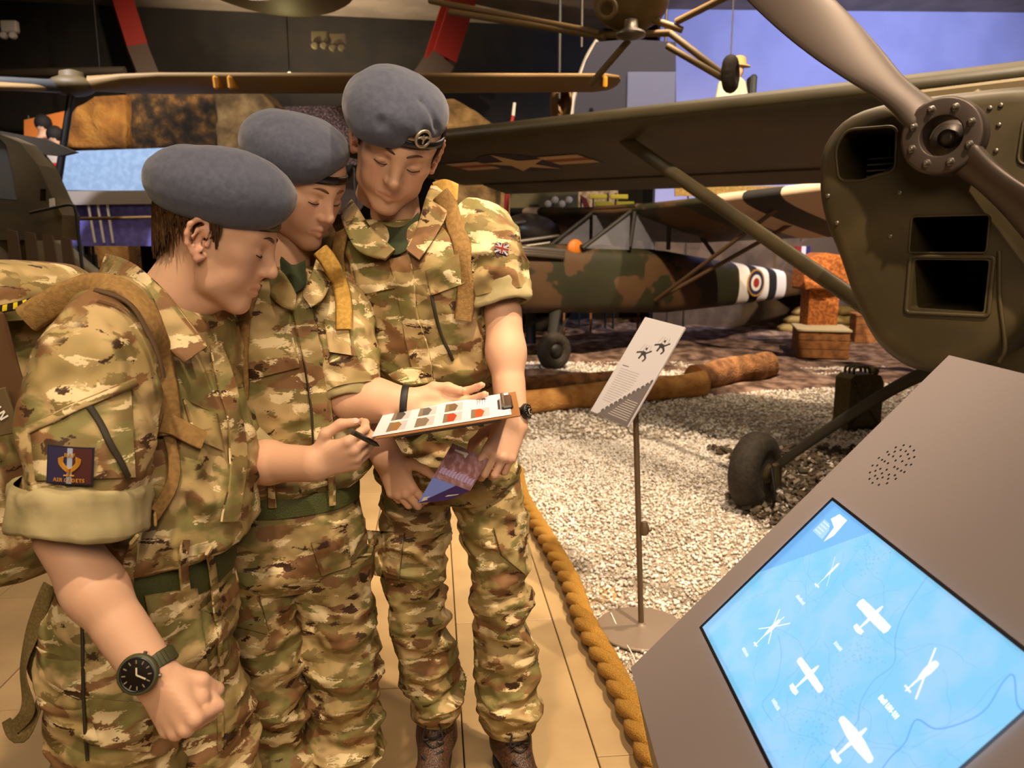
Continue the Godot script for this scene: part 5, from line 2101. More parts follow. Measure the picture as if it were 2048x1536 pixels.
func text_geo(text: String, height: float, place: Callable) -> Geo:
	var tm := TextMesh.new()
	var font := SystemFont.new()
	font.font_names = PackedStringArray(["Droid Sans"])
	font.font_weight = 700
	tm.font = font
	tm.text = text
	tm.font_size = 32
	tm.pixel_size = height / 24.0
	tm.depth = 0.0004
	tm.curve_step = 2.0
	var arr := tm.surface_get_arrays(0)
	var g := Geo.new()
	for p in arr[Mesh.ARRAY_VERTEX]:
		g.v.append(place.call(p))
	var idx = arr[Mesh.ARRAY_INDEX]
	if idx == null:
		g.ix = PackedInt32Array(range(g.v.size()))
	else:
		g.ix = idx
	return g

# a watch: case square to a given outward direction, strap round the wrist
func wristwatch(t: Node3D, wrist: Vector3, along: Vector3, out_: Vector3, rx: float, rz: float, case_r: float, strap_m: Material, strap_w: float, with_dial: bool) -> void:
	var a := along.normalized()
	var o := (out_ - a * out_.dot(a)).normalized()
	var s := o.cross(a)
	var w := Node3D.new()
	w.name = "wristwatch"
	t.add_child(w, true)
	w.global_position = wrist
	var rows := []
	for i in 41:
		var an := TAU * i / 40
		var c := wrist + s * (cos(an) * rx) + o * (sin(an) * rz)
		var n := (s * cos(an) / rx + o * sin(an) / rz).normalized()
		rows.append([c + a * strap_w * 0.5, c + a * strap_w * 0.4 + n * 0.0035, c - a * strap_w * 0.4 + n * 0.0035, c - a * strap_w * 0.5, c - n * 0.002])
	var g := Geo.new()
	g.grid(rows, true)
	put_world(g, "watch_strap", strap_m, w)
	if not with_dial:
		return
	for k in 9:
		g = Geo.new()
		var an := PI * 0.5 + (1.0 if k < 5 else -1.0) * (0.62 + 0.16 * (k % 5))
		var c := wrist + s * (cos(an) * (rx + 0.004)) + o * (sin(an) * (rz + 0.004))
		var n := (s * cos(an) / rx + o * sin(an) / rz).normalized()
		g.box(c, Vector3(0.003, 0.0022, strap_w * 0.8), Basis(n.cross(a).normalized(), n, a))
		put_world(g, "strap_ridge", strap_m, w)
	var top := wrist + o * (rz + 0.002)
	g = Geo.new()
	g.lathe(top, o, [[case_r * 0.9, -0.004], [case_r, 0.0], [case_r * 1.03, 0.004], [case_r, 0.009], [case_r * 0.88, 0.0112], [case_r * 0.84, 0.0095]], 8 if case_r < 0.02 else 40)
	put_world(g, "watch_case", strap_m, w)
	g = Geo.new()
	g.lathe(top, o, [[case_r * 0.88, 0.0085], [case_r * 0.88, 0.0105], [case_r * 0.80, 0.0115], [case_r * 0.76, 0.0100]], 40, false)
	put_world(g, "bezel", flat("watch_bezel", Color(0.09, 0.08, 0.09), 0.3), w)
	g = Geo.new()
	g.lathe(top, o, [[case_r * 0.84, 0.008], [case_r * 0.80, 0.0098], [0.0, 0.0098]], 40)
	put_world(g, "dial", flat("watch_dial", Color(0.085, 0.055, 0.03), 0.3), w)
	var hands := flat("watch_hand", Color(0.78, 0.72, 0.6), 0.4)
	for k in 12:
		var d := s * sin(TAU * k / 12) + a * cos(TAU * k / 12)
		g = Geo.new()
		g.box(top + o * 0.0102 + d * case_r * 0.64, Vector3(0.0016, 0.0006, case_r * 0.18), Basis(d.cross(o), o, d))
		put_world(g, "hour_mark", flat("watch_mark", Color(0.5, 0.44, 0.34), 0.5), w)
	for q in [[0.55, 0.5], [2.6, 0.36]]:
		var d := s * sin(q[0]) + a * cos(q[0])
		g = Geo.new()
		g.box(top + o * 0.0108 + d * case_r * q[1] * 0.5, Vector3(0.0022, 0.0006, case_r * q[1]), Basis(d.cross(o), o, d))
		put_world(g, "watch_hand", hands, w)
	for q: float in [-0.7, 0.7]:
		g = Geo.new()
		g.tube([top + s * case_r * cos(q) * 0.98 + a * case_r * sin(q) * 0.98 + o * 0.003, top + (s * cos(q) + a * sin(q)) * (case_r + 0.004) + o * 0.003], [0.003, 0.003], 8)
		put_world(g, "crown_button", M.steel, w)

# soft rucksack body from rings
func pack_body(t: Node3D, c: Vector3, f: Vector3, high: float, deep: float, wide: float, m: Material, shift: float) -> void:
	var r := f.cross(Vector3.UP).normalized()
	var rings := []
	for q in [[0.5, 0.2, 0.0], [0.47, 0.72, 0.006], [0.40, 0.92, 0.01], [0.2, 1.0, 0.014], [0.0, 1.02, 0.014], [-0.25, 1.0, 0.014], [-0.42, 0.9, 0.01], [-0.49, 0.7, 0.006], [-0.5, 0.2, 0.0]]:
		rings.append([c + Vector3(0, q[0] * high, 0), r * wide * q[1], f * deep * q[1], q[2]])
	garment(t, rings, 72, 60, Vector3(8, 8, 8), m, "pack_body", 0.7, shift, true, true)

func cadet_one() -> void:
	skins.clear()
	var t := thing("person", "cadet nearest the viewer in camouflage and grey beret, seen from his right side", "person", Vector3(-0.70, 0, -1.48), 0.0, "three cadets")
	var f := Vector3(0.94, 0, 0.34).normalized()
	var r := f.cross(Vector3.UP)
	var cm := camo("camo_a", Vector3(0.1, 0.2, 0.3))
	var cs := camo("camo_a_sleeve", Vector3(0.62, 0.35, 0.8))
	var ct := camo("camo_a_trousers", Vector3(0.35, 0.71, 0.5), 1.05)
	# body
	var h := Transform3D(frame_of(Vector3(0.91, -0.36, -0.13), 0.02).scaled(Vector3.ONE * 1.07), at(436, 474, 1.42))
	var body := Geo.new()
	body.add(head_shape, h)
	body.add(neck_geo(h * Vector3(0, -0.045, -0.022), at(315, 640, 1.45), 0.052, 0.068))
	var elbow := at(128, 1075, 1.205)
	var wrist := at(303, 1345, 1.185)
	var hb := hand_frame(at(392, 1490, 1.17) - wrist, Vector3(0.9, 0.35, 0.25), true)
	body.add(arm_and_hand(elbow, at(190, 1180, 1.195), wrist, [0.043, 0.0425, 0.0315], hb, [[84, 100, 62], [86, 100, 62], [86, 100, 62], [84, 98, 62]], [0.03, 0.0, -0.03, -0.07], [Vector3(0.020, 0.022, -0.010), Vector3(0.034, 0.048, -0.030), Vector3(0.024, 0.070, -0.054), Vector3(0.002, 0.074, -0.060)], 1.12))
	var pelvis := at(285, 1190, 1.46)
	var hipR := at(222, 1260, 1.40)
	var hipL := at(340, 1260, 1.53)
	var ankR := Vector3(hipR.x - 0.02, 0.17, hipR.z + 0.02)
	var ankL := Vector3(hipL.x + 0.04, 0.17, hipL.z - 0.02)
	var kneeR := hipR.lerp(ankR, 0.5) + f * 0.02
	var kneeL := hipL.lerp(ankL, 0.5) + f * 0.03
	body.add(core_geo(pelvis, at(310, 800, 1.45), at(310, 640, 1.45), [at(210, 690, 1.33), at(330, 690, 1.60)], [at(140, 1000, 1.22), at(380, 950, 1.64)], [kneeR, kneeL], [ankR, ankL]))
	put_world(body, "body", M.skin, t)
	# trousers, belt
	leg_pair(t, torso_rings([[310, 1075, 1.45, 0.118, 0.150, 0.002], [300, 1130, 1.455, 0.128, 0.162, 0.004], [290, 1200, 1.46, 0.138, 0.172, 0.010], [285, 1290, 1.465, 0.14, 0.176, 0.012], [285, 1360, 1.47, 0.125, 0.16, 0.008]], f), [leg_rings(hipR, kneeR, ankR, [0.108, 0.104, 0.092, 0.088, 0.080]), leg_rings(hipL, kneeL, ankL, [0.102, 0.102, 0.092, 0.088, 0.080])], ct, 0.0)
	garment(t, torso_rings([[309, 1078, 1.45, 0.128, 0.160, 0.0], [306, 1100, 1.451, 0.131, 0.163, 0.001], [303, 1135, 1.453, 0.135, 0.168, 0.001], [301, 1160, 1.455, 0.133, 0.166, 0.0]], f), 80, 12, Vector3(4, 4, 4), M.belt_green, "belt", 0.95)
	# jacket
	garment(t, torso_rings([[318, 588, 1.45, 0.070, 0.085, 0.002], [305, 612, 1.45, 0.098, 0.135, 0.004], [298, 650, 1.45, 0.124, 0.185, 0.006], [294, 720, 1.45, 0.132, 0.195, 0.010], [302, 800, 1.45, 0.138, 0.192, 0.013], [312, 880, 1.45, 0.144, 0.188, 0.015], [316, 960, 1.45, 0.147, 0.184, 0.018], [314, 1030, 1.45, 0.146, 0.180, 0.019], [318, 1075, 1.45, 0.146, 0.175, 0.012], [312, 1092, 1.45, 0.122, 0.155, 0.006]], f), 120, 110, Vector3(6.5, 5, 6.5), cm, "jacket", 0.95, 1.0)
	garment(t, limb_rings([[at(250, 640, 1.36), 0.075, 0.08, 0.004], [at(222, 672, 1.30), 0.080, 0.084, 0.006], [at(200, 735, 1.25), 0.087, 0.088, 0.009], [at(184, 815, 1.22), 0.087, 0.087, 0.012], [at(174, 900, 1.21), 0.086, 0.085, 0.012], [at(166, 975, 1.205), 0.084, 0.082, 0.008], [at(162, 1040, 1.205), 0.078, 0.076, 0.004]], Vector3(0.2, 0.1, 1)), 96, 90, Vector3(6, 5, 6), cs, "sleeve", 1.0, 4.0)
	garment(t, limb_rings([[at(320, 640, 1.55), 0.08, 0.08, 0.004], [at(330, 720, 1.62), 0.092, 0.09, 0.008], [at(345, 850, 1.64), 0.088, 0.088, 0.01], [at(365, 960, 1.65), 0.085, 0.085, 0.01]], Vector3(0.2, 0.1, 1)), 64, 40, Vector3(6, 5, 6), cs, "sleeve", 1.0, 5.0)
	cuff(t, at(163, 964, 1.205), at(158, 1062, 1.205), 0.095, M.cuff_cloth, 2.0)
	# collar
	put_world(sheet_geo([at(214, 508, 1.56), at(268, 528, 1.39), at(326, 582, 1.335), at(380, 650, 1.335), at(414, 693, 1.335)], [at(196, 556, 1.55), at(230, 590, 1.35), at(285, 640, 1.300), at(338, 698, 1.305), at(368, 726, 1.312)], 0.006), "collar", cm, t)
	put_world(sheet_geo([at(268, 528, 1.395), at(326, 580, 1.345), at(380, 646, 1.345), at(410, 688, 1.345)], [at(300, 575, 1.41), at(350, 625, 1.37), at(392, 675, 1.36), at(412, 705, 1.355)], 0.004), "collar", cm, t)
	# front opening, pockets, straps
	strap(t, [Vector2(425, 690), Vector2(452, 780), Vector2(468, 860), Vector2(472, 940), Vector2(455, 1040)], 1.33, 0.045, cm, "placket", 0.006, 0.006)
	panel(t, [Vector2(62, 868), Vector2(262, 768), Vector2(272, 955), Vector2(72, 962)], 1.11, camo("camo_a_pocket", Vector3(0.25, 0.05, 0.5)), "sleeve_pocket", 0.005, 0.006)
	strap(t, [Vector2(62, 862), Vector2(160, 815), Vector2(262, 766)], 1.11, 0.014, cs, "pocket_seam", 0.009, 0.006)
	strap(t, [Vector2(178, 815), Vector2(215, 880), Vector2(248, 950)], 1.11, 0.010, flat("zip_dark", Color(0.17, 0.14, 0.07), 0.7), "pocket_zip", 0.010, 0.004)
	panel(t, [Vector2(362, 800), Vector2(430, 830), Vector2(445, 905), Vector2(385, 880)], 1.3, cm, "pocket_flap", 0.006, 0.005)
	for q in [[Vector2(366, 1080), Vector2(362, 1130), Vector2(370, 1195)], [Vector2(412, 1100), Vector2(422, 1150), Vector2(430, 1240)], [Vector2(262, 1075), Vector2(258, 1120), Vector2(256, 1175)]]:
		strap(t, q, 1.32, 0.020, ct, "belt_loop", 0.006, 0.005, 10)
	# cargo pocket on the thigh and its loose flap
	panel(t, [Vector2(285, 1190), Vector2(390, 1175), Vector2(420, 1400), Vector2(330, 1420)], 1.35, ct, "hip_pocket", 0.006, 0.006)
	panel(t, [Vector2(170, 1390), Vector2(310, 1405), Vector2(300, 1500), Vector2(200, 1490)], 1.3, ct, "thigh_pocket_flap", 0.006, 0.006)
	strap(t, [Vector2(166, 1250), Vector2(168, 1400), Vector2(176, 1520)], 1.3, 0.006, flat("zip_dark", Color(0.17, 0.14, 0.07), 0.7), "trouser_seam", 0.002, 0.004)
	strap(t, [Vector2(425, 1170), Vector2(437, 1300), Vector2(440, 1500)], 1.35, 0.014, ct, "trouser_seam", 0.004, 0.006)
	# shoulder badge on the sleeve
	var c := lay(147, 926, 1.1)
	var n: Vector3 = c[1]
	n = Vector3(n.x * 0.7 - 0.02, 0.0, n.z).normalized()
	var up := Vector3(0.13, 0.99, 0.0)
	up = (up - n * up.dot(n)).normalized()
	var rt := up.cross(n)
	var place := func(p: Vector3) -> Vector3:
		var a := p.x * 0.86 / 0.16
		return c[0] + n * 0.016 + rt * (sin(a) * 0.16) + n * ((cos(a) - 1.0) * 0.16 + p.z) + up * p.y * 0.86
	badge(t, place)
	# head wear
	face_details(t, h, M.hair_brown)
	hair_locks(t, h, M.hair_brown, -0.062, 5)
	beret(t, h, [[Vector3(0.0, 0.084, -0.020), Vector3(0.100, 0.064, 0.122), Vector3(-0.20, 0, 0.10), 0.02], [Vector3(-0.045, 0.074, -0.006), Vector3(0.058, 0.050, 0.104), Vector3(-0.18, 0, 0.3), 0.05]], [], [0.016, 0.052, 0.004])
	# watch
	wristwatch(t, wrist.lerp(elbow, 0.03), wrist - elbow, Vector3(0.16, 0.22, 1.0), 0.0415, 0.0345, 0.0295, flat("watch_olive", Color(0.25, 0.25, 0.14), 0.5), 0.024, true)
	for q in [[ankR, 0], [ankL, 1]]:
		boot(t, q[0], f)
	# rucksack with shoulder straps
	var p := thing("rucksack", "camouflage rucksack on the back of the cadet nearest the viewer", "backpack", Vector3(-1.06, 0.9, -1.62), 0.0, "rucksacks")
	var pc := at(12, 860, 1.60)
	pack_body(p, pc, f, 0.60, 0.13, 0.17, camo("camo_pack", Vector3(0.45, 0.9, 0.15)), 2.0)
	skins.pop_back()
	var lid := Geo.new()
	lid.grid(cloth_rows([[pc + Vector3(0, 0.24, 0) + f * 0.02, r * 0.172, f * 0.15, 0.004], [pc + Vector3(0, 0.29, 0) + f * 0.02, r * 0.175, f * 0.155, 0.006], [pc + Vector3(0, 0.335, 0) + f * 0.02, r * 0.14, f * 0.12, 0.006], [pc + Vector3(0, 0.35, 0) + f * 0.02, r * 0.04, f * 0.03, 0.0]], 64, 24, Vector3(8, 8, 8), 0.75, 3.0), true, true, true)
	put_world(lid, "pack_lid", camo("camo_pack", Vector3(0.45, 0.9, 0.15)), p)
	# hazard tape on the lid
	var T := curve([at(-20, 622, 1.40), at(40, 610, 1.37), at(92, 592, 1.37)], 10)
	var TN := range(11).map(func(_i): return Vector3(-0.1, 0.35, 0.93).normalized())
	put_world(ribbon_geo(T, TN, 0.016, 0.003), "tape", flat("tape_black", Color(0.08, 0.06, 0.03), 0.6), p)
	for k in 6:
		var a: Vector3 = seg_lerp(T, 0.1 + k * 0.155)
		var b: Vector3 = seg_lerp(T, 0.16 + k * 0.155)
		var N3: Array = [TN[0], TN[0]]
		put_world(ribbon_geo([a + TN[0] * 0.001, b + TN[0] * 0.001], N3, 0.0135, 0.003), "tape_patch", flat("tape_yellow", Color(0.85, 0.74, 0.06), 0.6), p)
	strap(p, [Vector2(52, 640), Vector2(120, 598), Vector2(200, 574), Vector2(262, 600), Vector2(302, 668), Vector2(322, 760), Vector2(332, 870)], 1.28, 0.048, M.webbing, "shoulder_strap", 0.012, 0.014, 32)
	strap(p, [Vector2(190, 600), Vector2(250, 622), Vector2(288, 690), Vector2(306, 760)], 1.28, 0.010, flat("strap_edge", Color(0.30, 0.21, 0.10), 0.8), "strap_binding", 0.020, 0.004, 20)
	strap(p, [Vector2(312, 842), Vector2(355, 862), Vector2(400, 888)], 1.26, 0.034, M.webbing, "chest_strap", 0.022, 0.005, 12)
	strap(p, [Vector2(330, 860), Vector2(345, 960), Vector2(300, 1040)], 1.28, 0.022, M.webbing, "lower_strap", 0.008, 0.004, 16)
	var ring := lay(316, 700, 1.28)
	var g := Geo.new()
	g.torus(ring[0] + ring[1] * 0.024, ring[1], 0.013, 0.0035, 20, 8)
	put_world(g, "strap_ring", M.webbing, p)
	# side mesh pocket and label on the pack
	g = Geo.new()
	g.box(at(8, 735, 1.40), Vector3(0.05, 0.20, 0.012), Basis.from_euler(Vector3(0.0, 0.2, 0.14)), 0.004)
	put_world(g, "side_pocket", flat("mesh_brown", Color(0.33, 0.22, 0.10), 0.9), p)
	g = Geo.new()
	g.box(at(-2, 825, 1.385), Vector3(0.05, 0.085, 0.008), Basis.from_euler(Vector3(0, 0.15, 0.2)), 0.002)
	put_world(g, "name_tape", flat("tape_tan", Color(0.36, 0.29, 0.17), 0.9), p)
	var tapefn := func(q: Vector3) -> Vector3:
		return at(1, 825, 1.379) + Basis.from_euler(Vector3(0, 0.15, 0.2 + 1.9)) * q
	put_world(text_geo("NY", 0.016, tapefn), "lettering", M.paper, p)
	# dangling straps below the pack
	for q in [[Vector3(98, 1170, 1.33), Vector3(66, 1262, 1.34), Vector3(46, 1340, 1.34), Vector3(56, 1420, 1.34), Vector3(20, 1462, 1.35)], [Vector3(84, 1235, 1.35), Vector3(66, 1330, 1.36), Vector3(80, 1400, 1.36), Vector3(40, 1474, 1.35), Vector3(12, 1440, 1.35)]]:
		var P := []
		for v in curve(q, 24):
			P.append(at(v.x, v.y, v.z))
		put_world(ribbon_geo(P, range(25).map(func(i): return Vector3(-0.3 + 0.5 * sin(i * 0.4), 0.05, 1.0).normalized()), 0.025, 0.003), "loose_strap", patchy("strap_olive", [Color(0.33, 0.27, 0.12), Color(0.40, 0.33, 0.16)], [0.3, 0.7], 0.05, 6.0, 0.85), p)

func badge(t: Node3D, place: Callable) -> void:
	var node := Node3D.new()
	node.name = "cloth_badge"
	t.add_child(node)
	node.set_meta("label", "square blue and maroon badge with gold emblem and lettering")
	var patch := func(x0: float, x1: float, y0: float, y1: float, z: float, called: String, m: Material) -> void:
		var g := Geo.new()
		var rows := []
		for i in 9:
			var x := lerpf(x0, x1, i / 8.0)
			rows.append([place.call(Vector3(x, y0, z)), place.call(Vector3(x, y1, z)), place.call(Vector3(x, y1, z - 0.002)), place.call(Vector3(x, y0, z - 0.002))])
		g.grid(rows, true, true, true)
		put_world(g, called, m, node)
	patch.call(-0.036, 0.036, -0.033, 0.033, 0.0, "badge_border", flat("badge_border", Color(0.12, 0.09, 0.16), 0.8))
	patch.call(-0.0335, -0.004, -0.0305, 0.0305, 0.0008, "badge_field", flat("badge_blue", Color(0.16, 0.13, 0.28), 0.8))
	patch.call(0.004, 0.0335, -0.0305, 0.0305, 0.0008, "badge_field", flat("badge_maroon", Color(0.28, 0.10, 0.08), 0.8))
	patch.call(-0.004, 0.004, -0.0305, 0.0305, 0.0009, "badge_stripe", flat("badge_pale", Color(0.62, 0.66, 0.74), 0.8))
	var gold := flat("badge_gold", Color(0.72, 0.5, 0.12), 0.6)
	# emblem: two raised wings over a tail
	for s: float in [-1.0, 1.0]:
		for k in 4:
			var g := Geo.new()
			var P := []
			for q in [[0.003, -0.010 + k * 0.002], [0.010, -0.004 + k * 0.003], [0.0155 - k * 0.0018, 0.004 + k * 0.0025], [0.0165 - k * 0.0022, 0.013 + k * 0.001]]:
				P.append(place.call(Vector3(s * q[0], q[1], 0.0016)))
			g.tube(curve(P, 10), range(11).map(func(_i): return 0.0011), 6)
			put_world(g, "emblem_wing", gold, node)
	var e := Geo.new()
	e.tube([place.call(Vector3(0, -0.004, 0.0016)), place.call(Vector3(0, -0.016, 0.0016))], [0.004, 0.0025], 8, true, 0.5)
	e.tube([place.call(Vector3(-0.008, -0.0165, 0.0016)), place.call(Vector3(0.008, -0.0165, 0.0016))], [0.0012, 0.0012], 6)
	put_world(e, "emblem_body", gold, node)
	put_world(text_geo("RAF", 0.0072, func(p: Vector3): return place.call(p + Vector3(0, 0.0185, 0.0018))), "lettering", gold, node)
	put_world(text_geo("AIR CADETS", 0.0066, func(p: Vector3): return place.call(p + Vector3(0, -0.0245, 0.0018))), "lettering", gold, node)

func cadet_two() -> void:
	skins.clear()
	var t := thing("person", "middle cadet in camouflage and grey beret, writing on a clipboard", "person", Vector3(-0.5, 0, -1.78), 0.0, "three cadets")
	var f := Vector3(0.45, 0, 0.89).normalized()
	var r := f.cross(Vector3.UP)
	var cm := camo("camo_b", Vector3(0.7, 0.55, 0.1))
	var cs := camo("camo_b_sleeve", Vector3(0.12, 0.8, 0.33))
	var ct := camo("camo_b_trousers", Vector3(0.85, 0.15, 0.6), 1.15)
	var h := Transform3D(frame_of(Vector3(0.74, -0.44, 0.50), 0.0).scaled(Vector3.ONE * 1.0), at(604, 374, 1.66))
	var body := Geo.new()
	body.add(head_shape, h)
	body.add(neck_geo(h * Vector3(0, -0.05, -0.022), at(565, 560, 1.72), 0.05, 0.062))
	# right hand with the pen
	var elbow := at(475, 925, 1.60)
	var wrist := at(628, 928, 1.50)
	var hb := hand_frame(Vector3(0.93, 0.30, 0.05), Vector3(-0.2, 0.9, 0.28), true)
	body.add(arm_and_hand(elbow, at(535, 925, 1.56), wrist, [0.041, 0.040, 0.029], hb, [[38, 62, 30], [48, 68, 35], [55, 70, 35], [60, 70, 35]], [0.10, 0.02, -0.05, -0.12], [Vector3(0.022, 0.020, -0.006), Vector3(0.050, 0.045, -0.012), Vector3(0.056, 0.078, -0.022), Vector3(0.046, 0.104, -0.032)], 0.98))
	# left hand under the board
	var elbow2 := at(700, 800, 1.66)
	var wrist2 := at(822, 808, 1.665)
	var hb2 := hand_frame(Vector3(0.99, 0.02, 0.06), Vector3(0.0, 0.85, -0.5), false)
	body.add(arm_and_hand(elbow2, at(750, 800, 1.66), wrist2, [0.046, 0.043, 0.029], hb2, [[10, 25, 15], [12, 28, 15], [14, 28, 15], [16, 28, 15]], [0.06, 0.0, -0.05, -0.12], [Vector3(0.022, 0.02, -0.004), Vector3(0.036, 0.052, -0.012), Vector3(0.034, 0.086, -0.016), Vector3(0.026, 0.112, -0.018)], 0.96))
	var pelvis := at(575, 1080, 1.76)
	var hipR := at(502, 1110, 1.74)
	var hipL := at(662, 1110, 1.78)
	var ankR := Vector3(hipR.x + 0.03, 0.17, hipR.z + 0.02)
	var ankL := Vector3(hipL.x + 0.01, 0.17, hipL.z - 0.02)
	var kneeR := hipR.lerp(ankR, 0.5) + f * 0.02
	var kneeL := hipL.lerp(ankL, 0.5) + f * 0.02
	body.add(core_geo(pelvis, at(575, 760, 1.73), at(575, 590, 1.72), [at(450, 640, 1.72), at(670, 620, 1.76)], [at(465, 880, 1.62), at(692, 770, 1.68)], [kneeR, kneeL], [ankR, ankL]))
	put_world(body, "body", M.skin, t)
	leg_pair(t, torso_rings([[582, 965, 1.74, 0.105, 0.140, 0.002], [580, 1010, 1.745, 0.115, 0.155, 0.006], [577, 1080, 1.75, 0.125, 0.165, 0.012], [579, 1120, 1.755, 0.118, 0.165, 0.010], [582, 1160, 1.76, 0.08, 0.14, 0.006]], f), [leg_rings(hipR, kneeR, ankR, [0.088, 0.086, 0.078, 0.076, 0.074]), leg_rings(hipL, kneeL, ankL, [0.086, 0.084, 0.076, 0.076, 0.074])], ct, 6.0)
	garment(t, torso_rings([[582, 955, 1.74, 0.117, 0.152, 0.0], [582, 975, 1.74, 0.119, 0.154, 0.001], [581, 1000, 1.742, 0.121, 0.156, 0.0]], f), 80, 8, Vector3(4, 4, 4), M.belt_green, "belt", 0.95)
	garment(t, torso_rings([[572, 532, 1.72, 0.062, 0.080, 0.002], [570, 556, 1.72, 0.092, 0.130, 0.004], [566, 590, 1.72, 0.115, 0.180, 0.006], [566, 660, 1.725, 0.13, 0.198, 0.009], [572, 740, 1.73, 0.138, 0.196, 0.011], [578, 820, 1.735, 0.14, 0.186, 0.013], [582, 900, 1.74, 0.138, 0.176, 0.014], [583, 945, 1.74, 0.128, 0.165, 0.012], [582, 968, 1.74, 0.112, 0.146, 0.005]], f), 110, 100, Vector3(6.5, 5, 6.5), cm, "jacket", 0.95, 7.0)
	garment(t, limb_rings([[at(480, 600, 1.72), 0.07, 0.075, 0.004], [at(445, 640, 1.70), 0.082, 0.085, 0.008], [at(436, 730, 1.66), 0.08, 0.082, 0.013], [at(446, 830, 1.62), 0.078, 0.08, 0.013], [at(462, 895, 1.60), 0.072, 0.074, 0.008]], Vector3(0.2, 0.1, 1)), 80, 64, Vector3(7, 6, 7), cs, "sleeve", 1.0, 8.0)
	garment(t, limb_rings([[at(645, 585, 1.72), 0.07, 0.07, 0.004], [at(672, 620, 1.72), 0.072, 0.076, 0.007], [at(688, 690, 1.70), 0.068, 0.072, 0.012], [at(695, 750, 1.68), 0.066, 0.07, 0.012], [at(702, 785, 1.67), 0.064, 0.066, 0.006]], Vector3(0.2, 0.1, 1)), 80, 56, Vector3(7, 6, 7), cs, "sleeve", 1.0, 9.0)
	cuff(t, at(455, 862, 1.61), at(492, 925, 1.585), 0.066, M.cuff_cloth, 12.0)
	cuff(t, at(692, 722, 1.685), at(704, 800, 1.665), 0.062, M.cuff_cloth, 13.0)
	# shirt, collar
	put_world(sheet_geo([at(560, 510, 1.665), at(585, 530, 1.625), at(610, 520, 1.65)], [at(566, 570, 1.635), at(590, 585, 1.605), at(612, 570, 1.63)], 0.004), "undershirt", M.undershirt, t)
	put_world(sheet_geo([at(515, 520, 1.70), at(545, 528, 1.64), at(572, 552, 1.605), at(592, 590, 1.60)], [at(508, 565, 1.69), at(535, 588, 1.61), at(562, 612, 1.585), at(588, 622, 1.585)], 0.006), "collar", cm, t)
	put_world(sheet_geo([at(640, 500, 1.72), at(632, 520, 1.66), at(622, 550, 1.62), at(604, 590, 1.60)], [at(668, 520, 1.70), at(660, 560, 1.65), at(648, 595, 1.60), at(622, 615, 1.59)], 0.006), "collar", cm, t)
	strap(t, [Vector2(600, 610), Vector2(622, 700), Vector2(640, 800), Vector2(650, 930)], 1.6, 0.045, cm, "placket", 0.006, 0.007)
	strap(t, [Vector2(580, 600), Vector2(602, 690), Vector2(620, 800), Vector2(630, 930)], 1.6, 0.006, flat("zip_dark", Color(0.17, 0.14, 0.07), 0.7), "jacket_zip", 0.004, 0.004)
	panel(t, [Vector2(488, 690), Vector2(585, 668), Vector2(600, 735), Vector2(500, 760)], 1.6, cm, "pocket_flap", 0.005, 0.006)
	panel(t, [Vector2(650, 640), Vector2(700, 650), Vector2(705, 712), Vector2(660, 705)], 1.6, cm, "pocket_flap", 0.005, 0.006)
	for k in 3:
		var q := lay(628 + k * 7, 640 + k * 90, 1.6)
		var bg := Geo.new()
		bg.ball(q[0] + q[1] * 0.009, Vector3(0.006, 0.006, 0.003), Basis.IDENTITY, 12, 6)
		put_world(bg, "button", flat("button_brown", Color(0.24, 0.16, 0.08), 0.5), t)
	for q in [[Vector2(545, 950), Vector2(545, 985), Vector2(545, 1015)], [Vector2(660, 950), Vector2(662, 985), Vector2(662, 1010)]]:
		strap(t, q, 1.6, 0.018, ct, "belt_loop", 0.006, 0.005, 8)
	panel(t, [Vector2(432, 1130), Vector2(520, 1190), Vector2(540, 1265), Vector2(440, 1240)], 1.6, ct, "thigh_pocket_flap", 0.006, 0.006)
	panel(t, [Vector2(620, 1085), Vector2(690, 1060), Vector2(700, 1130), Vector2(640, 1150)], 1.65, ct, "hip_pocket", 0.006, 0.006)
	face_details(t, h, M.hair_fair)
	hair_locks(t, h, M.hair_fair, -0.05, 6)
	beret(t, h, [[Vector3(-0.014, 0.080, -0.034), Vector3(0.102, 0.064, 0.120), Vector3(-0.10, 0, 0.14), 0.02], [Vector3(-0.056, 0.066, -0.014), Vector3(0.058, 0.052, 0.104), Vector3(-0.10, 0, 0.3), 0.05]], [], [0.016, 0.052, 0.004])
	# plain band on the left wrist
	wristwatch(t, wrist2.lerp(elbow2, 0.10), wrist2 - elbow2, Vector3(0, 0.2, 1), 0.038, 0.036, 0.01, flat("band_black", Color(0.06, 0.05, 0.045), 0.6), 0.016, false)
	for q in [[ankR, 0], [ankL, 1]]:
		boot(t, q[0], f)
	# rucksack
	var p := thing("rucksack", "tan rucksack worn by the middle cadet, its straps over his chest", "backpack", at(560, 700, 1.98), 0.0, "rucksacks")
	var had := skins.duplicate()
	pack_body(p, at(590, 690, 1.98), f, 0.52, 0.10, 0.15, M.webbing_bright, 5.0)
	skins = had
	strap(p, [Vector2(508, 575), Vector2(488, 620), Vector2(480, 690), Vector2(474, 800)], 1.6, 0.040, M.webbing, "shoulder_strap", 0.010, 0.012)
	strap(p, [Vector2(640, 500), Vector2(662, 530), Vector2(684, 590), Vector2(690, 660)], 1.62, 0.036, M.webbing_bright, "shoulder_strap", 0.010, 0.012)
	var bk := lay(486, 628, 1.6)
	var g := Geo.new()
	g.box(bk[0] + bk[1] * 0.022, Vector3(0.045, 0.035, 0.008), Basis.from_euler(Vector3(0, 0.1, 0.15)), 0.003)
	put_world(g, "strap_buckle", flat("buckle_tan", Color(0.45, 0.34, 0.16), 0.5), p)
	# pen in the writing hand
	var pen := thing("pen", "black pen in the writing hand of the middle cadet", "pen", at(706, 868, 1.45))
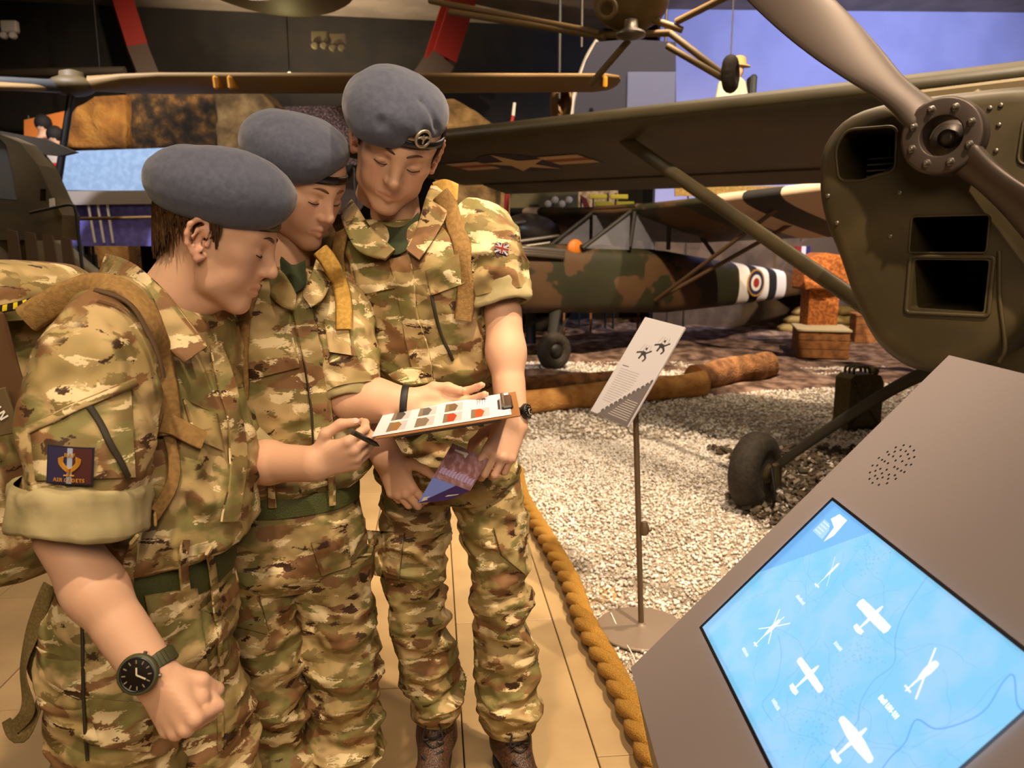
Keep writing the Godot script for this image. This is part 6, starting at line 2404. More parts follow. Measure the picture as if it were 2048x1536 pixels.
	g = Geo.new()
	var pa := at(701, 862, 1.405)
	var pb := at(758, 892, 1.505)
	g.tube([pa, pa.lerp(pb, 0.08), pa.lerp(pb, 0.85), pb], [0.004, 0.0055, 0.0052, 0.0012], 14)
	put_world(g, "barrel", flat("pen_black", Color(0.04, 0.035, 0.03), 0.35), pen)
	g = Geo.new()
	g.tube([pa + (pa - pb).normalized() * 0.001, pa - (pa - pb).normalized() * 0.006], [0.0046, 0.0058], 14)
	put_world(g, "end_cap", M.steel, pen)

func cadet_three() -> void:
	skins.clear()
	var t := thing("person", "tall cadet standing behind in camouflage and badged grey beret, reading a leaflet", "person", Vector3(-0.1, 0, -1.9), 0.0, "three cadets")
	var f := Vector3(-0.25, 0, 0.97).normalized()
	var r := f.cross(Vector3.UP)
	var cm := camo("camo_c", Vector3(0.3, 0.9, 0.7))
	var cs := camo("camo_c_sleeve", Vector3(0.9, 0.5, 0.2))
	var ct := camo("camo_c_trousers", Vector3(0.55, 0.3, 0.9), 1.1)
	var h := Transform3D(frame_of(Vector3(0.10, -0.56, 0.81), -0.28).scaled(Vector3.ONE * 1.10), at(795, 289, 1.64))
	var body := Geo.new()
	body.add(head_shape, h)
	body.add(neck_geo(h * Vector3(0, -0.05, -0.022), at(795, 480, 1.77), 0.052, 0.064))
	var elbow := at(1006, 625, 1.735)
	var wrist := at(1025, 848, 1.69)
	var hb := hand_frame(at(985, 935, 1.635) - wrist, Vector3(-0.9, -0.1, 0.4), false)
	body.add(arm_and_hand(elbow, at(1012, 705, 1.72), wrist, [0.043, 0.040, 0.0275], hb, [[25, 55, 20], [32, 60, 25], [38, 62, 28], [45, 62, 28]], [0.08, 0.0, -0.06, -0.14], [Vector3(0.022, 0.02, -0.006), Vector3(0.048, 0.042, -0.018), Vector3(0.058, 0.070, -0.034), Vector3(0.054, 0.094, -0.046)], 0.98))
	var elbow2 := at(690, 745, 1.84)
	var wrist2 := at(776, 918, 1.71)
	var hb2 := hand_frame(Vector3(0.40, -0.88, 0.10), Vector3(0.85, 0.38, 0.15), true)
	body.add(arm_and_hand(elbow2, at(725, 830, 1.79), wrist2, [0.043, 0.040, 0.027], hb2, [[20, 62, 30], [25, 66, 34], [32, 66, 34], [40, 66, 34]], [0.22, 0.12, 0.04, -0.04], [Vector3(0.020, 0.018, -0.004), Vector3(0.046, 0.036, -0.012), Vector3(0.064, 0.060, -0.020), Vector3(0.074, 0.084, -0.026)], 0.95))
	var pelvis := at(890, 890, 1.94)
	var hipR := at(830, 960, 1.95)
	var hipL := at(972, 960, 1.94)
	var ankR := at(872, 1415, 2.08)
	var ankL := at(1022, 1440, 2.06)
	var kneeR := at(828, 1165, 1.99)
	var kneeL := at(1000, 1165, 1.97)
	body.add(core_geo(pelvis, at(830, 620, 1.84), at(800, 510, 1.79), [at(680, 530, 1.84), at(955, 510, 1.77)], [at(690, 700, 1.85), at(1000, 580, 1.74)], [kneeR, kneeL], [ankR, ankL]))
	put_world(body, "body", M.skin, t)
	leg_pair(t, torso_rings([[878, 775, 1.92, 0.105, 0.142, 0.002], [882, 820, 1.925, 0.115, 0.155, 0.006], [888, 890, 1.93, 0.125, 0.176, 0.012], [893, 945, 1.935, 0.118, 0.178, 0.010], [895, 990, 1.94, 0.085, 0.150, 0.006]], f), [leg_rings(hipR, kneeR, ankR, [0.084, 0.078, 0.066, 0.062, 0.062]), leg_rings(hipL, kneeL, ankL, [0.084, 0.080, 0.068, 0.064, 0.066])], ct, 21.0)
	garment(t, torso_rings([[877, 776, 1.92, 0.116, 0.153, 0.0], [879, 800, 1.92, 0.118, 0.155, 0.001], [881, 826, 1.922, 0.12, 0.158, 0.0]], f), 80, 8, Vector3(4, 4, 4), M.belt_green, "belt", 0.95)
	garment(t, torso_rings([[795, 440, 1.765, 0.064, 0.082, 0.002], [802, 460, 1.77, 0.095, 0.140, 0.004], [812, 492, 1.785, 0.12, 0.19, 0.006], [826, 560, 1.81, 0.135, 0.2, 0.010], [842, 630, 1.84, 0.14, 0.192, 0.012], [856, 690, 1.87, 0.142, 0.182, 0.016], [868, 740, 1.90, 0.142, 0.172, 0.018], [874, 772, 1.915, 0.132, 0.158, 0.014], [876, 792, 1.92, 0.11, 0.145, 0.005]], f), 110, 100, Vector3(7, 5.5, 7), cm, "jacket", 0.95, 15.0)
	garment(t, limb_rings([[at(925, 455, 1.77), 0.068, 0.07, 0.004], [at(958, 470, 1.755), 0.076, 0.078, 0.006], [at(980, 515, 1.74), 0.074, 0.076, 0.010], [at(990, 560, 1.735), 0.072, 0.074, 0.010], [at(996, 590, 1.735), 0.068, 0.07, 0.005]], Vector3(0.2, 0.1, 1)), 80, 56, Vector3(7, 6, 7), cs, "sleeve", 1.0, 16.0)
	garment(t, limb_rings([[at(720, 475, 1.80), 0.07, 0.072, 0.004], [at(690, 510, 1.83), 0.08, 0.08, 0.008], [at(682, 600, 1.85), 0.078, 0.078, 0.012], [at(688, 690, 1.86), 0.074, 0.074, 0.01]], Vector3(0.2, 0.1, 1)), 64, 48, Vector3(7, 6, 7), cs, "sleeve", 1.0, 17.0)
	cuff(t, at(990, 552, 1.735), at(1000, 608, 1.735), 0.0715, M.cuff_cloth, 22.0)
	cuff(t, at(684, 660, 1.86), at(690, 725, 1.85), 0.072, M.cuff_cloth, 23.0)
	put_world(sheet_geo([at(742, 430, 1.73), at(775, 452, 1.68), at(808, 452, 1.67), at(836, 425, 1.71)], [at(735, 470, 1.72), at(772, 505, 1.66), at(806, 505, 1.65), at(842, 470, 1.69)], 0.004), "undershirt", M.undershirt, t)
	put_world(sheet_geo([at(705, 400, 1.80), at(716, 415, 1.72), at(742, 455, 1.675), at(790, 500, 1.645)], [at(682, 425, 1.80), at(690, 455, 1.69), at(715, 500, 1.65), at(770, 520, 1.635)], 0.006), "collar", cm, t)
	put_world(sheet_geo([at(862, 372, 1.80), at(850, 400, 1.71), at(838, 445, 1.675), at(812, 500, 1.645)], [at(905, 380, 1.80), at(893, 430, 1.69), at(868, 478, 1.655), at(838, 520, 1.64)], 0.006), "collar", cm, t)
	strap(t, [Vector2(800, 515), Vector2(815, 590), Vector2(828, 660), Vector2(850, 760)], 1.7, 0.048, cm, "placket", 0.006, 0.007)
	strap(t, [Vector2(786, 520), Vector2(800, 590), Vector2(815, 660), Vector2(836, 750)], 1.7, 0.007, flat("zip_dark", Color(0.17, 0.14, 0.07), 0.7), "jacket_zip", 0.005, 0.004)
	panel(t, [Vector2(706, 530), Vector2(790, 520), Vector2(795, 575), Vector2(722, 590)], 1.7, cm, "pocket_flap", 0.005, 0.006)
	panel(t, [Vector2(850, 540), Vector2(930, 500), Vector2(945, 560), Vector2(862, 590)], 1.7, cm, "pocket_flap", 0.005, 0.006)
	strap(t, [Vector2(862, 590), Vector2(880, 660), Vector2(905, 720)], 1.7, 0.008, flat("zip_dark", Color(0.17, 0.14, 0.07), 0.7), "pocket_edge", 0.002, 0.004)
	# jacket drawcord tab
	put_world(sheet_geo([at(778, 748, 1.72), at(820, 735, 1.71), at(872, 750, 1.74)], [at(790, 760, 1.72), at(820, 772, 1.705), at(868, 765, 1.735)], 0.010), "hem_tab", cm, t)
	for q in [[Vector2(845, 775), Vector2(846, 800), Vector2(846, 840)], [Vector2(955, 775), Vector2(957, 800), Vector2(958, 845)]]:
		strap(t, q, 1.8, 0.018, ct, "belt_loop", 0.006, 0.005, 8)
	panel(t, [Vector2(735, 1060), Vector2(810, 1065), Vector2(800, 1160), Vector2(752, 1150)], 1.88, ct, "thigh_pocket_flap", 0.006, 0.006)
	panel(t, [Vector2(985, 1055), Vector2(1045, 1070), Vector2(1050, 1150), Vector2(1000, 1110)], 1.85, ct, "thigh_pocket_flap", 0.006, 0.006)
	# flag patch on the sleeve
	var c := lay(999, 497, 1.68)
	var n: Vector3 = c[1]
	n = Vector3(n.x * 0.6, 0, n.z).normalized()
	var up := Vector3(0.25, 0.97, 0)
	up = (up - n * up.dot(n)).normalized()
	var rt := up.cross(n)
	flag_patch(t, func(p: Vector3) -> Vector3: return c[0] + n * (0.010 + p.z) + rt * p.x + up * p.y)
	face_details(t, h, M.hair_brown)
	hair_locks(t, h, M.hair_brown, -0.04, 7)
	beret(t, h, [[Vector3(-0.012, 0.068, -0.014), Vector3(0.095, 0.060, 0.106), Vector3(-0.04, 0, 0.10), 0.02], [Vector3(-0.045, 0.060, 0.0), Vector3(0.062, 0.052, 0.096), Vector3(0.0, 0, 0.3), 0.05]],
		[[Vector3(0.052, 0.064, 0.078), Vector3(-0.030, 0.104, 0.066), 0.012, 0.009], [Vector3(0.046, 0.052, 0.088), Vector3(-0.050, 0.078, 0.092), 0.013, 0.009], [Vector3(0.064, 0.076, 0.066), Vector3(0.015, 0.116, 0.048), 0.009, 0.008], [Vector3(0.048, 0.060, 0.084), Vector3(-0.035, 0.090, 0.082), -0.007, 0.007]], [0.015, 0.050, 0.004])
	# metal cap badge: ring with a spread bird
	var cap := Node3D.new()
	cap.name = "cap_badge"
	t.add_child(cap)
	cap.set_meta("label", "round silver badge on the beret")
	var silver := flat("silver", Color(0.72, 0.66, 0.58), 0.35, 0.7)
	var bc := h * Vector3(0.062, 0.050, 0.086)
	var near := INF
	for q in crown_points:
		if q.distance_to(h * Vector3(0.058, 0.066, 0.11)) < near:
			near = q.distance_to(h * Vector3(0.058, 0.066, 0.11))
			bc = q
	var bn := (h.basis * Vector3(0.5, 0.1, 0.85)).normalized()
	var bu := h.basis.y.normalized()
	bu = (bu - bn * bu.dot(bn)).normalized()
	var br := bu.cross(bn)
	var g := Geo.new()
	g.torus(bc + bn * 0.004, bn, 0.0165, 0.0032, 28, 8)
	put_world(g, "badge_ring", silver, cap)
	g = Geo.new()
	g.lathe(bc, bn, [[0.0165, 0.0], [0.0165, 0.002], [0.0, 0.0025]], 24)
	put_world(g, "badge_back", flat("badge_black", Color(0.05, 0.045, 0.045), 0.6), cap)
	g = Geo.new()
	for s: float in [-1.0, 1.0]:
		g.tube(curve([bc + bn * 0.005, bc + bn * 0.006 + br * s * 0.007 + bu * 0.004, bc + bn * 0.005 + br * s * 0.015 + bu * 0.001], 8), [0.004, 0.004, 0.0036, 0.0034, 0.003, 0.0028, 0.0024, 0.002, 0.0012], 6)
	g.tube([bc + bn * 0.005 + bu * 0.008, bc + bn * 0.006, bc + bn * 0.005 - bu * 0.010], [0.002, 0.0035, 0.002], 6)
	put_world(g, "badge_bird", silver, cap)
	wristwatch(t, wrist.lerp(elbow, 0.09), wrist - elbow, Vector3(0.85, 0.1, 0.5), 0.031, 0.031, 0.017, flat("watch_black", Color(0.06, 0.06, 0.06), 0.4), 0.02, true)
	boot(t, Vector3(ankR.x, 0, ankR.z), Vector3(-0.02, 0, 1))
	boot(t, Vector3(ankL.x, 0, ankL.z), Vector3(0.30, 0, 0.95))
	# rucksack straps and pack
	var p := thing("rucksack", "tan rucksack on the tall cadet's back, strap over his left shoulder", "backpack", at(880, 650, 2.08), 0.0, "rucksacks")
	var had := skins.duplicate()
	pack_body(p, at(850, 650, 2.10), f, 0.5, 0.10, 0.14, M.webbing, 6.0)
	skins = had
	strap(p, [Vector2(880, 388), Vector2(902, 420), Vector2(922, 490), Vector2(935, 560), Vector2(925, 640)], 1.72, 0.042, M.webbing, "shoulder_strap", 0.010, 0.012)
	strap(p, [Vector2(690, 470), Vector2(682, 520), Vector2(690, 600)], 1.75, 0.040, M.webbing, "shoulder_strap", 0.010, 0.012)
	put_world(sheet_geo([at(868, 368, 1.82), at(890, 362, 1.80), at(916, 372, 1.80)], [at(878, 405, 1.77), at(896, 412, 1.755), at(914, 405, 1.765)], 0.012), "strap_pad", M.webbing_bright, p)
	var rg := lay(900, 402, 1.72)
	g = Geo.new()
	g.torus(at(900, 408, 1.735), Vector3(0.2, 0.3, 1), 0.014, 0.003, 20, 8)
	put_world(g, "strap_ring", flat("ring_tan", Color(0.7, 0.6, 0.42), 0.5), p)

func flag_patch(t: Node3D, place: Callable) -> void:
	var node := Node3D.new()
	node.name = "flag_patch"
	t.add_child(node)
	node.set_meta("label", "small flag patch with red and white crosses on blue")
	var bar := func(a: Vector2, b: Vector2, w: float, z: float, called: String, m: Material) -> void:
		var d := (b - a).normalized()
		var o := Vector2(-d.y, d.x) * w * 0.5
		var g := Geo.new()
		var q := [a + o, b + o, b - o, a - o]
		var low := []
		var top := []
		for p in q:
			low.append(place.call(Vector3(p.x, p.y, z - 0.001)))
			top.append(place.call(Vector3(p.x, p.y, z)))
		g.grid([low, top], true, true, true)
		put_world(g, called, m, node)
	var W := 0.0165
	var H := 0.011
	bar.call(Vector2(-W, 0), Vector2(W, 0), H * 2, 0.0, "flag_field", flat("flag_blue", Color(0.22, 0.19, 0.42), 0.8))
	var wh := flat("flag_white", Color(0.72, 0.68, 0.66), 0.8)
	var rd := flat("flag_red", Color(0.55, 0.16, 0.16), 0.8)
	bar.call(Vector2(-W, -H), Vector2(W, H), 0.0042, 0.0006, "flag_cross", wh)
	bar.call(Vector2(-W, H), Vector2(W, -H), 0.0042, 0.0007, "flag_cross", wh)
	bar.call(Vector2(-W, 0), Vector2(W, 0), 0.0075, 0.001, "flag_cross", wh)
	bar.call(Vector2(0, -H), Vector2(0, H), 0.0075, 0.0011, "flag_cross", wh)
	bar.call(Vector2(-W, 0), Vector2(W, 0), 0.0042, 0.0014, "flag_cross", rd)
	bar.call(Vector2(0, -H), Vector2(0, H), 0.0042, 0.0015, "flag_cross", rd)

# ---------------------------------------------------------------- clipboard and leaflet
func worksheet_picture() -> ImageTexture:
	var im := Image.create(420, 594, false, Image.FORMAT_RGB8)
	im.fill(Color(0.86, 0.84, 0.87))
	var rng := RandomNumberGenerator.new()
	rng.seed = 8
	var tints := [Color(0.72, 0.30, 0.10), Color(0.5, 0.48, 0.44), Color(0.42, 0.34, 0.22), Color(0.68, 0.22, 0.09), Color(0.34, 0.33, 0.31), Color(0.48, 0.42, 0.33), Color(0.3, 0.28, 0.26), Color(0.55, 0.40, 0.20)]
	for k in 8:
		var x := 40.0 if k % 2 == 0 else 225.0
		var y := 92.0 + int(k / 2.0) * 122.0
		var c: Color = tints[k]
		if k == 0:
			x = 225.0
		elif k == 1:
			x = 40.0
			for j in 4:
				stroke(im, [Vector2(x, y + 20 + j * 12), Vector2(x + 90 + 20 * (j % 2), y + 20 + j * 12)], 3.0, Color(0.5, 0.48, 0.75, 1))
			continue
		fill_poly(im, [Vector2(x, y), Vector2(x + 155, y), Vector2(x + 155, y + 82), Vector2(x, y + 82)], Color(0.74, 0.72, 0.72, 1))
		fill_poly(im, [Vector2(x + 6, y + 40), Vector2(x + 60, y + 22), Vector2(x + 150, y + 34), Vector2(x + 150, y + 62), Vector2(x + 8, y + 70)], Color(c.r, c.g, c.b, 1))
		fill_poly(im, [Vector2(x, y + 66), Vector2(x + 155, y + 62), Vector2(x + 155, y + 82), Vector2(x, y + 82)], Color(0.48, 0.42, 0.34, 1))
	stroke(im, [Vector2(120, 50), Vector2(300, 50)], 10.0, Color(0.25, 0.24, 0.26, 1))
	return ImageTexture.create_from_image(im)

func build_papers() -> void:
	var A := at(742, 874, 1.46)
	var B := at(786, 828, 1.655)
	var C := at(1057, 777, 1.665)
	var D := at(1012, 840, 1.455)
	var u := ((D - A) + (C - B)) * 0.5
	var v := ((B - A) + (C - D)) * 0.5
	var c := (A + B + C + D) * 0.25
	var ux := u.normalized()
	var vy := (v - ux * v.dot(ux)).normalized()
	var n := ux.cross(vy).normalized()
	if n.y < 0:
		n = -n
	var W := u.length()
	var H := v.length()
	var t := thing("clipboard", "brown clipboard with a picture worksheet held between the cadets", "clipboard", c)
	var g := Geo.new()
	g.box(c, Vector3(W, 0.004, H), Basis(ux, n, ux.cross(n)), 0.001)
	put_world(g, "board", flat("hardboard", Color(0.55, 0.36, 0.17), 0.6), t)
	g = Geo.new()
	g.box(c + ux * (W * 0.5 - 0.022) + n * 0.006, Vector3(0.022, 0.008, 0.105), Basis(ux, n, ux.cross(n)), 0.003)
	put_world(g, "clip", flat("clip_black", Color(0.06, 0.055, 0.05), 0.35), t)
	g = Geo.new()
	g.tube([c + ux * (W * 0.5 - 0.03) + n * 0.012 - vy * 0.05, c + ux * (W * 0.5 - 0.03) + n * 0.012 + vy * 0.05], [0.004, 0.004], 10)
	put_world(g, "clip_bar", M.steel, t)
	g = Geo.new()
	g.box(c - n * 0.0045 - vy * 0.02, Vector3(W * 0.72, 0.003, H * 0.8), Basis(ux, n, ux.cross(n)), 0.0008)
	put_world(g, "backing_sheet", flat("dark_folder", Color(0.14, 0.12, 0.13), 0.6), t)
	# worksheet
	g = Geo.new()
	var top: Vector3 = n * 0.0034
	var p := func(a: float, b: float) -> Vector3: return c + ux * (W * a) + vy * (H * b) + top
	g.quad(p.call(0.44, 0.47), p.call(0.44, -0.47), p.call(-0.53, -0.47), p.call(-0.53, 0.47))
	g.uv = PackedVector2Array([Vector2(0, 0), Vector2(1, 0), Vector2(1, 1), Vector2(0, 1)])
	var m := mat(Color.WHITE, 0.6)
	m.albedo_texture = worksheet_picture()
	var o := put(g, "worksheet", m)
	tag(o, "white worksheet of small aircraft pictures on the clipboard", "paper")
	# leaflet in the tall cadet's hands
	var l1 := at(905, 887, 1.66)
	var l2 := at(978, 918, 1.635)
	var l3 := at(940, 982, 1.60)
	var l4 := at(866, 954, 1.625)
	var l5 := at(836, 1006, 1.655)
	var l6 := at(898, 1000, 1.63)
	t = thing("leaflet", "folded purple and blue leaflet held by the tall cadet", "leaflet", (l1 + l3) * 0.5)
	g = Geo.new()
	thin(g, [l1, l2, l3, l4], 0.0015)
	put_world(g, "upper_page", patchy("leaflet_purple", [Color(0.56, 0.39, 0.40), Color(0.64, 0.47, 0.46), Color(0.72, 0.6, 0.68)], [0.3, 0.55, 0.8], 0.02, 6.0, 0.3), t)
	g = Geo.new()
	thin(g, [l4, l4.lerp(l3, 0.62), l5], 0.0015)
	put_world(g, "blue_page", flat("leaflet_blue", Color(0.52, 0.60, 0.95), 0.35), t)
	g = Geo.new()
	thin(g, [l4.lerp(l3, 0.62), l3, l6, l5], 0.0015)
	put_world(g, "violet_page", flat("leaflet_violet", Color(0.26, 0.18, 0.44), 0.35), t)
	# pale band of figures and the white emblem printed on the upper page
	g = Geo.new()
	var nn := (l2 - l1).cross(l4 - l1).normalized()
	if nn.z < 0:
		nn = -nn
	var q := func(a: float, b: float) -> Vector3: return l1.lerp(l2, a).lerp(l4.lerp(l3, a), b) + nn * 0.0022
	var rng := RandomNumberGenerator.new()
	rng.seed = 5
	for k in 11:
		var a := 0.08 + k * 0.083
		g.quad(q.call(a, 0.66 + rng.randf() * 0.06), q.call(a + 0.07, 0.60 + rng.randf() * 0.08), q.call(a + 0.06, 0.86), q.call(a - 0.01, 0.84))
	put_world(g, "print", flat("leaflet_print", Color(0.74, 0.64, 0.80), 0.4), t)
	g = Geo.new()
	g.quad(q.call(0.14, 0.11), q.call(0.42, 0.10), q.call(0.42, 0.17), q.call(0.14, 0.17))
	g.quad(q.call(0.42, 0.08), q.call(0.50, 0.10), q.call(0.48, 0.24), q.call(0.42, 0.20))
	put_world(g, "emblem", M.paper, t)
	g = Geo.new()
	var q2 := func(a: float, b: float) -> Vector3: return l4.lerp(l3, a).lerp(l5.lerp(l6, a), b) + nn * 0.0024
	g.quad(q2.call(0.08, 0.80), q2.call(0.30, 0.72), q2.call(0.34, 0.86), q2.call(0.10, 0.97))
	g.quad(q2.call(0.70, 0.62), q2.call(0.95, 0.42), q2.call(0.96, 0.50), q2.call(0.72, 0.74))
	put_world(g, "emblem", M.paper, t)

func thin(g: Geo, pts: Array, thick: float) -> void:
	var n: Vector3 = (pts[1] - pts[0]).cross(pts[2] - pts[0]).normalized() * thick * 0.5
	var a := []
	var b := []
	for p in pts:
		a.append(p + n)
		b.append(p - n)
	g.grid([a, b], true, true, true)

# ---------------------------------------------------------------- far aircraft: camouflaged high-wing monoplane
func camo_paint() -> StandardMaterial3D:
	return patchy("camo_paint", [Color(0.13, 0.13, 0.06), Color(0.16, 0.155, 0.075), Color(0.30, 0.215, 0.125), Color(0.33, 0.24, 0.145)], [0.0, 0.49, 0.52, 1.0], 0.0035, 0.42, 0.55, 0.0, 0.0, 40)

func build_far_plane() -> void:
	var t := thing("camouflaged_plane", "brown and green camouflaged monoplane with white stripes beyond the gravel", "aircraft", Vector3(-0.69, 0, -9.02), deg_to_rad(-57.3))
	var paint := camo_paint()
	var ol := closed_outline([Vector2(0, 1.0), Vector2(0.55, 0.95), Vector2(0.9, 0.7), Vector2(1.0, 0.2), Vector2(1.0, -0.4), Vector2(0.85, -0.85), Vector2(0.5, -1.0), Vector2(0, -1.0)])
	var rows := []
	for q in [[0.05, 1.02, 0.10, 0.12], [0.0, 1.02, 0.24, 0.26], [-0.12, 1.02, 0.32, 0.34], [-0.6, 1.02, 0.37, 0.38], [-1.3, 1.03, 0.40, 0.42], [-2.0, 1.02, 0.42, 0.44], [-3.2, 0.95, 0.42, 0.42], [-4.2, 0.90, 0.36, 0.34], [-5.4, 0.86, 0.26, 0.24], [-6.6, 0.86, 0.14, 0.16], [-7.3, 0.88, 0.05, 0.10]]:
		rows.append(section(ol, Vector2(q[2], q[3]), Vector2.ZERO, q[0], 40).map(func(p): return p + Vector3(0, q[1], 0)))
	var g := Geo.new()
	g.grid(rows, true, true, true)
	put(g, "fuselage", paint, t)
	# spinner, exhaust, orange filler mark
	g = Geo.new()
	g.lathe(Vector3(0, 1.05, 0.04), Vector3(0, 0, 1), [[0.16, 0.0], [0.14, 0.1], [0.08, 0.2], [0.0, 0.24]], 20)
	put(g, "spinner", paint, t)
	for k in 3:
		g = Geo.new()
		g.tube(curve([Vector3(0.24, 1.30 + k * 0.035, -0.4 - k * 0.12), Vector3(0.38, 1.34 + k * 0.03, -0.7), Vector3(0.40, 1.30 + k * 0.03, -1.3)], 12), range(13).map(func(_i): return 0.035), 10)
		put(g, "exhaust_pipe", M.steel, t)
	g = Geo.new()
	g.ball(Vector3(0.30, 1.40, -1.55), Vector3(0.06, 0.11, 0.12))
	put(g, "orange_cap", flat("orange_mark", Color(0.72, 0.4, 0.07), 0.6), t)
	# cabin frame and panes
	var dark := flat("cabin_tube", Color(0.11, 0.10, 0.07), 0.6)
	for q in [[[0.38, 1.40, -1.6], [0.40, 1.86, -2.35]], [[0.40, 1.42, -2.35], [0.42, 1.86, -2.4]], [[0.42, 1.38, -3.0], [0.42, 1.86, -3.0]], [[0.40, 1.30, -3.9], [0.36, 1.80, -3.4]], [[-0.38, 1.40, -1.6], [-0.40, 1.86, -2.35]], [[-0.42, 1.38, -3.0], [-0.42, 1.86, -3.0]], [[0.38, 1.42, -1.6], [-0.38, 1.42, -1.6]]]:
		g = Geo.new()
		g.tube([Vector3(q[0][0], q[0][1], q[0][2]), Vector3(q[1][0], q[1][1], q[1][2])], [0.028, 0.028], 8)
		put(g, "cabin_frame", dark, t)
	var glass := flat("far_glass", Color(0.8, 0.8, 0.85, 0.15), 0.1)
	glass.transparency = BaseMaterial3D.TRANSPARENCY_ALPHA
	for q in [[-1.62, -2.33], [-2.38, -2.98], [-3.02, -3.6]]:
		for sd: float in [-1.0, 1.0]:
			g = Geo.new()
			g.quad(Vector3(sd * 0.40, 1.40, q[0]), Vector3(sd * 0.41, 1.38, q[1]), Vector3(sd * 0.41, 1.84, q[1]), Vector3(sd * 0.40, 1.84 if q[0] < -2.0 else 1.44, q[0]))
			put(g, "cabin_pane", glass, t)
	# wings
	for sd: float in [-1.0, 1.0]:
		var spans := []
		for k in 13:
			var x := lerpf(0.0, 5.2, k / 12.0)
			spans.append([x * sd, 1.88 + 0.03 * x, -2.4, 1.5, 0.40, 0.19])
		spans.append([5.45 * sd, 2.0, -2.6, 1.1, 0.3, 0.1])
		g = Geo.new()
		g.grid(wing_rows(spans), true, true, true)
		put(g, "wing", paint, t)
		# broad white bands under and over the wing
		for q in [[1.75, 2.15, 0], [2.15, 2.65, 1], [2.65, 3.15, 0], [3.15, 3.55, 1]]:
			var sp := []
			for x in [q[0], q[1]]:
				sp.append([x * sd, 1.883 + 0.03 * x, -2.385, 1.53, 0.408, 0.215])
			g = Geo.new()
			g.grid(wing_rows(sp), true)
			put(g, "identity_stripe", flat("stripe_cream", Color(0.72, 0.62, 0.52), 0.7) if q[2] == 0 else flat("stripe_black", Color(0.09, 0.08, 0.07), 0.7), t)
		for z in [-2.7, -3.4]:
			g = Geo.new()
			g.tube([Vector3(sd * 0.42, 0.72, -2.8), Vector3(sd * 2.5, 1.9, z)], [0.026, 0.026], 8)
			put(g, "wing_strut", flat("strut_brown", Color(0.28, 0.2, 0.11), 0.6), t)
		# legs and wheels
		g = Geo.new()
		g.tube([Vector3(sd * 0.2, 0.72, -1.35), Vector3(sd * 0.70, 0.24, -0.9)], [0.08, 0.05], 10, true, 0.4)
		put(g, "gear_leg", dark, t)
		g = Geo.new()
		g.tube([Vector3(sd * 0.05, 0.62, -1.7), Vector3(sd * 0.68, 0.22, -0.92)], [0.022, 0.022], 8)
		put(g, "gear_brace", dark, t)
		g = Geo.new()
		g.torus(Vector3(sd * 0.78, 0.225, -0.9), Vector3(1, 0, 0), 0.15, 0.075, 28, 12)
		put(g, "tyre", M.rubber, t)
		g = Geo.new()
		g.lathe(Vector3(sd * 0.72, 0.225, -0.9), Vector3(sd, 0, 0), [[0.11, 0.0], [0.11, 0.10], [0.03, 0.12]], 20)
		put(g, "wheel_hub", dark, t)
	g = Geo.new()
	g.box(Vector3(0, 1.93, -3.15), Vector3(0.9, 0.06, 1.5), Basis.IDENTITY, 0.02)
	put(g, "cabin_roof", paint, t)
	# fuselage stripes, roundel, fin flash
	for q in [[-4.50, -4.76, 0], [-4.76, -4.98, 1], [-4.98, -5.22, 0], [-5.22, -5.42, 1], [-5.42, -5.66, 0]]:
		rows = []
		for z in [q[0], q[1]]:
			var f := clampf((-4.2 - z) / 1.2, 0.0, 1.2)
			var c := lerpf(0.90, 0.86, f)
			rows.append(section(ol, Vector2(lerpf(0.36, 0.26, f) + 0.006, lerpf(0.34, 0.24, f) + 0.006), Vector2.ZERO, z, 40).map(func(p): return p + Vector3(0, c, 0)))
		g = Geo.new()
		g.grid(rows, true)
		put(g, "identity_stripe", flat("stripe_white", Color(0.85, 0.83, 0.8), 0.7) if q[2] == 0 else flat("stripe_black", Color(0.09, 0.08, 0.07), 0.7), t)
	for q in [[0.20, Color(0.62, 0.45, 0.1)], [0.175, Color(0.1, 0.1, 0.24)], [0.12, Color(0.8, 0.78, 0.74)], [0.07, Color(0.55, 0.12, 0.1)]]:
		g = Geo.new()
		g.lathe(Vector3(0.335 + (0.2 - q[0]) * 0.03, 0.90, -4.86), Vector3(1, 0, -0.07), [[q[0], 0.0], [q[0], 0.006], [0.0, 0.007]], 28)
		put(g, "roundel_ring", mat(q[1], 0.7), t)
	g = Geo.new()
	g.prism(Vector3(-0.03, 0, 0), Vector3(0, 0, -1), Vector3.UP, Vector3(1, 0, 0), [Vector2(5.7, 0.95), Vector2(6.3, 1.5), Vector2(6.7, 1.72), Vector2(7.2, 1.66), Vector2(7.5, 1.3), Vector2(7.45, 0.8), Vector2(7.0, 0.75)], 0.06)
	put(g, "tail_fin", flat("fin_brown", Color(0.30, 0.24, 0.18), 0.7), t)
	for k in 3:
		g = Geo.new()
		g.box(Vector3(0, 1.22, -6.2 - k * 0.11), Vector3(0.075, 0.42, 0.11))
		put(g, "fin_flash", mat([Color(0.5, 0.1, 0.1), Color(0.8, 0.78, 0.76), Color(0.14, 0.14, 0.34)][k], 0.7), t)
	for sd: float in [-1.0, 1.0]:
		g = Geo.new()
		g.prism(Vector3(0, 0.93, 0), Vector3(sd, 0, 0), Vector3(0, 0, -1), Vector3.UP, [Vector2(0, 6.3), Vector2(1.1, 6.5), Vector2(1.4, 6.9), Vector2(1.2, 7.4), Vector2(0, 7.3)], 0.05)
		put(g, "tailplane", paint, t)
	g = Geo.new()
	g.tube([Vector3(0, 0.75, -6.7), Vector3(0, 0.2, -7.1)], [0.03, 0.025], 8)
	put(g, "tail_leg", dark, t)
	g = Geo.new()
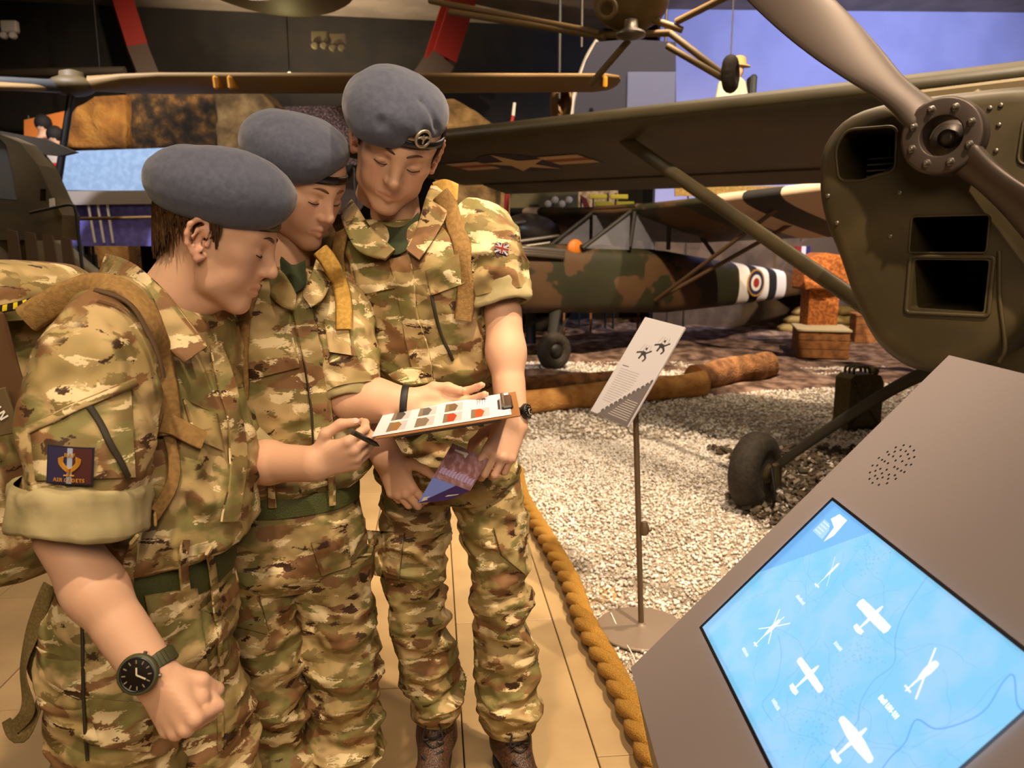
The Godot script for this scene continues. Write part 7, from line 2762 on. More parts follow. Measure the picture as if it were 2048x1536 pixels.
	g.torus(Vector3(0, 0.12, -7.12), Vector3(1, 0, 0), 0.08, 0.04, 20, 8)
	put(g, "tail_wheel", M.rubber, t)

# ---------------------------------------------------------------- helicopter at the left
func build_helicopter() -> void:
	var olive := patchy("heli_olive", [Color(0.27, 0.225, 0.13), Color(0.32, 0.27, 0.165), Color(0.37, 0.31, 0.20)], [0.2, 0.5, 0.85], 0.006, 0.6, 0.6, 0.0, 0.0, 44)
	var dark := flat("heli_dark", Color(0.04, 0.042, 0.035), 0.5)
	var base := at(60, 560, 6.0)
	var t := thing("helicopter", "dark olive helicopter with long drooping rotor blades behind the nearest cadet", "helicopter", Vector3(base.x, 0, base.z))
	# cabin body tapering to the tail on the right
	var rows := []
	for q in [[-420, 470, 6.3, 0.30, 0.5], [-300, 470, 6.2, 0.72, 0.62], [-120, 480, 6.1, 0.80, 0.66], [40, 505, 6.1, 0.62, 0.62], [170, 540, 6.3, 0.36, 0.5], [285, 560, 6.6, 0.22, 0.36], [420, 580, 7.0, 0.15, 0.25]]:
		var c := at(q[0], q[1] + 90, q[2])
		var row := []
		for i in 32:
			var a := TAU * i / 32
			row.append(c + Vector3(0, signf(sin(a)) * pow(absf(sin(a)), 0.8) * q[3], 0) + Vector3(-0.15, 0, 1).normalized() * (signf(cos(a)) * pow(absf(cos(a)), 0.8) * q[4]))
		rows.append(row)
	var dense := []
	for j in 41:
		var row := []
		for i in 32:
			var colm := []
			for r in rows:
				colm.append(r[i])
			row.append(seg_lerp(colm, j / 40.0))
		dense.append(row)
	var g := Geo.new()
	g.grid(dense, true, true, true)
	put_world(g, "fuselage", olive, t)
	# engine deck with its sloping rear
	var deck := func(pts: Array, depth: float, thick: float, called: String, m: Material) -> void:
		var o := at(0, 495, depth)
		var pl := []
		for p in pts:
			var w := at_z(p.x, p.y, o.z)
			pl.append(Vector2(w.x, w.y))
		var dg := Geo.new()
		dg.prism(Vector3(0, 0, o.z), Vector3.RIGHT, Vector3.UP, Vector3(0, 0, -1), pl, thick)
		put_world(dg, called, m, t)
	# the cowl is one sheet box with its window and slot cut through into the hollow behind
	var face_z := at(0, 495, 5.7).z
	var flat_poly := func(pts: Array) -> PackedVector2Array:
		var pl := PackedVector2Array()
		for p in pts:
			var w := at_z(p.x, p.y, face_z)
			pl.append(Vector2(w.x, w.y))
		return pl
	var cs := CSGCombiner3D.new()
	cs.name = "engine_cowl"
	t.add_child(cs)
	cs.global_position = Vector3(0, 0, face_z)
	for q in [[[Vector2(-200, 270), Vector2(0, 268), Vector2(40, 285), Vector2(75, 330), Vector2(105, 395), Vector2(124, 430), Vector2(124, 480), Vector2(-200, 480)], 0.0, 0.24, false], [[Vector2(-190, 282), Vector2(-2, 276), Vector2(12, 290), Vector2(26, 350), Vector2(34, 402), Vector2(-190, 380)], 0.05, 0.27, true], [[Vector2(80, 378), Vector2(92, 378), Vector2(92, 402), Vector2(80, 402)], 0.05, 0.27, true]]:
		var c := CSGPolygon3D.new()
		c.polygon = flat_poly.call(q[0])
		c.depth = q[2]
		c.position.z = q[1]
		c.material = olive
		if q[3]:
			c.operation = CSGShape3D.OPERATION_SUBTRACTION
		cs.add_child(c)
	var tint := flat("cockpit_glass", Color(0.85, 0.87, 0.85, 0.08), 0.06)
	tint.transparency = BaseMaterial3D.TRANSPARENCY_ALPHA
	deck.call([Vector2(-190, 284), Vector2(-3, 278), Vector2(11, 291), Vector2(25, 350), Vector2(33, 400), Vector2(-190, 379)], 5.72, 0.01, "cockpit_window", tint)
	deck.call([Vector2(98, 398), Vector2(106, 396), Vector2(108, 412), Vector2(99, 414)], 5.67, 0.02, "data_plate", M.paper)
	deck.call([Vector2(0, 262), Vector2(90, 278), Vector2(152, 304), Vector2(118, 312), Vector2(0, 300)], 5.9, 0.05, "exhaust_fairing", flat("fairing_grey", Color(0.24, 0.215, 0.17), 0.6))
	# row of pale upright panels, leaning back
	for k in 4:
		var x := 12.0 + k * 36.0
		deck.call([Vector2(x, 458 + k * 5), Vector2(x + 20, 462 + k * 5), Vector2(x + 34, 560), Vector2(x + 10, 560)], 5.42, 0.02, "pale_panel", flat("dull_pale", Color(0.42, 0.36, 0.30), 0.25))
	# handrail
	g = Geo.new()
	g.tube(curve([at(60, 426, 5.4), at(110, 415, 5.4), at(142, 410, 5.4), at(152, 425, 5.4), at(160, 500, 5.4), at(168, 560, 5.4)], 24), range(25).map(func(_i): return 0.011), 8)
	put_world(g, "handrail", dark, t)
	# rotor: mast, hub and blades
	var hub := at(145, 172, 7.0)
	g = Geo.new()
	g.tube([Vector3(hub.x - 0.25, 1.9, hub.z), hub], [0.035, 0.03], 12)
	put_world(g, "mast", dark, t)
	g = Geo.new()
	g.ball(hub, Vector3(0.2, 0.09, 0.2))
	g.lathe(hub, Vector3.UP, [[0.12, 0.0], [0.1, 0.12], [0.03, 0.14]], 16)
	put_world(g, "rotor_hub", olive, t)
	g = Geo.new()
	g.tube([at(120, 172, 6.9), at(-60, 162, 6.4)], [0.055, 0.05], 10)
	put_world(g, "blade_root", flat("root_grey", Color(0.22, 0.23, 0.24), 0.5), t)
	var b0 := hub + Vector3(0.15, 0.02, 0)
	var b1 := at(1236, 166, 8.2)
	var blade := func(a: Vector3, b: Vector3, called: String) -> void:
		var bg := Geo.new()
		var d := (b - a).normalized()
		var s := d.cross(Vector3.UP).normalized()
		var rr := []
		for q in [[0.0, 0.06, 0.04], [0.06, 0.16, 0.035], [0.12, 0.20, 0.03], [0.5, 0.20, 0.03], [0.96, 0.20, 0.028], [0.99, 0.16, 0.02], [1.0, 0.08, 0.01]]:
			var c := a.lerp(b, q[0])
			var row := []
			for i in 14:
				var an := TAU * i / 14
				row.append(c + s * (cos(an) * q[1]) + (Vector3.UP + s * 0.15).normalized() * (sin(an) * q[2] * 1.6 + cos(an) * q[1] * 0.22))
			rr.append(row)
		bg.grid(rr, true, true, true)
		put_world(bg, called, flat("blade_khaki", Color(0.50, 0.40, 0.25), 0.6), t)
	blade.call(b0, b1, "rotor_blade")
	blade.call(hub - Vector3(0.15, 0, 0), at(-700, 150, 5.0), "rotor_blade")
	for x in [465.0, 490.0, 1222.0]:
		var f: float = (at(x, 166, 7.5).x - b0.x) / (b1.x - b0.x)
		g = Geo.new()
		var c := b0.lerp(b1, clampf(f, 0.0, 0.99))
		g.box(c + Vector3(0, 0.01, 0.02), Vector3(0.045, 0.125, 0.43), Basis(Vector3.RIGHT, 0.22), 0.02)
		put_world(g, "yellow_band", flat("band_yellow", Color(0.66, 0.45, 0.1), 0.6), t)

# ---------------------------------------------------------------- displays and scenery behind
func board(called: String, label: String, category: String, c: Array, depth: float, thick: float, m: Material, hung := false) -> Node3D:
	var o := at(c[0].x, c[0].y, depth)
	var pl := []
	for p in c:
		var w := at_z(p.x, p.y, o.z)
		pl.append(Vector2(w.x, w.y))
	var t := thing(called, label, category, Vector3(o.x, 0, o.z))
	var g := Geo.new()
	g.prism(Vector3(0, 0, o.z), Vector3.RIGHT, Vector3.UP, Vector3(0, 0, -1), pl, thick)
	put_world(g, "panel", m, t)
	# legs to the floor
	var lo := Vector2(INF, INF)
	var hi := Vector2(-INF, -INF)
	for p in pl:
		lo = lo.min(p)
		hi = hi.max(p)
	for x in [lerpf(lo.x, hi.x, 0.1), lerpf(lo.x, hi.x, 0.9)]:
		g = Geo.new()
		g.tube([Vector3(x, 5.35 if hung else 0.0, o.z - thick - 0.03), Vector3(x, hi.y - 0.05, o.z - thick - 0.03)], [0.016, 0.016], 8)
		put_world(g, "upright", flat("thin_pole", Color(0.2, 0.17, 0.13), 0.5), t)
	return t

func rock(label: String, px: Array, depth: float, thick: float, m: Material, seed_: float) -> void:
	# rough block: an outline in front, filled back with uneven faces
	var o := at(px[0].x, px[0].y, depth)
	var c := Vector2.ZERO
	var pl := []
	for p in px:
		var w := at_z(p.x, p.y, o.z)
		pl.append(Vector2(w.x, w.y))
		c += Vector2(w.x, w.y)
	c /= px.size()
	var t := thing("scenery_rock", label, "scenery", Vector3(c.x, 0, o.z))
	pl.append(pl[0])
	var ring := []
	var n := 48
	for i in n:
		var f := float(i) / n * (pl.size() - 1)
		ring.append(pl[int(f)].lerp(pl[int(f) + 1], f - int(f)))
	var rows := []
	for q in [[0.02, 0.02], [0.3, 0.02], [0.6, 0.0], [0.85, 0.0], [0.97, -0.03], [1.0, -0.1], [1.0, -0.5], [1.0, -1.0]]:
		var row := []
		for p in ring:
			var w: Vector2 = c + (p - c) * q[0]
			var k := folds.get_noise_3d(w.x * 1.6 + seed_, w.y * 1.6, q[1] * 2.0)
			var k2 := folds.get_noise_3d(w.x * 5.0 + seed_, w.y * 5.0, 3.0)
			row.append(Vector3(w.x, w.y, o.z + q[1] * thick + (k * 0.22 + k2 * 0.08) * thick * 0.6))
		rows.append(row)
	var g := Geo.new()
	g.grid(rows, true, true, true)
	put_world(g, "rock_face", m, t)
	g = Geo.new()
	var low: float = INF
	for p in ring:
		low = minf(low, p.y)
	if low > 0.1:
		g.box(Vector3(c.x, low * 0.5, o.z - thick * 0.5), Vector3((ring[0] - c).length() * 1.0, low, thick * 0.6))
		put_world(g, "rock_foot", m, t)

func build_background() -> void:
	var sand := patchy("sandstone", [Color(0.40, 0.25, 0.07), Color(0.52, 0.34, 0.11), Color(0.60, 0.42, 0.17)], [0.15, 0.5, 0.85], 0.007, 0.6, 0.95, 1.0, 0.0, 50)
	var dull := patchy("dull_rock", [Color(0.34, 0.26, 0.14), Color(0.46, 0.36, 0.21), Color(0.56, 0.45, 0.28)], [0.15, 0.5, 0.85], 0.01, 0.7, 0.95, 1.0, 0.0, 51)
	var jungle := patchy("jungle", [Color(0.10, 0.07, 0.02), Color(0.22, 0.15, 0.05), Color(0.42, 0.29, 0.11)], [0.2, 0.5, 0.85], 0.012, 0.7, 0.95, 1.5, 0.0, 52)
	rock("smooth ochre sandstone block left of the jungle scenery", [Vector2(128, 296), Vector2(134, 240), Vector2(152, 212), Vector2(190, 192), Vector2(246, 188), Vector2(252, 298)], 10.4, 0.6, sand, 1.0)
	rock("dark tangled jungle scenery between two sandstone blocks", [Vector2(250, 300), Vector2(246, 178), Vector2(430, 176), Vector2(434, 302)], 10.6, 0.5, jungle, 7.0)
	rock("grey brown boulder right of the jungle scenery", [Vector2(432, 304), Vector2(428, 178), Vector2(520, 178), Vector2(545, 208), Vector2(560, 304)], 10.4, 0.7, dull, 13.0)
	rock("sloping grey brown boulder behind the tall cadet's beret", [Vector2(800, 300), Vector2(860, 198), Vector2(905, 196), Vector2(950, 220), Vector2(985, 246), Vector2(1040, 262), Vector2(1060, 300)], 11.0, 0.9, dull, 21.0)
	# blue display with pale shelf and lit map below
	var t := board("display_board", "large pale blue display panel behind the helicopter", "panel", [Vector2(120, 312), Vector2(150, 302), Vector2(440, 292), Vector2(440, 384), Vector2(124, 380)], 8.3, 0.08, patchy("pale_blue", [Color(0.47, 0.58, 0.70), Color(0.52, 0.63, 0.75)], [0.3, 0.7], 0.02, 1.0, 0.7))
	t = board("display_shelf", "pale grey ledge under the blue display panel", "shelf", [Vector2(108, 382), Vector2(440, 380), Vector2(440, 406), Vector2(116, 410)], 8.1, 0.3, flat("ledge_grey", Color(0.56, 0.52, 0.48), 0.7))
	t = board("lit_map_panel", "violet blue panel with three white lines under the pale ledge", "panel", [Vector2(128, 408), Vector2(440, 408), Vector2(440, 492), Vector2(136, 492)], 8.25, 0.06, patchy("violet", [Color(0.42, 0.38, 0.70), Color(0.48, 0.46, 0.80)], [0.3, 0.7], 0.02, 1.0, 0.6))
	for k in 3:
		var g := Geo.new()
		g.tube([at(176 + k * 19, 405, 8.17), at(190 + k * 18, 486, 8.17)], [0.014, 0.014], 6)
		put_world(g, "line", M.paper, t)
	var g := Geo.new()
	g.tube([at(140, 438, 7.9), at(440, 432, 7.9)], [0.018, 0.018], 8)
	var o := put(g, "barrier_rail", flat("rail_brass", Color(0.45, 0.33, 0.16), 0.4, 0.4))
	tag(o, "slim brass barrier rail in front of the violet panel", "rail")
	# red cabinet frames beside the blue panel
	t = board("red_cabinet", "red framed cabinet between helicopter and blue panel", "cabinet", [Vector2(72, 330), Vector2(122, 330), Vector2(126, 382), Vector2(74, 382)], 8.6, 0.3, flat("cabinet_dark", Color(0.20, 0.05, 0.03), 0.6))
	for y in [331.0, 376.0]:
		g = Geo.new()
		g.tube([at(70, y, 8.5), at(124, y, 8.5)], [0.03, 0.03], 8)
		put_world(g, "red_rail", flat("cabinet_red", Color(0.6, 0.13, 0.06), 0.5), t)
	t = board("lit_backdrop", "small backdrop coloured as if lit orange behind two distant figures", "panel", [Vector2(48, 240), Vector2(130, 222), Vector2(130, 296), Vector2(48, 296)], 10.9, 0.05, flat("backdrop_lit_orange", Color(0.86, 0.5, 0.2), 0.8))  # orange lighting put into the panel colour
	mannequin(Vector2(88, 262), 10.2, Color(0.42, 0.16, 0.12), Color(0.06, 0.04, 0.03), "distant figure in a dark red shirt before the orange backdrop")
	mannequin(Vector2(112, 285), 10.0, Color(0.75, 0.7, 0.66), Color(0.05, 0.04, 0.03), "distant figure in a white shirt before the orange backdrop")
	mural()
	# red roof frames
	beam("slanting red steel column with grey foot, left of the rotor hub", at(232, -40, 12.0), at(276, 101, 12.0), at(304, 172, 12.0), 0.30)
	beam("slanting red steel column above the tall cadet's beret", at(935, -50, 12.2), at(880, 120, 12.2), at(842, 178, 12.2), 0.40)
	g = Geo.new()
	var duct := thing("ventilation_duct", "long brown ventilation duct hung under the dark roof at the far left", "duct", at(95, 145, 10.8))
	g.tube([at(-60, 148, 10.8), at(250, 142, 10.8)], [0.06, 0.06], 10)
	put_world(g, "pipe", flat("duct_brown", Color(0.2, 0.16, 0.1), 0.7), duct)
	for x in [0.0, 200.0]:
		g = Geo.new()
		g.tube([at(x, 145, 10.8), at(x, 145, 10.8) * Vector3(1, 0, 1) + Vector3(0, 5.35, 0)], [0.008, 0.008], 6)
		put_world(g, "hanger", M.black, duct)
	for q in [[20, 54, 0], [640, 74, 1], [676, 79, 2], [1206, 202, 3]]:
		var c := at(q[0], q[1], 9.4)
		t = thing("wall_lamp", ["pale twin emergency lamp high at the far left", "left one of two pale lamps below the roof", "right one of two pale lamps below the roof", "pale twin emergency lamp beside the slate tail fin"][q[2]], "lamp", c)
		g = Geo.new()
		g.box(Vector3.ZERO, Vector3(0.2, 0.14, 0.08), Basis.IDENTITY, 0.015)
		put(g, "lamp_box", flat("lamp_grey", Color(0.62, 0.58, 0.52), 0.6), t)
		for sd: float in [-1.0, 1.0]:
			g = Geo.new()
			g.lathe(Vector3(sd * 0.055, -0.11 if q[2] != 3 else 0.11, 0.02), Vector3(0, 0, 1), [[0.04, 0.0], [0.045, 0.05], [0.03, 0.06]], 14)
			put(g, "lamp_head", flat("lamp_grey", Color(0.62, 0.58, 0.52), 0.6), t)
	var sl := thing("small_lamp", "tiny glowing lamp above the long rotor blade", "lamp", at(579, 149, 9.2))
	g = Geo.new()
	g.ball(Vector3.ZERO, Vector3(0.03, 0.03, 0.03))
	put(g, "bulb", lamp_material(Color(1.0, 0.9, 0.6), 2.5), sl)
	g = Geo.new()
	g.tube([Vector3(0, 0.03, 0), Vector3(0, 5.35 - sl.position.y, 0)], [0.006, 0.006], 6)
	put(g, "lamp_stem", M.black, sl)
	var ol := OmniLight3D.new()
	ol.name = "bulb_light"
	ol.light_energy = 0.3
	ol.light_color = Color(1.0, 0.9, 0.6)
	ol.shadow_enabled = true
	sl.add_child(ol)
	# wing of an aircraft hung from the roof, roundel beneath
	var hang := thing("hanging_aircraft", "underside of a brown aircraft hung from the roof, pale roundel below", "aircraft", at(530, -20, 7.6))
	g = Geo.new()
	g.ball(at(520, -72, 7.6), Vector3(0.95, 0.30, 1.4), Basis(Vector3.FORWARD, 0.05), 40, 20)
	put_world(g, "hull", flat("hull_brown", Color(0.42, 0.34, 0.23), 0.6), hang)
	g = Geo.new()
	g.torus(at(522, -2, 7.1), Vector3(0.05, 1, 0.4), 0.10, 0.022, 28, 8, 0.3)
	put_world(g, "roundel", flat("roundel_cream", Color(0.72, 0.64, 0.52), 0.7), hang)
	for sd: float in [-1.0, 1.0]:
		g = Geo.new()
		g.tube([at(520 + sd * 60, -60, 7.6), at(520 + sd * 90, -60, 7.6) + Vector3(0, 2.0, 0)], [0.008, 0.008], 6)
		put_world(g, "cable", M.black, hang)
	build_hanging_rotorcraft()
	build_far_exhibits()

func beam(label: String, a: Vector3, b: Vector3, c: Vector3, wide: float) -> void:
	var t := thing("roof_column", label, "column", Vector3(c.x, 0, c.z))
	var foot := c + (c - b).normalized() * (c.y / maxf(0.3, (b - c).normalized().y))
	var parts := [[a, b, flat("column_red", Color(0.50, 0.085, 0.035), 0.55), "red_length"], [b, foot, flat("column_grey", Color(0.27, 0.21, 0.17), 0.6), "grey_length"]]
	for q in parts:
		var d: Vector3 = (q[1] - q[0]).normalized()
		var s := d.cross(Vector3(0.5, 0, 1).normalized()).normalized()
		var w := s.cross(d)
		for k in 3:
			var g := Geo.new()
			var sz := [Vector3(wide, (q[1] - q[0]).length(), 0.03), Vector3(0.02, (q[1] - q[0]).length(), wide), Vector3(wide, (q[1] - q[0]).length(), 0.03)]
			g.box((q[0] + q[1]) * 0.5 + w * ([-0.5, 0.0, 0.5][k] * wide), sz[k], Basis(s, d, w))
			put_world(g, q[3], q[2], t)

func mannequin(px: Vector2, depth: float, shirt: Color, hair: Color, label: String) -> void:
	var c := at(px.x, px.y, depth)
	var t := thing("mannequin", label, "mannequin", Vector3(c.x, 0, c.z), 0.0, "distant figures")
	var f := Field.new(Vector3(-0.35, 0.0, -0.25), Vector3(0.35, 1.9, 0.25), 0.03)
	f.cone(Vector3(0, 1.0, 0), Vector3(0, 1.42, 0), 0.14, 0.15, 0.08)
	f.cone(Vector3(0, 1.45, 0), Vector3(0, 1.6, 0), 0.06, 0.06, 0.05)
	f.ell(Vector3(0, 1.7, 0.01), Vector3(0.08, 0.11, 0.1), Basis.IDENTITY, 0.03)
	for s: float in [-1.0, 1.0]:
		f.cone(Vector3(s * 0.17, 1.42, 0), Vector3(s * 0.24, 1.15, 0.02), 0.06, 0.05, 0.05)
		f.cone(Vector3(s * 0.24, 1.15, 0.02), Vector3(s * 0.15, 0.98, 0.18), 0.05, 0.04, 0.03)
		f.cone(Vector3(s * 0.09, 0.98, 0), Vector3(s * 0.1, 0.5, 0.02), 0.09, 0.065, 0.06)
		f.cone(Vector3(s * 0.1, 0.5, 0.02), Vector3(s * 0.1, 0.05, 0), 0.06, 0.045, 0.03)
		f.cone(Vector3(s * 0.1, 0.05, 0), Vector3(s * 0.11, 0.045, 0.14), 0.05, 0.04, 0.03)
	var g := f.to_geo()
	for p in g.v:
		g.col.append(SKIN if p.y > 1.52 else (shirt.srgb_to_linear() if p.y > 1.0 else Color(0.05, 0.05, 0.06)))
	var m := mat(Color.WHITE, 0.8)
	m.vertex_color_use_as_albedo = true
	var body := put(g, "figure", m, t)
	g = Geo.new()
	g.ball(Vector3(0, 1.72, 0.0), Vector3(0.105, 0.115, 0.118), Basis.IDENTITY, 14, 8)
	put(g, "hair", flat("hair_" + str(hair.to_rgba32()), hair, 0.8), t)
	var rise := c.y - 1.62
	var step := Geo.new()
	step.box(Vector3(0, rise * 0.5, 0), Vector3(0.8, maxf(rise, 0.02), 0.7))
	put(step, "plinth", M.dark_wall, t)
	for n in t.get_children():
		if n.name != "plinth":
			n.position.y += rise

func mural() -> void:
	# photograph mural of a crowd between the berets
	var t := board("crowd_mural", "dark mural of a pale crowd seen between the berets", "panel", [Vector2(545, 214), Vector2(720, 210), Vector2(720, 330), Vector2(545, 330)], 11.0, 0.05, patchy("mural", [Color(0.12, 0.07, 0.06), Color(0.3, 0.2, 0.17), Color(0.62, 0.5, 0.46)], [0.35, 0.55, 0.85], 0.06, 1.0, 0.8, 0.0, 0.0, 61))
	t.set_meta("label", "dark mural of a pale crowd seen between the berets")

func build_hanging_rotorcraft() -> void:
	var olive := flat("gyro_olive", Color(0.40, 0.31, 0.16), 0.6)
	var t := thing("hanging_rotorcraft", "small brown tube-framed rotorcraft hung from the roof with a black wheel", "helicopter", at(1265, 20, 6.0))
	var g := Geo.new()
	g.ball(at(1262, -2, 6.0), Vector3(0.30, 0.24, 0.3), Basis.IDENTITY, 24, 14)
	put_world(g, "gearbox", olive, t)
	g = Geo.new()
	g.torus(at(1214, 18, 5.74), Vector3(-0.3, 0, 1), 0.065, 0.02, 24, 8)
	put_world(g, "port_ring", olive, t)
	g = Geo.new()
	g.lathe(at(1262, 40, 5.8), Vector3.DOWN, [[0.05, 0.0], [0.055, 0.06], [0.11, 0.09], [0.11, 0.12], [0.03, 0.14]], 18)
	put_world(g, "drain_fitting", M.steel, t)
	for q in [[[860, 2, 7.0], [1200, 66, 6.0]], [[900, 24, 6.8], [1210, 74, 6.0]], [[1190, 70, 6.1], [1340, 66, 5.9]], [[1340, 66, 5.9], [1458, 158, 5.7]], [[1335, 92, 5.9], [1452, 160, 5.7]], [[1352, 44, 5.9], [1480, -20, 5.6]], [[1258, 80, 6.0], [1180, 170, 6.2]], [[1365, 60, 5.9], [1250, 20, 6.0]]]:
		g = Geo.new()
		g.tube([at(q[0][0], q[0][1], q[0][2]), at(q[1][0], q[1][1], q[1][2])], [0.026, 0.026], 10)
		put_world(g, "frame_tube", olive, t)
	g = Geo.new()
	g.torus(at(1461, 148, 5.7), Vector3(0.9, 0, 0.45), 0.085, 0.052, 28, 12)
	put_world(g, "wheel", M.rubber, t)
	for q in [[1230, -40], [1300, -40]]:
		g = Geo.new()
		g.tube([at(q[0], q[1], 6.0), at(q[0], q[1], 6.0) + Vector3(0, 2.2, 0)], [0.008, 0.008], 6)
		put_world(g, "cable", M.black, t)
	# slate tail fin standing behind
	t = board("tail_fin", "slate grey aircraft tail fin with a pale leading edge below the hanging rotorcraft", "aircraft", [Vector2(1142, 240), Vector2(1148, 190), Vector2(1172, 120), Vector2(1192, 84), Vector2(1260, 78), Vector2(1352, 84), Vector2(1352, 240)], 8.8, 0.12, flat("slate", Color(0.19, 0.19, 0.23), 0.95), true)
	M.slate.metallic_specular = 0.1
	g = Geo.new()
	g.tube(curve([at(1142, 238, 8.75), at(1148, 190, 8.75), at(1172, 120, 8.75), at(1194, 82, 8.75)], 14), range(15).map(func(_i): return 0.03), 8)
	put_world(g, "leading_edge", flat("edge_grey", Color(0.5, 0.48, 0.45), 0.5), t)
	g = Geo.new()
	g.box(at(1302, 195, 8.72), Vector3(0.55, 0.55, 0.03), Basis.IDENTITY, 0.01)
	put_world(g, "blue_plate", flat("plate_blue", Color(0.27, 0.29, 0.40), 0.9), t)
	# ochre engine pod beside the fin
	t = thing("engine_pod", "ochre rounded engine pod standing between boulder and slate fin", "engine", at(1115, 210, 8.4))
	g = Geo.new()
	var ax := Vector3(0.35, 0.0, 1.0).normalized()
	g.lathe(at(1118, 208, 8.55), ax, [[0.02, -0.2], [0.12, -0.16], [0.19, 0.0], [0.2, 0.12], [0.17, 0.2], [0.14, 0.22], [0.12, 0.2], [0.12, -0.05], [0.02, -0.06]], 28)
	for i in g.v.size():
		var d := g.v[i] - at(1118, 208, 8.55)
		g.v[i] = at(1118, 208, 8.55) + Vector3(d.x * 0.6, d.y * 1.25, d.z)
	put_world(g, "casing", flat("pod_ochre", Color(0.42, 0.31, 0.15), 0.6), t)
	g = Geo.new()
	g.tube([at(1118, 200, 8.4), at(1118, 200, 8.4) * Vector3(1, 0, 1) + Vector3(0, 5.35, 0)], [0.02, 0.02], 8)
	put_world(g, "stand", M.black, t)
	# figure in white standing beyond the wing
	var c := at(1464, 165, 8.6)
	t = thing("mannequin", "mannequin in white jacket and straw hat beyond the wing", "mannequin", Vector3(c.x, 0, c.z))
	var white := flat("jacket_white", Color(0.66, 0.66, 0.58), 0.8)
	var f := Field.new(Vector3(c.x - 0.4, c.y - 0.7, c.z - 0.3), Vector3(c.x + 0.4, c.y + 0.4, c.z + 0.3), 0.02)
	f.cone(c + Vector3(0, -0.5, 0), c + Vector3(0, -0.03, 0), 0.13, 0.12, 0.06)
	f.cone(c + Vector3(-0.10, -0.03, 0), c + Vector3(-0.18, -0.4, 0.06), 0.06, 0.05, 0.05)
	f.cone(c + Vector3(0.10, -0.03, 0), c + Vector3(0.18, -0.4, 0.06), 0.06, 0.05, 0.05)
	put_world(f.to_geo(), "jacket", white, t)
	f = Field.new(c - Vector3(0.2, 0.1, 0.2), c + Vector3(0.2, 0.35, 0.2), 0.014)
	f.ell(c + Vector3(0.05, 0.13, 0.02), Vector3(0.065, 0.09, 0.08), Basis.IDENTITY, 0.02)
	f.cone(c + Vector3(0.03, 0.0, 0), c + Vector3(0.05, 0.1, 0), 0.05, 0.05, 0.03)
	var hg := f.to_geo()
	hg.paint(0, SKIN)
	put_world(hg, "head", M.skin, t)
	g = Geo.new()
	g.lathe(c + Vector3(0.06, 0.17, 0.02), Vector3(0.1, 1, 0.1), [[0.13, 0.0], [0.125, 0.012], [0.085, 0.015], [0.07, 0.09], [0.03, 0.11]], 24)
	put_world(g, "straw_hat", flat("straw", Color(0.62, 0.53, 0.33), 0.9), t)
	g = Geo.new()
	g.box(c + Vector3(0.22, -0.08, 0), Vector3(0.07, 0.3, 0.2), Basis.IDENTITY, 0.02)
	put_world(g, "dark_pack", flat("pack_dark", Color(0.09, 0.10, 0.11), 0.6), t)
	g = Geo.new()
	g.tube([Vector3(c.x, 5.35, c.z - 0.1), c + Vector3(0, -0.1, -0.1)], [0.008, 0.008], 8)
	put_world(g, "stand_pole", flat("thin_pole", Color(0.2, 0.17, 0.13), 0.5), t)

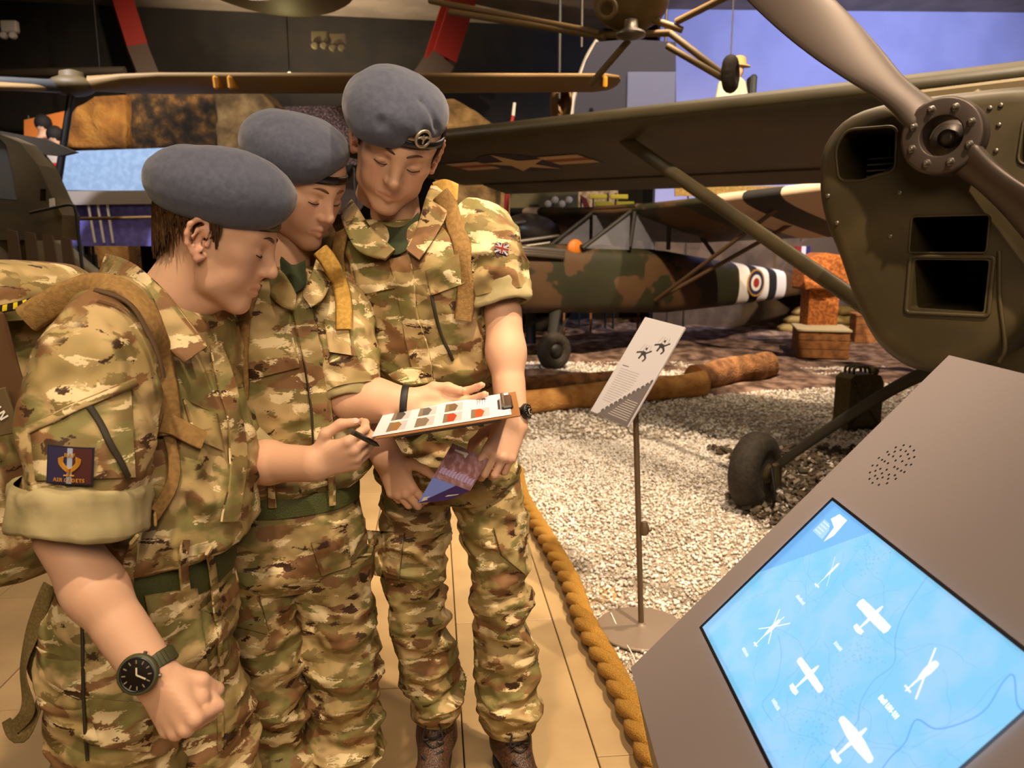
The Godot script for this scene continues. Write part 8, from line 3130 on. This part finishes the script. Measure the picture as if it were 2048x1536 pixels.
func build_far_exhibits() -> void:
	var t: Node3D
	var g: Geo
	# ochre backdrop glimpsed under the wings
	t = board("desert_backdrop", "long ochre desert backdrop glimpsed below the wings", "panel", [Vector2(1000, 372), Vector2(1236, 372), Vector2(1236, 600), Vector2(1000, 600)], 13.4, 0.05, patchy("desert", [Color(0.44, 0.36, 0.24), Color(0.56, 0.47, 0.34), Color(0.66, 0.56, 0.42)], [0.3, 0.5, 0.8], 0.02, 0.7, 0.9, 0.0, 0.0, 63))
	# grey green lorry side with pale fittings
	t = thing("lorry", "grey green lorry body behind the camouflaged monoplane", "vehicle", at(1045, 420, 13.2))
	g = Geo.new()
	g.box(at(1030, 404, 13.2), Vector3(2.1, 0.42, 1.0), Basis.IDENTITY, 0.03)
	put_world(g, "cargo_body", flat("lorry_green", Color(0.36, 0.33, 0.22), 0.8), t)
	for k in 4:
		g = Geo.new()
		g.ball(at(1096 + k * 14, 408 - (k % 2) * 8, 12.5), Vector3(0.06, 0.06, 0.05))
		put_world(g, "pale_fitting", M.paper, t)
	g = Geo.new()
	g.box(at(1068, 418, 12.55), Vector3(0.16, 0.14, 0.12), Basis.IDENTITY, 0.01)
	put_world(g, "black_box", M.black, t)
	for k in 2:
		g = Geo.new()
		g.torus(at(990 + k * 90, 560, 12.8) * Vector3(1, 0, 1) + Vector3(0, 0.42, 0), Vector3(0, 0, 1), 0.3, 0.12, 24, 10)
		put_world(g, "wheel", M.rubber, t)
		g = Geo.new()
		g.tube([at(990 + k * 90, 560, 12.9) * Vector3(1, 0, 1) + Vector3(0, 0.42, 0), at(990 + k * 90, 420, 13.2)], [0.12, 0.12], 8)
		put_world(g, "chassis_leg", M.black, t)
	# grey engine cowl and propeller of another exhibit
	t = thing("grey_aircraft", "dark grey aircraft nose with a polished edge beside the tall cadet", "aircraft", at(1070, 460, 10.8))
	g = Geo.new()
	g.ball(at(1062, 462, 10.9), Vector3(0.42, 0.24, 0.55), Basis(Vector3.FORWARD, 0.12), 32, 18)
	put_world(g, "cowling", flat("cowl_grey", Color(0.25, 0.22, 0.19), 0.45), t)
	for q in [[[1000, 450, 10.4], [1052, 444, 10.4], 0.05], [[1018, 486, 10.2], [1118, 472, 10.4], 0.035], [[1030, 496, 10.2], [1100, 486, 10.3], 0.035]]:
		g = Geo.new()
		g.tube([at(q[0][0], q[0][1], q[0][2]), at(q[1][0], q[1][1], q[1][2])], [q[2], q[2] * 0.7], 12)
		put_world(g, "polished_strip", M.steel, t)
	g = Geo.new()
	g.tube([at(1062, 500, 10.9), at(1062, 500, 10.9) * Vector3(1, 0, 1)], [0.06, 0.08], 10)
	put_world(g, "stand", M.black, t)
	# pale canvas tent with a red tail behind it
	t = thing("canvas_tent", "pale pinkish canvas shelter behind the monoplane cabin", "tent", on_floor(1210, 590))
	g = Geo.new()
	var A := [at(1124, 436, 12.2), at(1180, 420, 12.4), at(1262, 432, 12.2)]
	var B := [at(1110, 480, 11.9), at(1180, 500, 11.7), at(1290, 500, 11.9)]
	put_world(sheet_geo(A, B, 0.03), "canvas_roof", flat("canvas", Color(0.58, 0.48, 0.38), 0.9), t)
	for q in [[1130, 480], [1280, 498], [1184, 498]]:
		g = Geo.new()
		var p := at(q[0], q[1], 11.9)
		g.tube([p, p * Vector3(1, 0, 1)], [0.018, 0.018], 8)
		put_world(g, "tent_pole", M.crate_wood, t)
	t = board("red_tail", "narrow red and pale tail blade above the canvas shelter", "aircraft", [Vector2(1160, 390), Vector2(1172, 396), Vector2(1190, 436), Vector2(1174, 434)], 12.8, 0.05, flat("tail_red", Color(0.45, 0.09, 0.05), 0.6))
	# stacked yellow barrier slats on black posts
	t = thing("yellow_barrier", "tilted yellow slatted barrier behind the wing strut", "barrier", at(1215, 425, 12.9))
	for k in 3:
		for j in 2:
			g = Geo.new()
			var sx := 1178.0 + k * 12.0 + j * 42.0
			var y := 393.0 + k * 14.0
			var a := at(sx, y, 12.9)
			var b := at(sx + 36, y + 1, 12.9)
			g.box((a + b) * 0.5, Vector3((b - a).length(), 0.075, 0.04), Basis.IDENTITY, 0.008)
			put_world(g, "slat", flat("slat_yellow", Color(0.74, 0.66, 0.05), 0.6), t)
	for k in 3:
		g = Geo.new()
		var a := at(1222 + k * 14, 452 + (k % 2) * 14, 12.9)
		g.box(a, Vector3(0.32, 0.07, 0.04), Basis.IDENTITY, 0.008)
		put_world(g, "slat", flat("slat_yellow", Color(0.74, 0.66, 0.05), 0.6), t)
	for x in [1216.0, 1232.0]:
		g = Geo.new()
		var p := at(x, 386, 12.95)
		g.tube([p, p * Vector3(1, 0, 1)], [0.018, 0.018], 8)
		put_world(g, "post", M.black, t)
	# rock at the far right, warm light put into its orange colour
	rock("rock coloured as if lit orange between the monoplane tail and the cowling", [Vector2(1610, 580), Vector2(1612, 520), Vector2(1650, 505), Vector2(1700, 512), Vector2(1720, 580)], 10.2, 0.5, patchy("rock_lit_orange", [Color(0.5, 0.27, 0.1), Color(0.7, 0.42, 0.17)], [0.3, 0.7], 0.03, 1.0, 0.9), 31.0)
	# pale panel behind the cabin windows, ochre strip under the wing
	t = board("grey_blue_screen", "pale grey blue screen seen through the monoplane cabin", "panel", [Vector2(1350, 372), Vector2(1640, 372), Vector2(1640, 392), Vector2(1350, 392)], 12.6, 0.05, patchy("ochre_strip", [Color(0.56, 0.42, 0.14), Color(0.66, 0.52, 0.22)], [0.3, 0.7], 0.03, 1.0, 0.8))
	t.set_meta("label", "ochre board glimpsed between the two wings")
	t.name = "ochre_board"
	# red and white ranging pole
	t = thing("ranging_pole", "thin red and white pole standing right of the sloping boulder", "pole", at(1024, 230, 10.6) * Vector3(1, 0, 1))
	g = Geo.new()
	g.tube([at(1026, 232, 10.6), at(1020, 262, 10.6), at(1020, 262, 10.6) - Vector3(0.1, 2.0, 0)], [0.025, 0.035, 0.035], 10)
	put_world(g, "red_length", flat("pole_red", Color(0.6, 0.1, 0.06), 0.6), t)
	g = Geo.new()
	g.tube([at(1029, 206, 10.6), at(1026, 232, 10.6)], [0.022, 0.025], 10)
	put_world(g, "white_length", M.paper, t)
	# sandbags
	var bag := Geo.new()
	bag.ball(Vector3.ZERO, Vector3(0.26, 0.085, 0.15), Basis.IDENTITY, 18, 10)
	for i in bag.v.size():
		var p := bag.v[i]
		bag.v[i] = p * (1.0 + 0.12 * folds.get_noise_3dv(p * 9.0)) + Vector3(0, -0.03 * p.x * p.x * 8.0, 0)
	var bm := bag.mesh()
	var burlap := patchy("burlap", [Color(0.50, 0.42, 0.22), Color(0.62, 0.53, 0.32)], [0.3, 0.7], 0.05, 3.0, 0.95)
	var rng := RandomNumberGenerator.new()
	rng.seed = 12
	var row_names := ["bottom", "middle", "top"]
	var k := 0
	for layer in 3:
		for i in 8 - layer:
			var p := on_floor(1585 + i * 25 + layer * 12, 668)
			var o := MeshInstance3D.new()
			o.mesh = bm
			o.material_override = burlap
			o.name = numbered("sandbag")
			add_child(o)
			o.position = p + Vector3(0, 0.09 + layer * 0.15, 0)
			o.rotation = Vector3(rng.randf_range(-0.1, 0.1), rng.randf_range(-0.3, 0.3), rng.randf_range(-0.12, 0.12))
			tag(o, "pale burlap sandbag, %s from the left in the %s row by the monoplane tail" % [["first", "second", "third", "fourth", "fifth", "sixth", "seventh", "eighth"][i], row_names[layer]], "sandbag", "sandbags by the monoplane tail")
			k += 1

func _ready() -> void:
	var t0 := Time.get_ticks_msec()
	make_materials()
	people_materials()
	set_camera_and_light()
	build_hall()
	build_ground()
	build_kiosk()
	build_sign()
	build_props()
	build_near_plane()
	build_far_plane()
	build_helicopter()
	build_background()
	head_shape = make_head()
	print("head ", Time.get_ticks_msec() - t0)
	cadet_one()
	print("one ", Time.get_ticks_msec() - t0)
	cadet_two()
	cadet_three()
	build_papers()
	print("built in ", Time.get_ticks_msec() - t0, " ms")
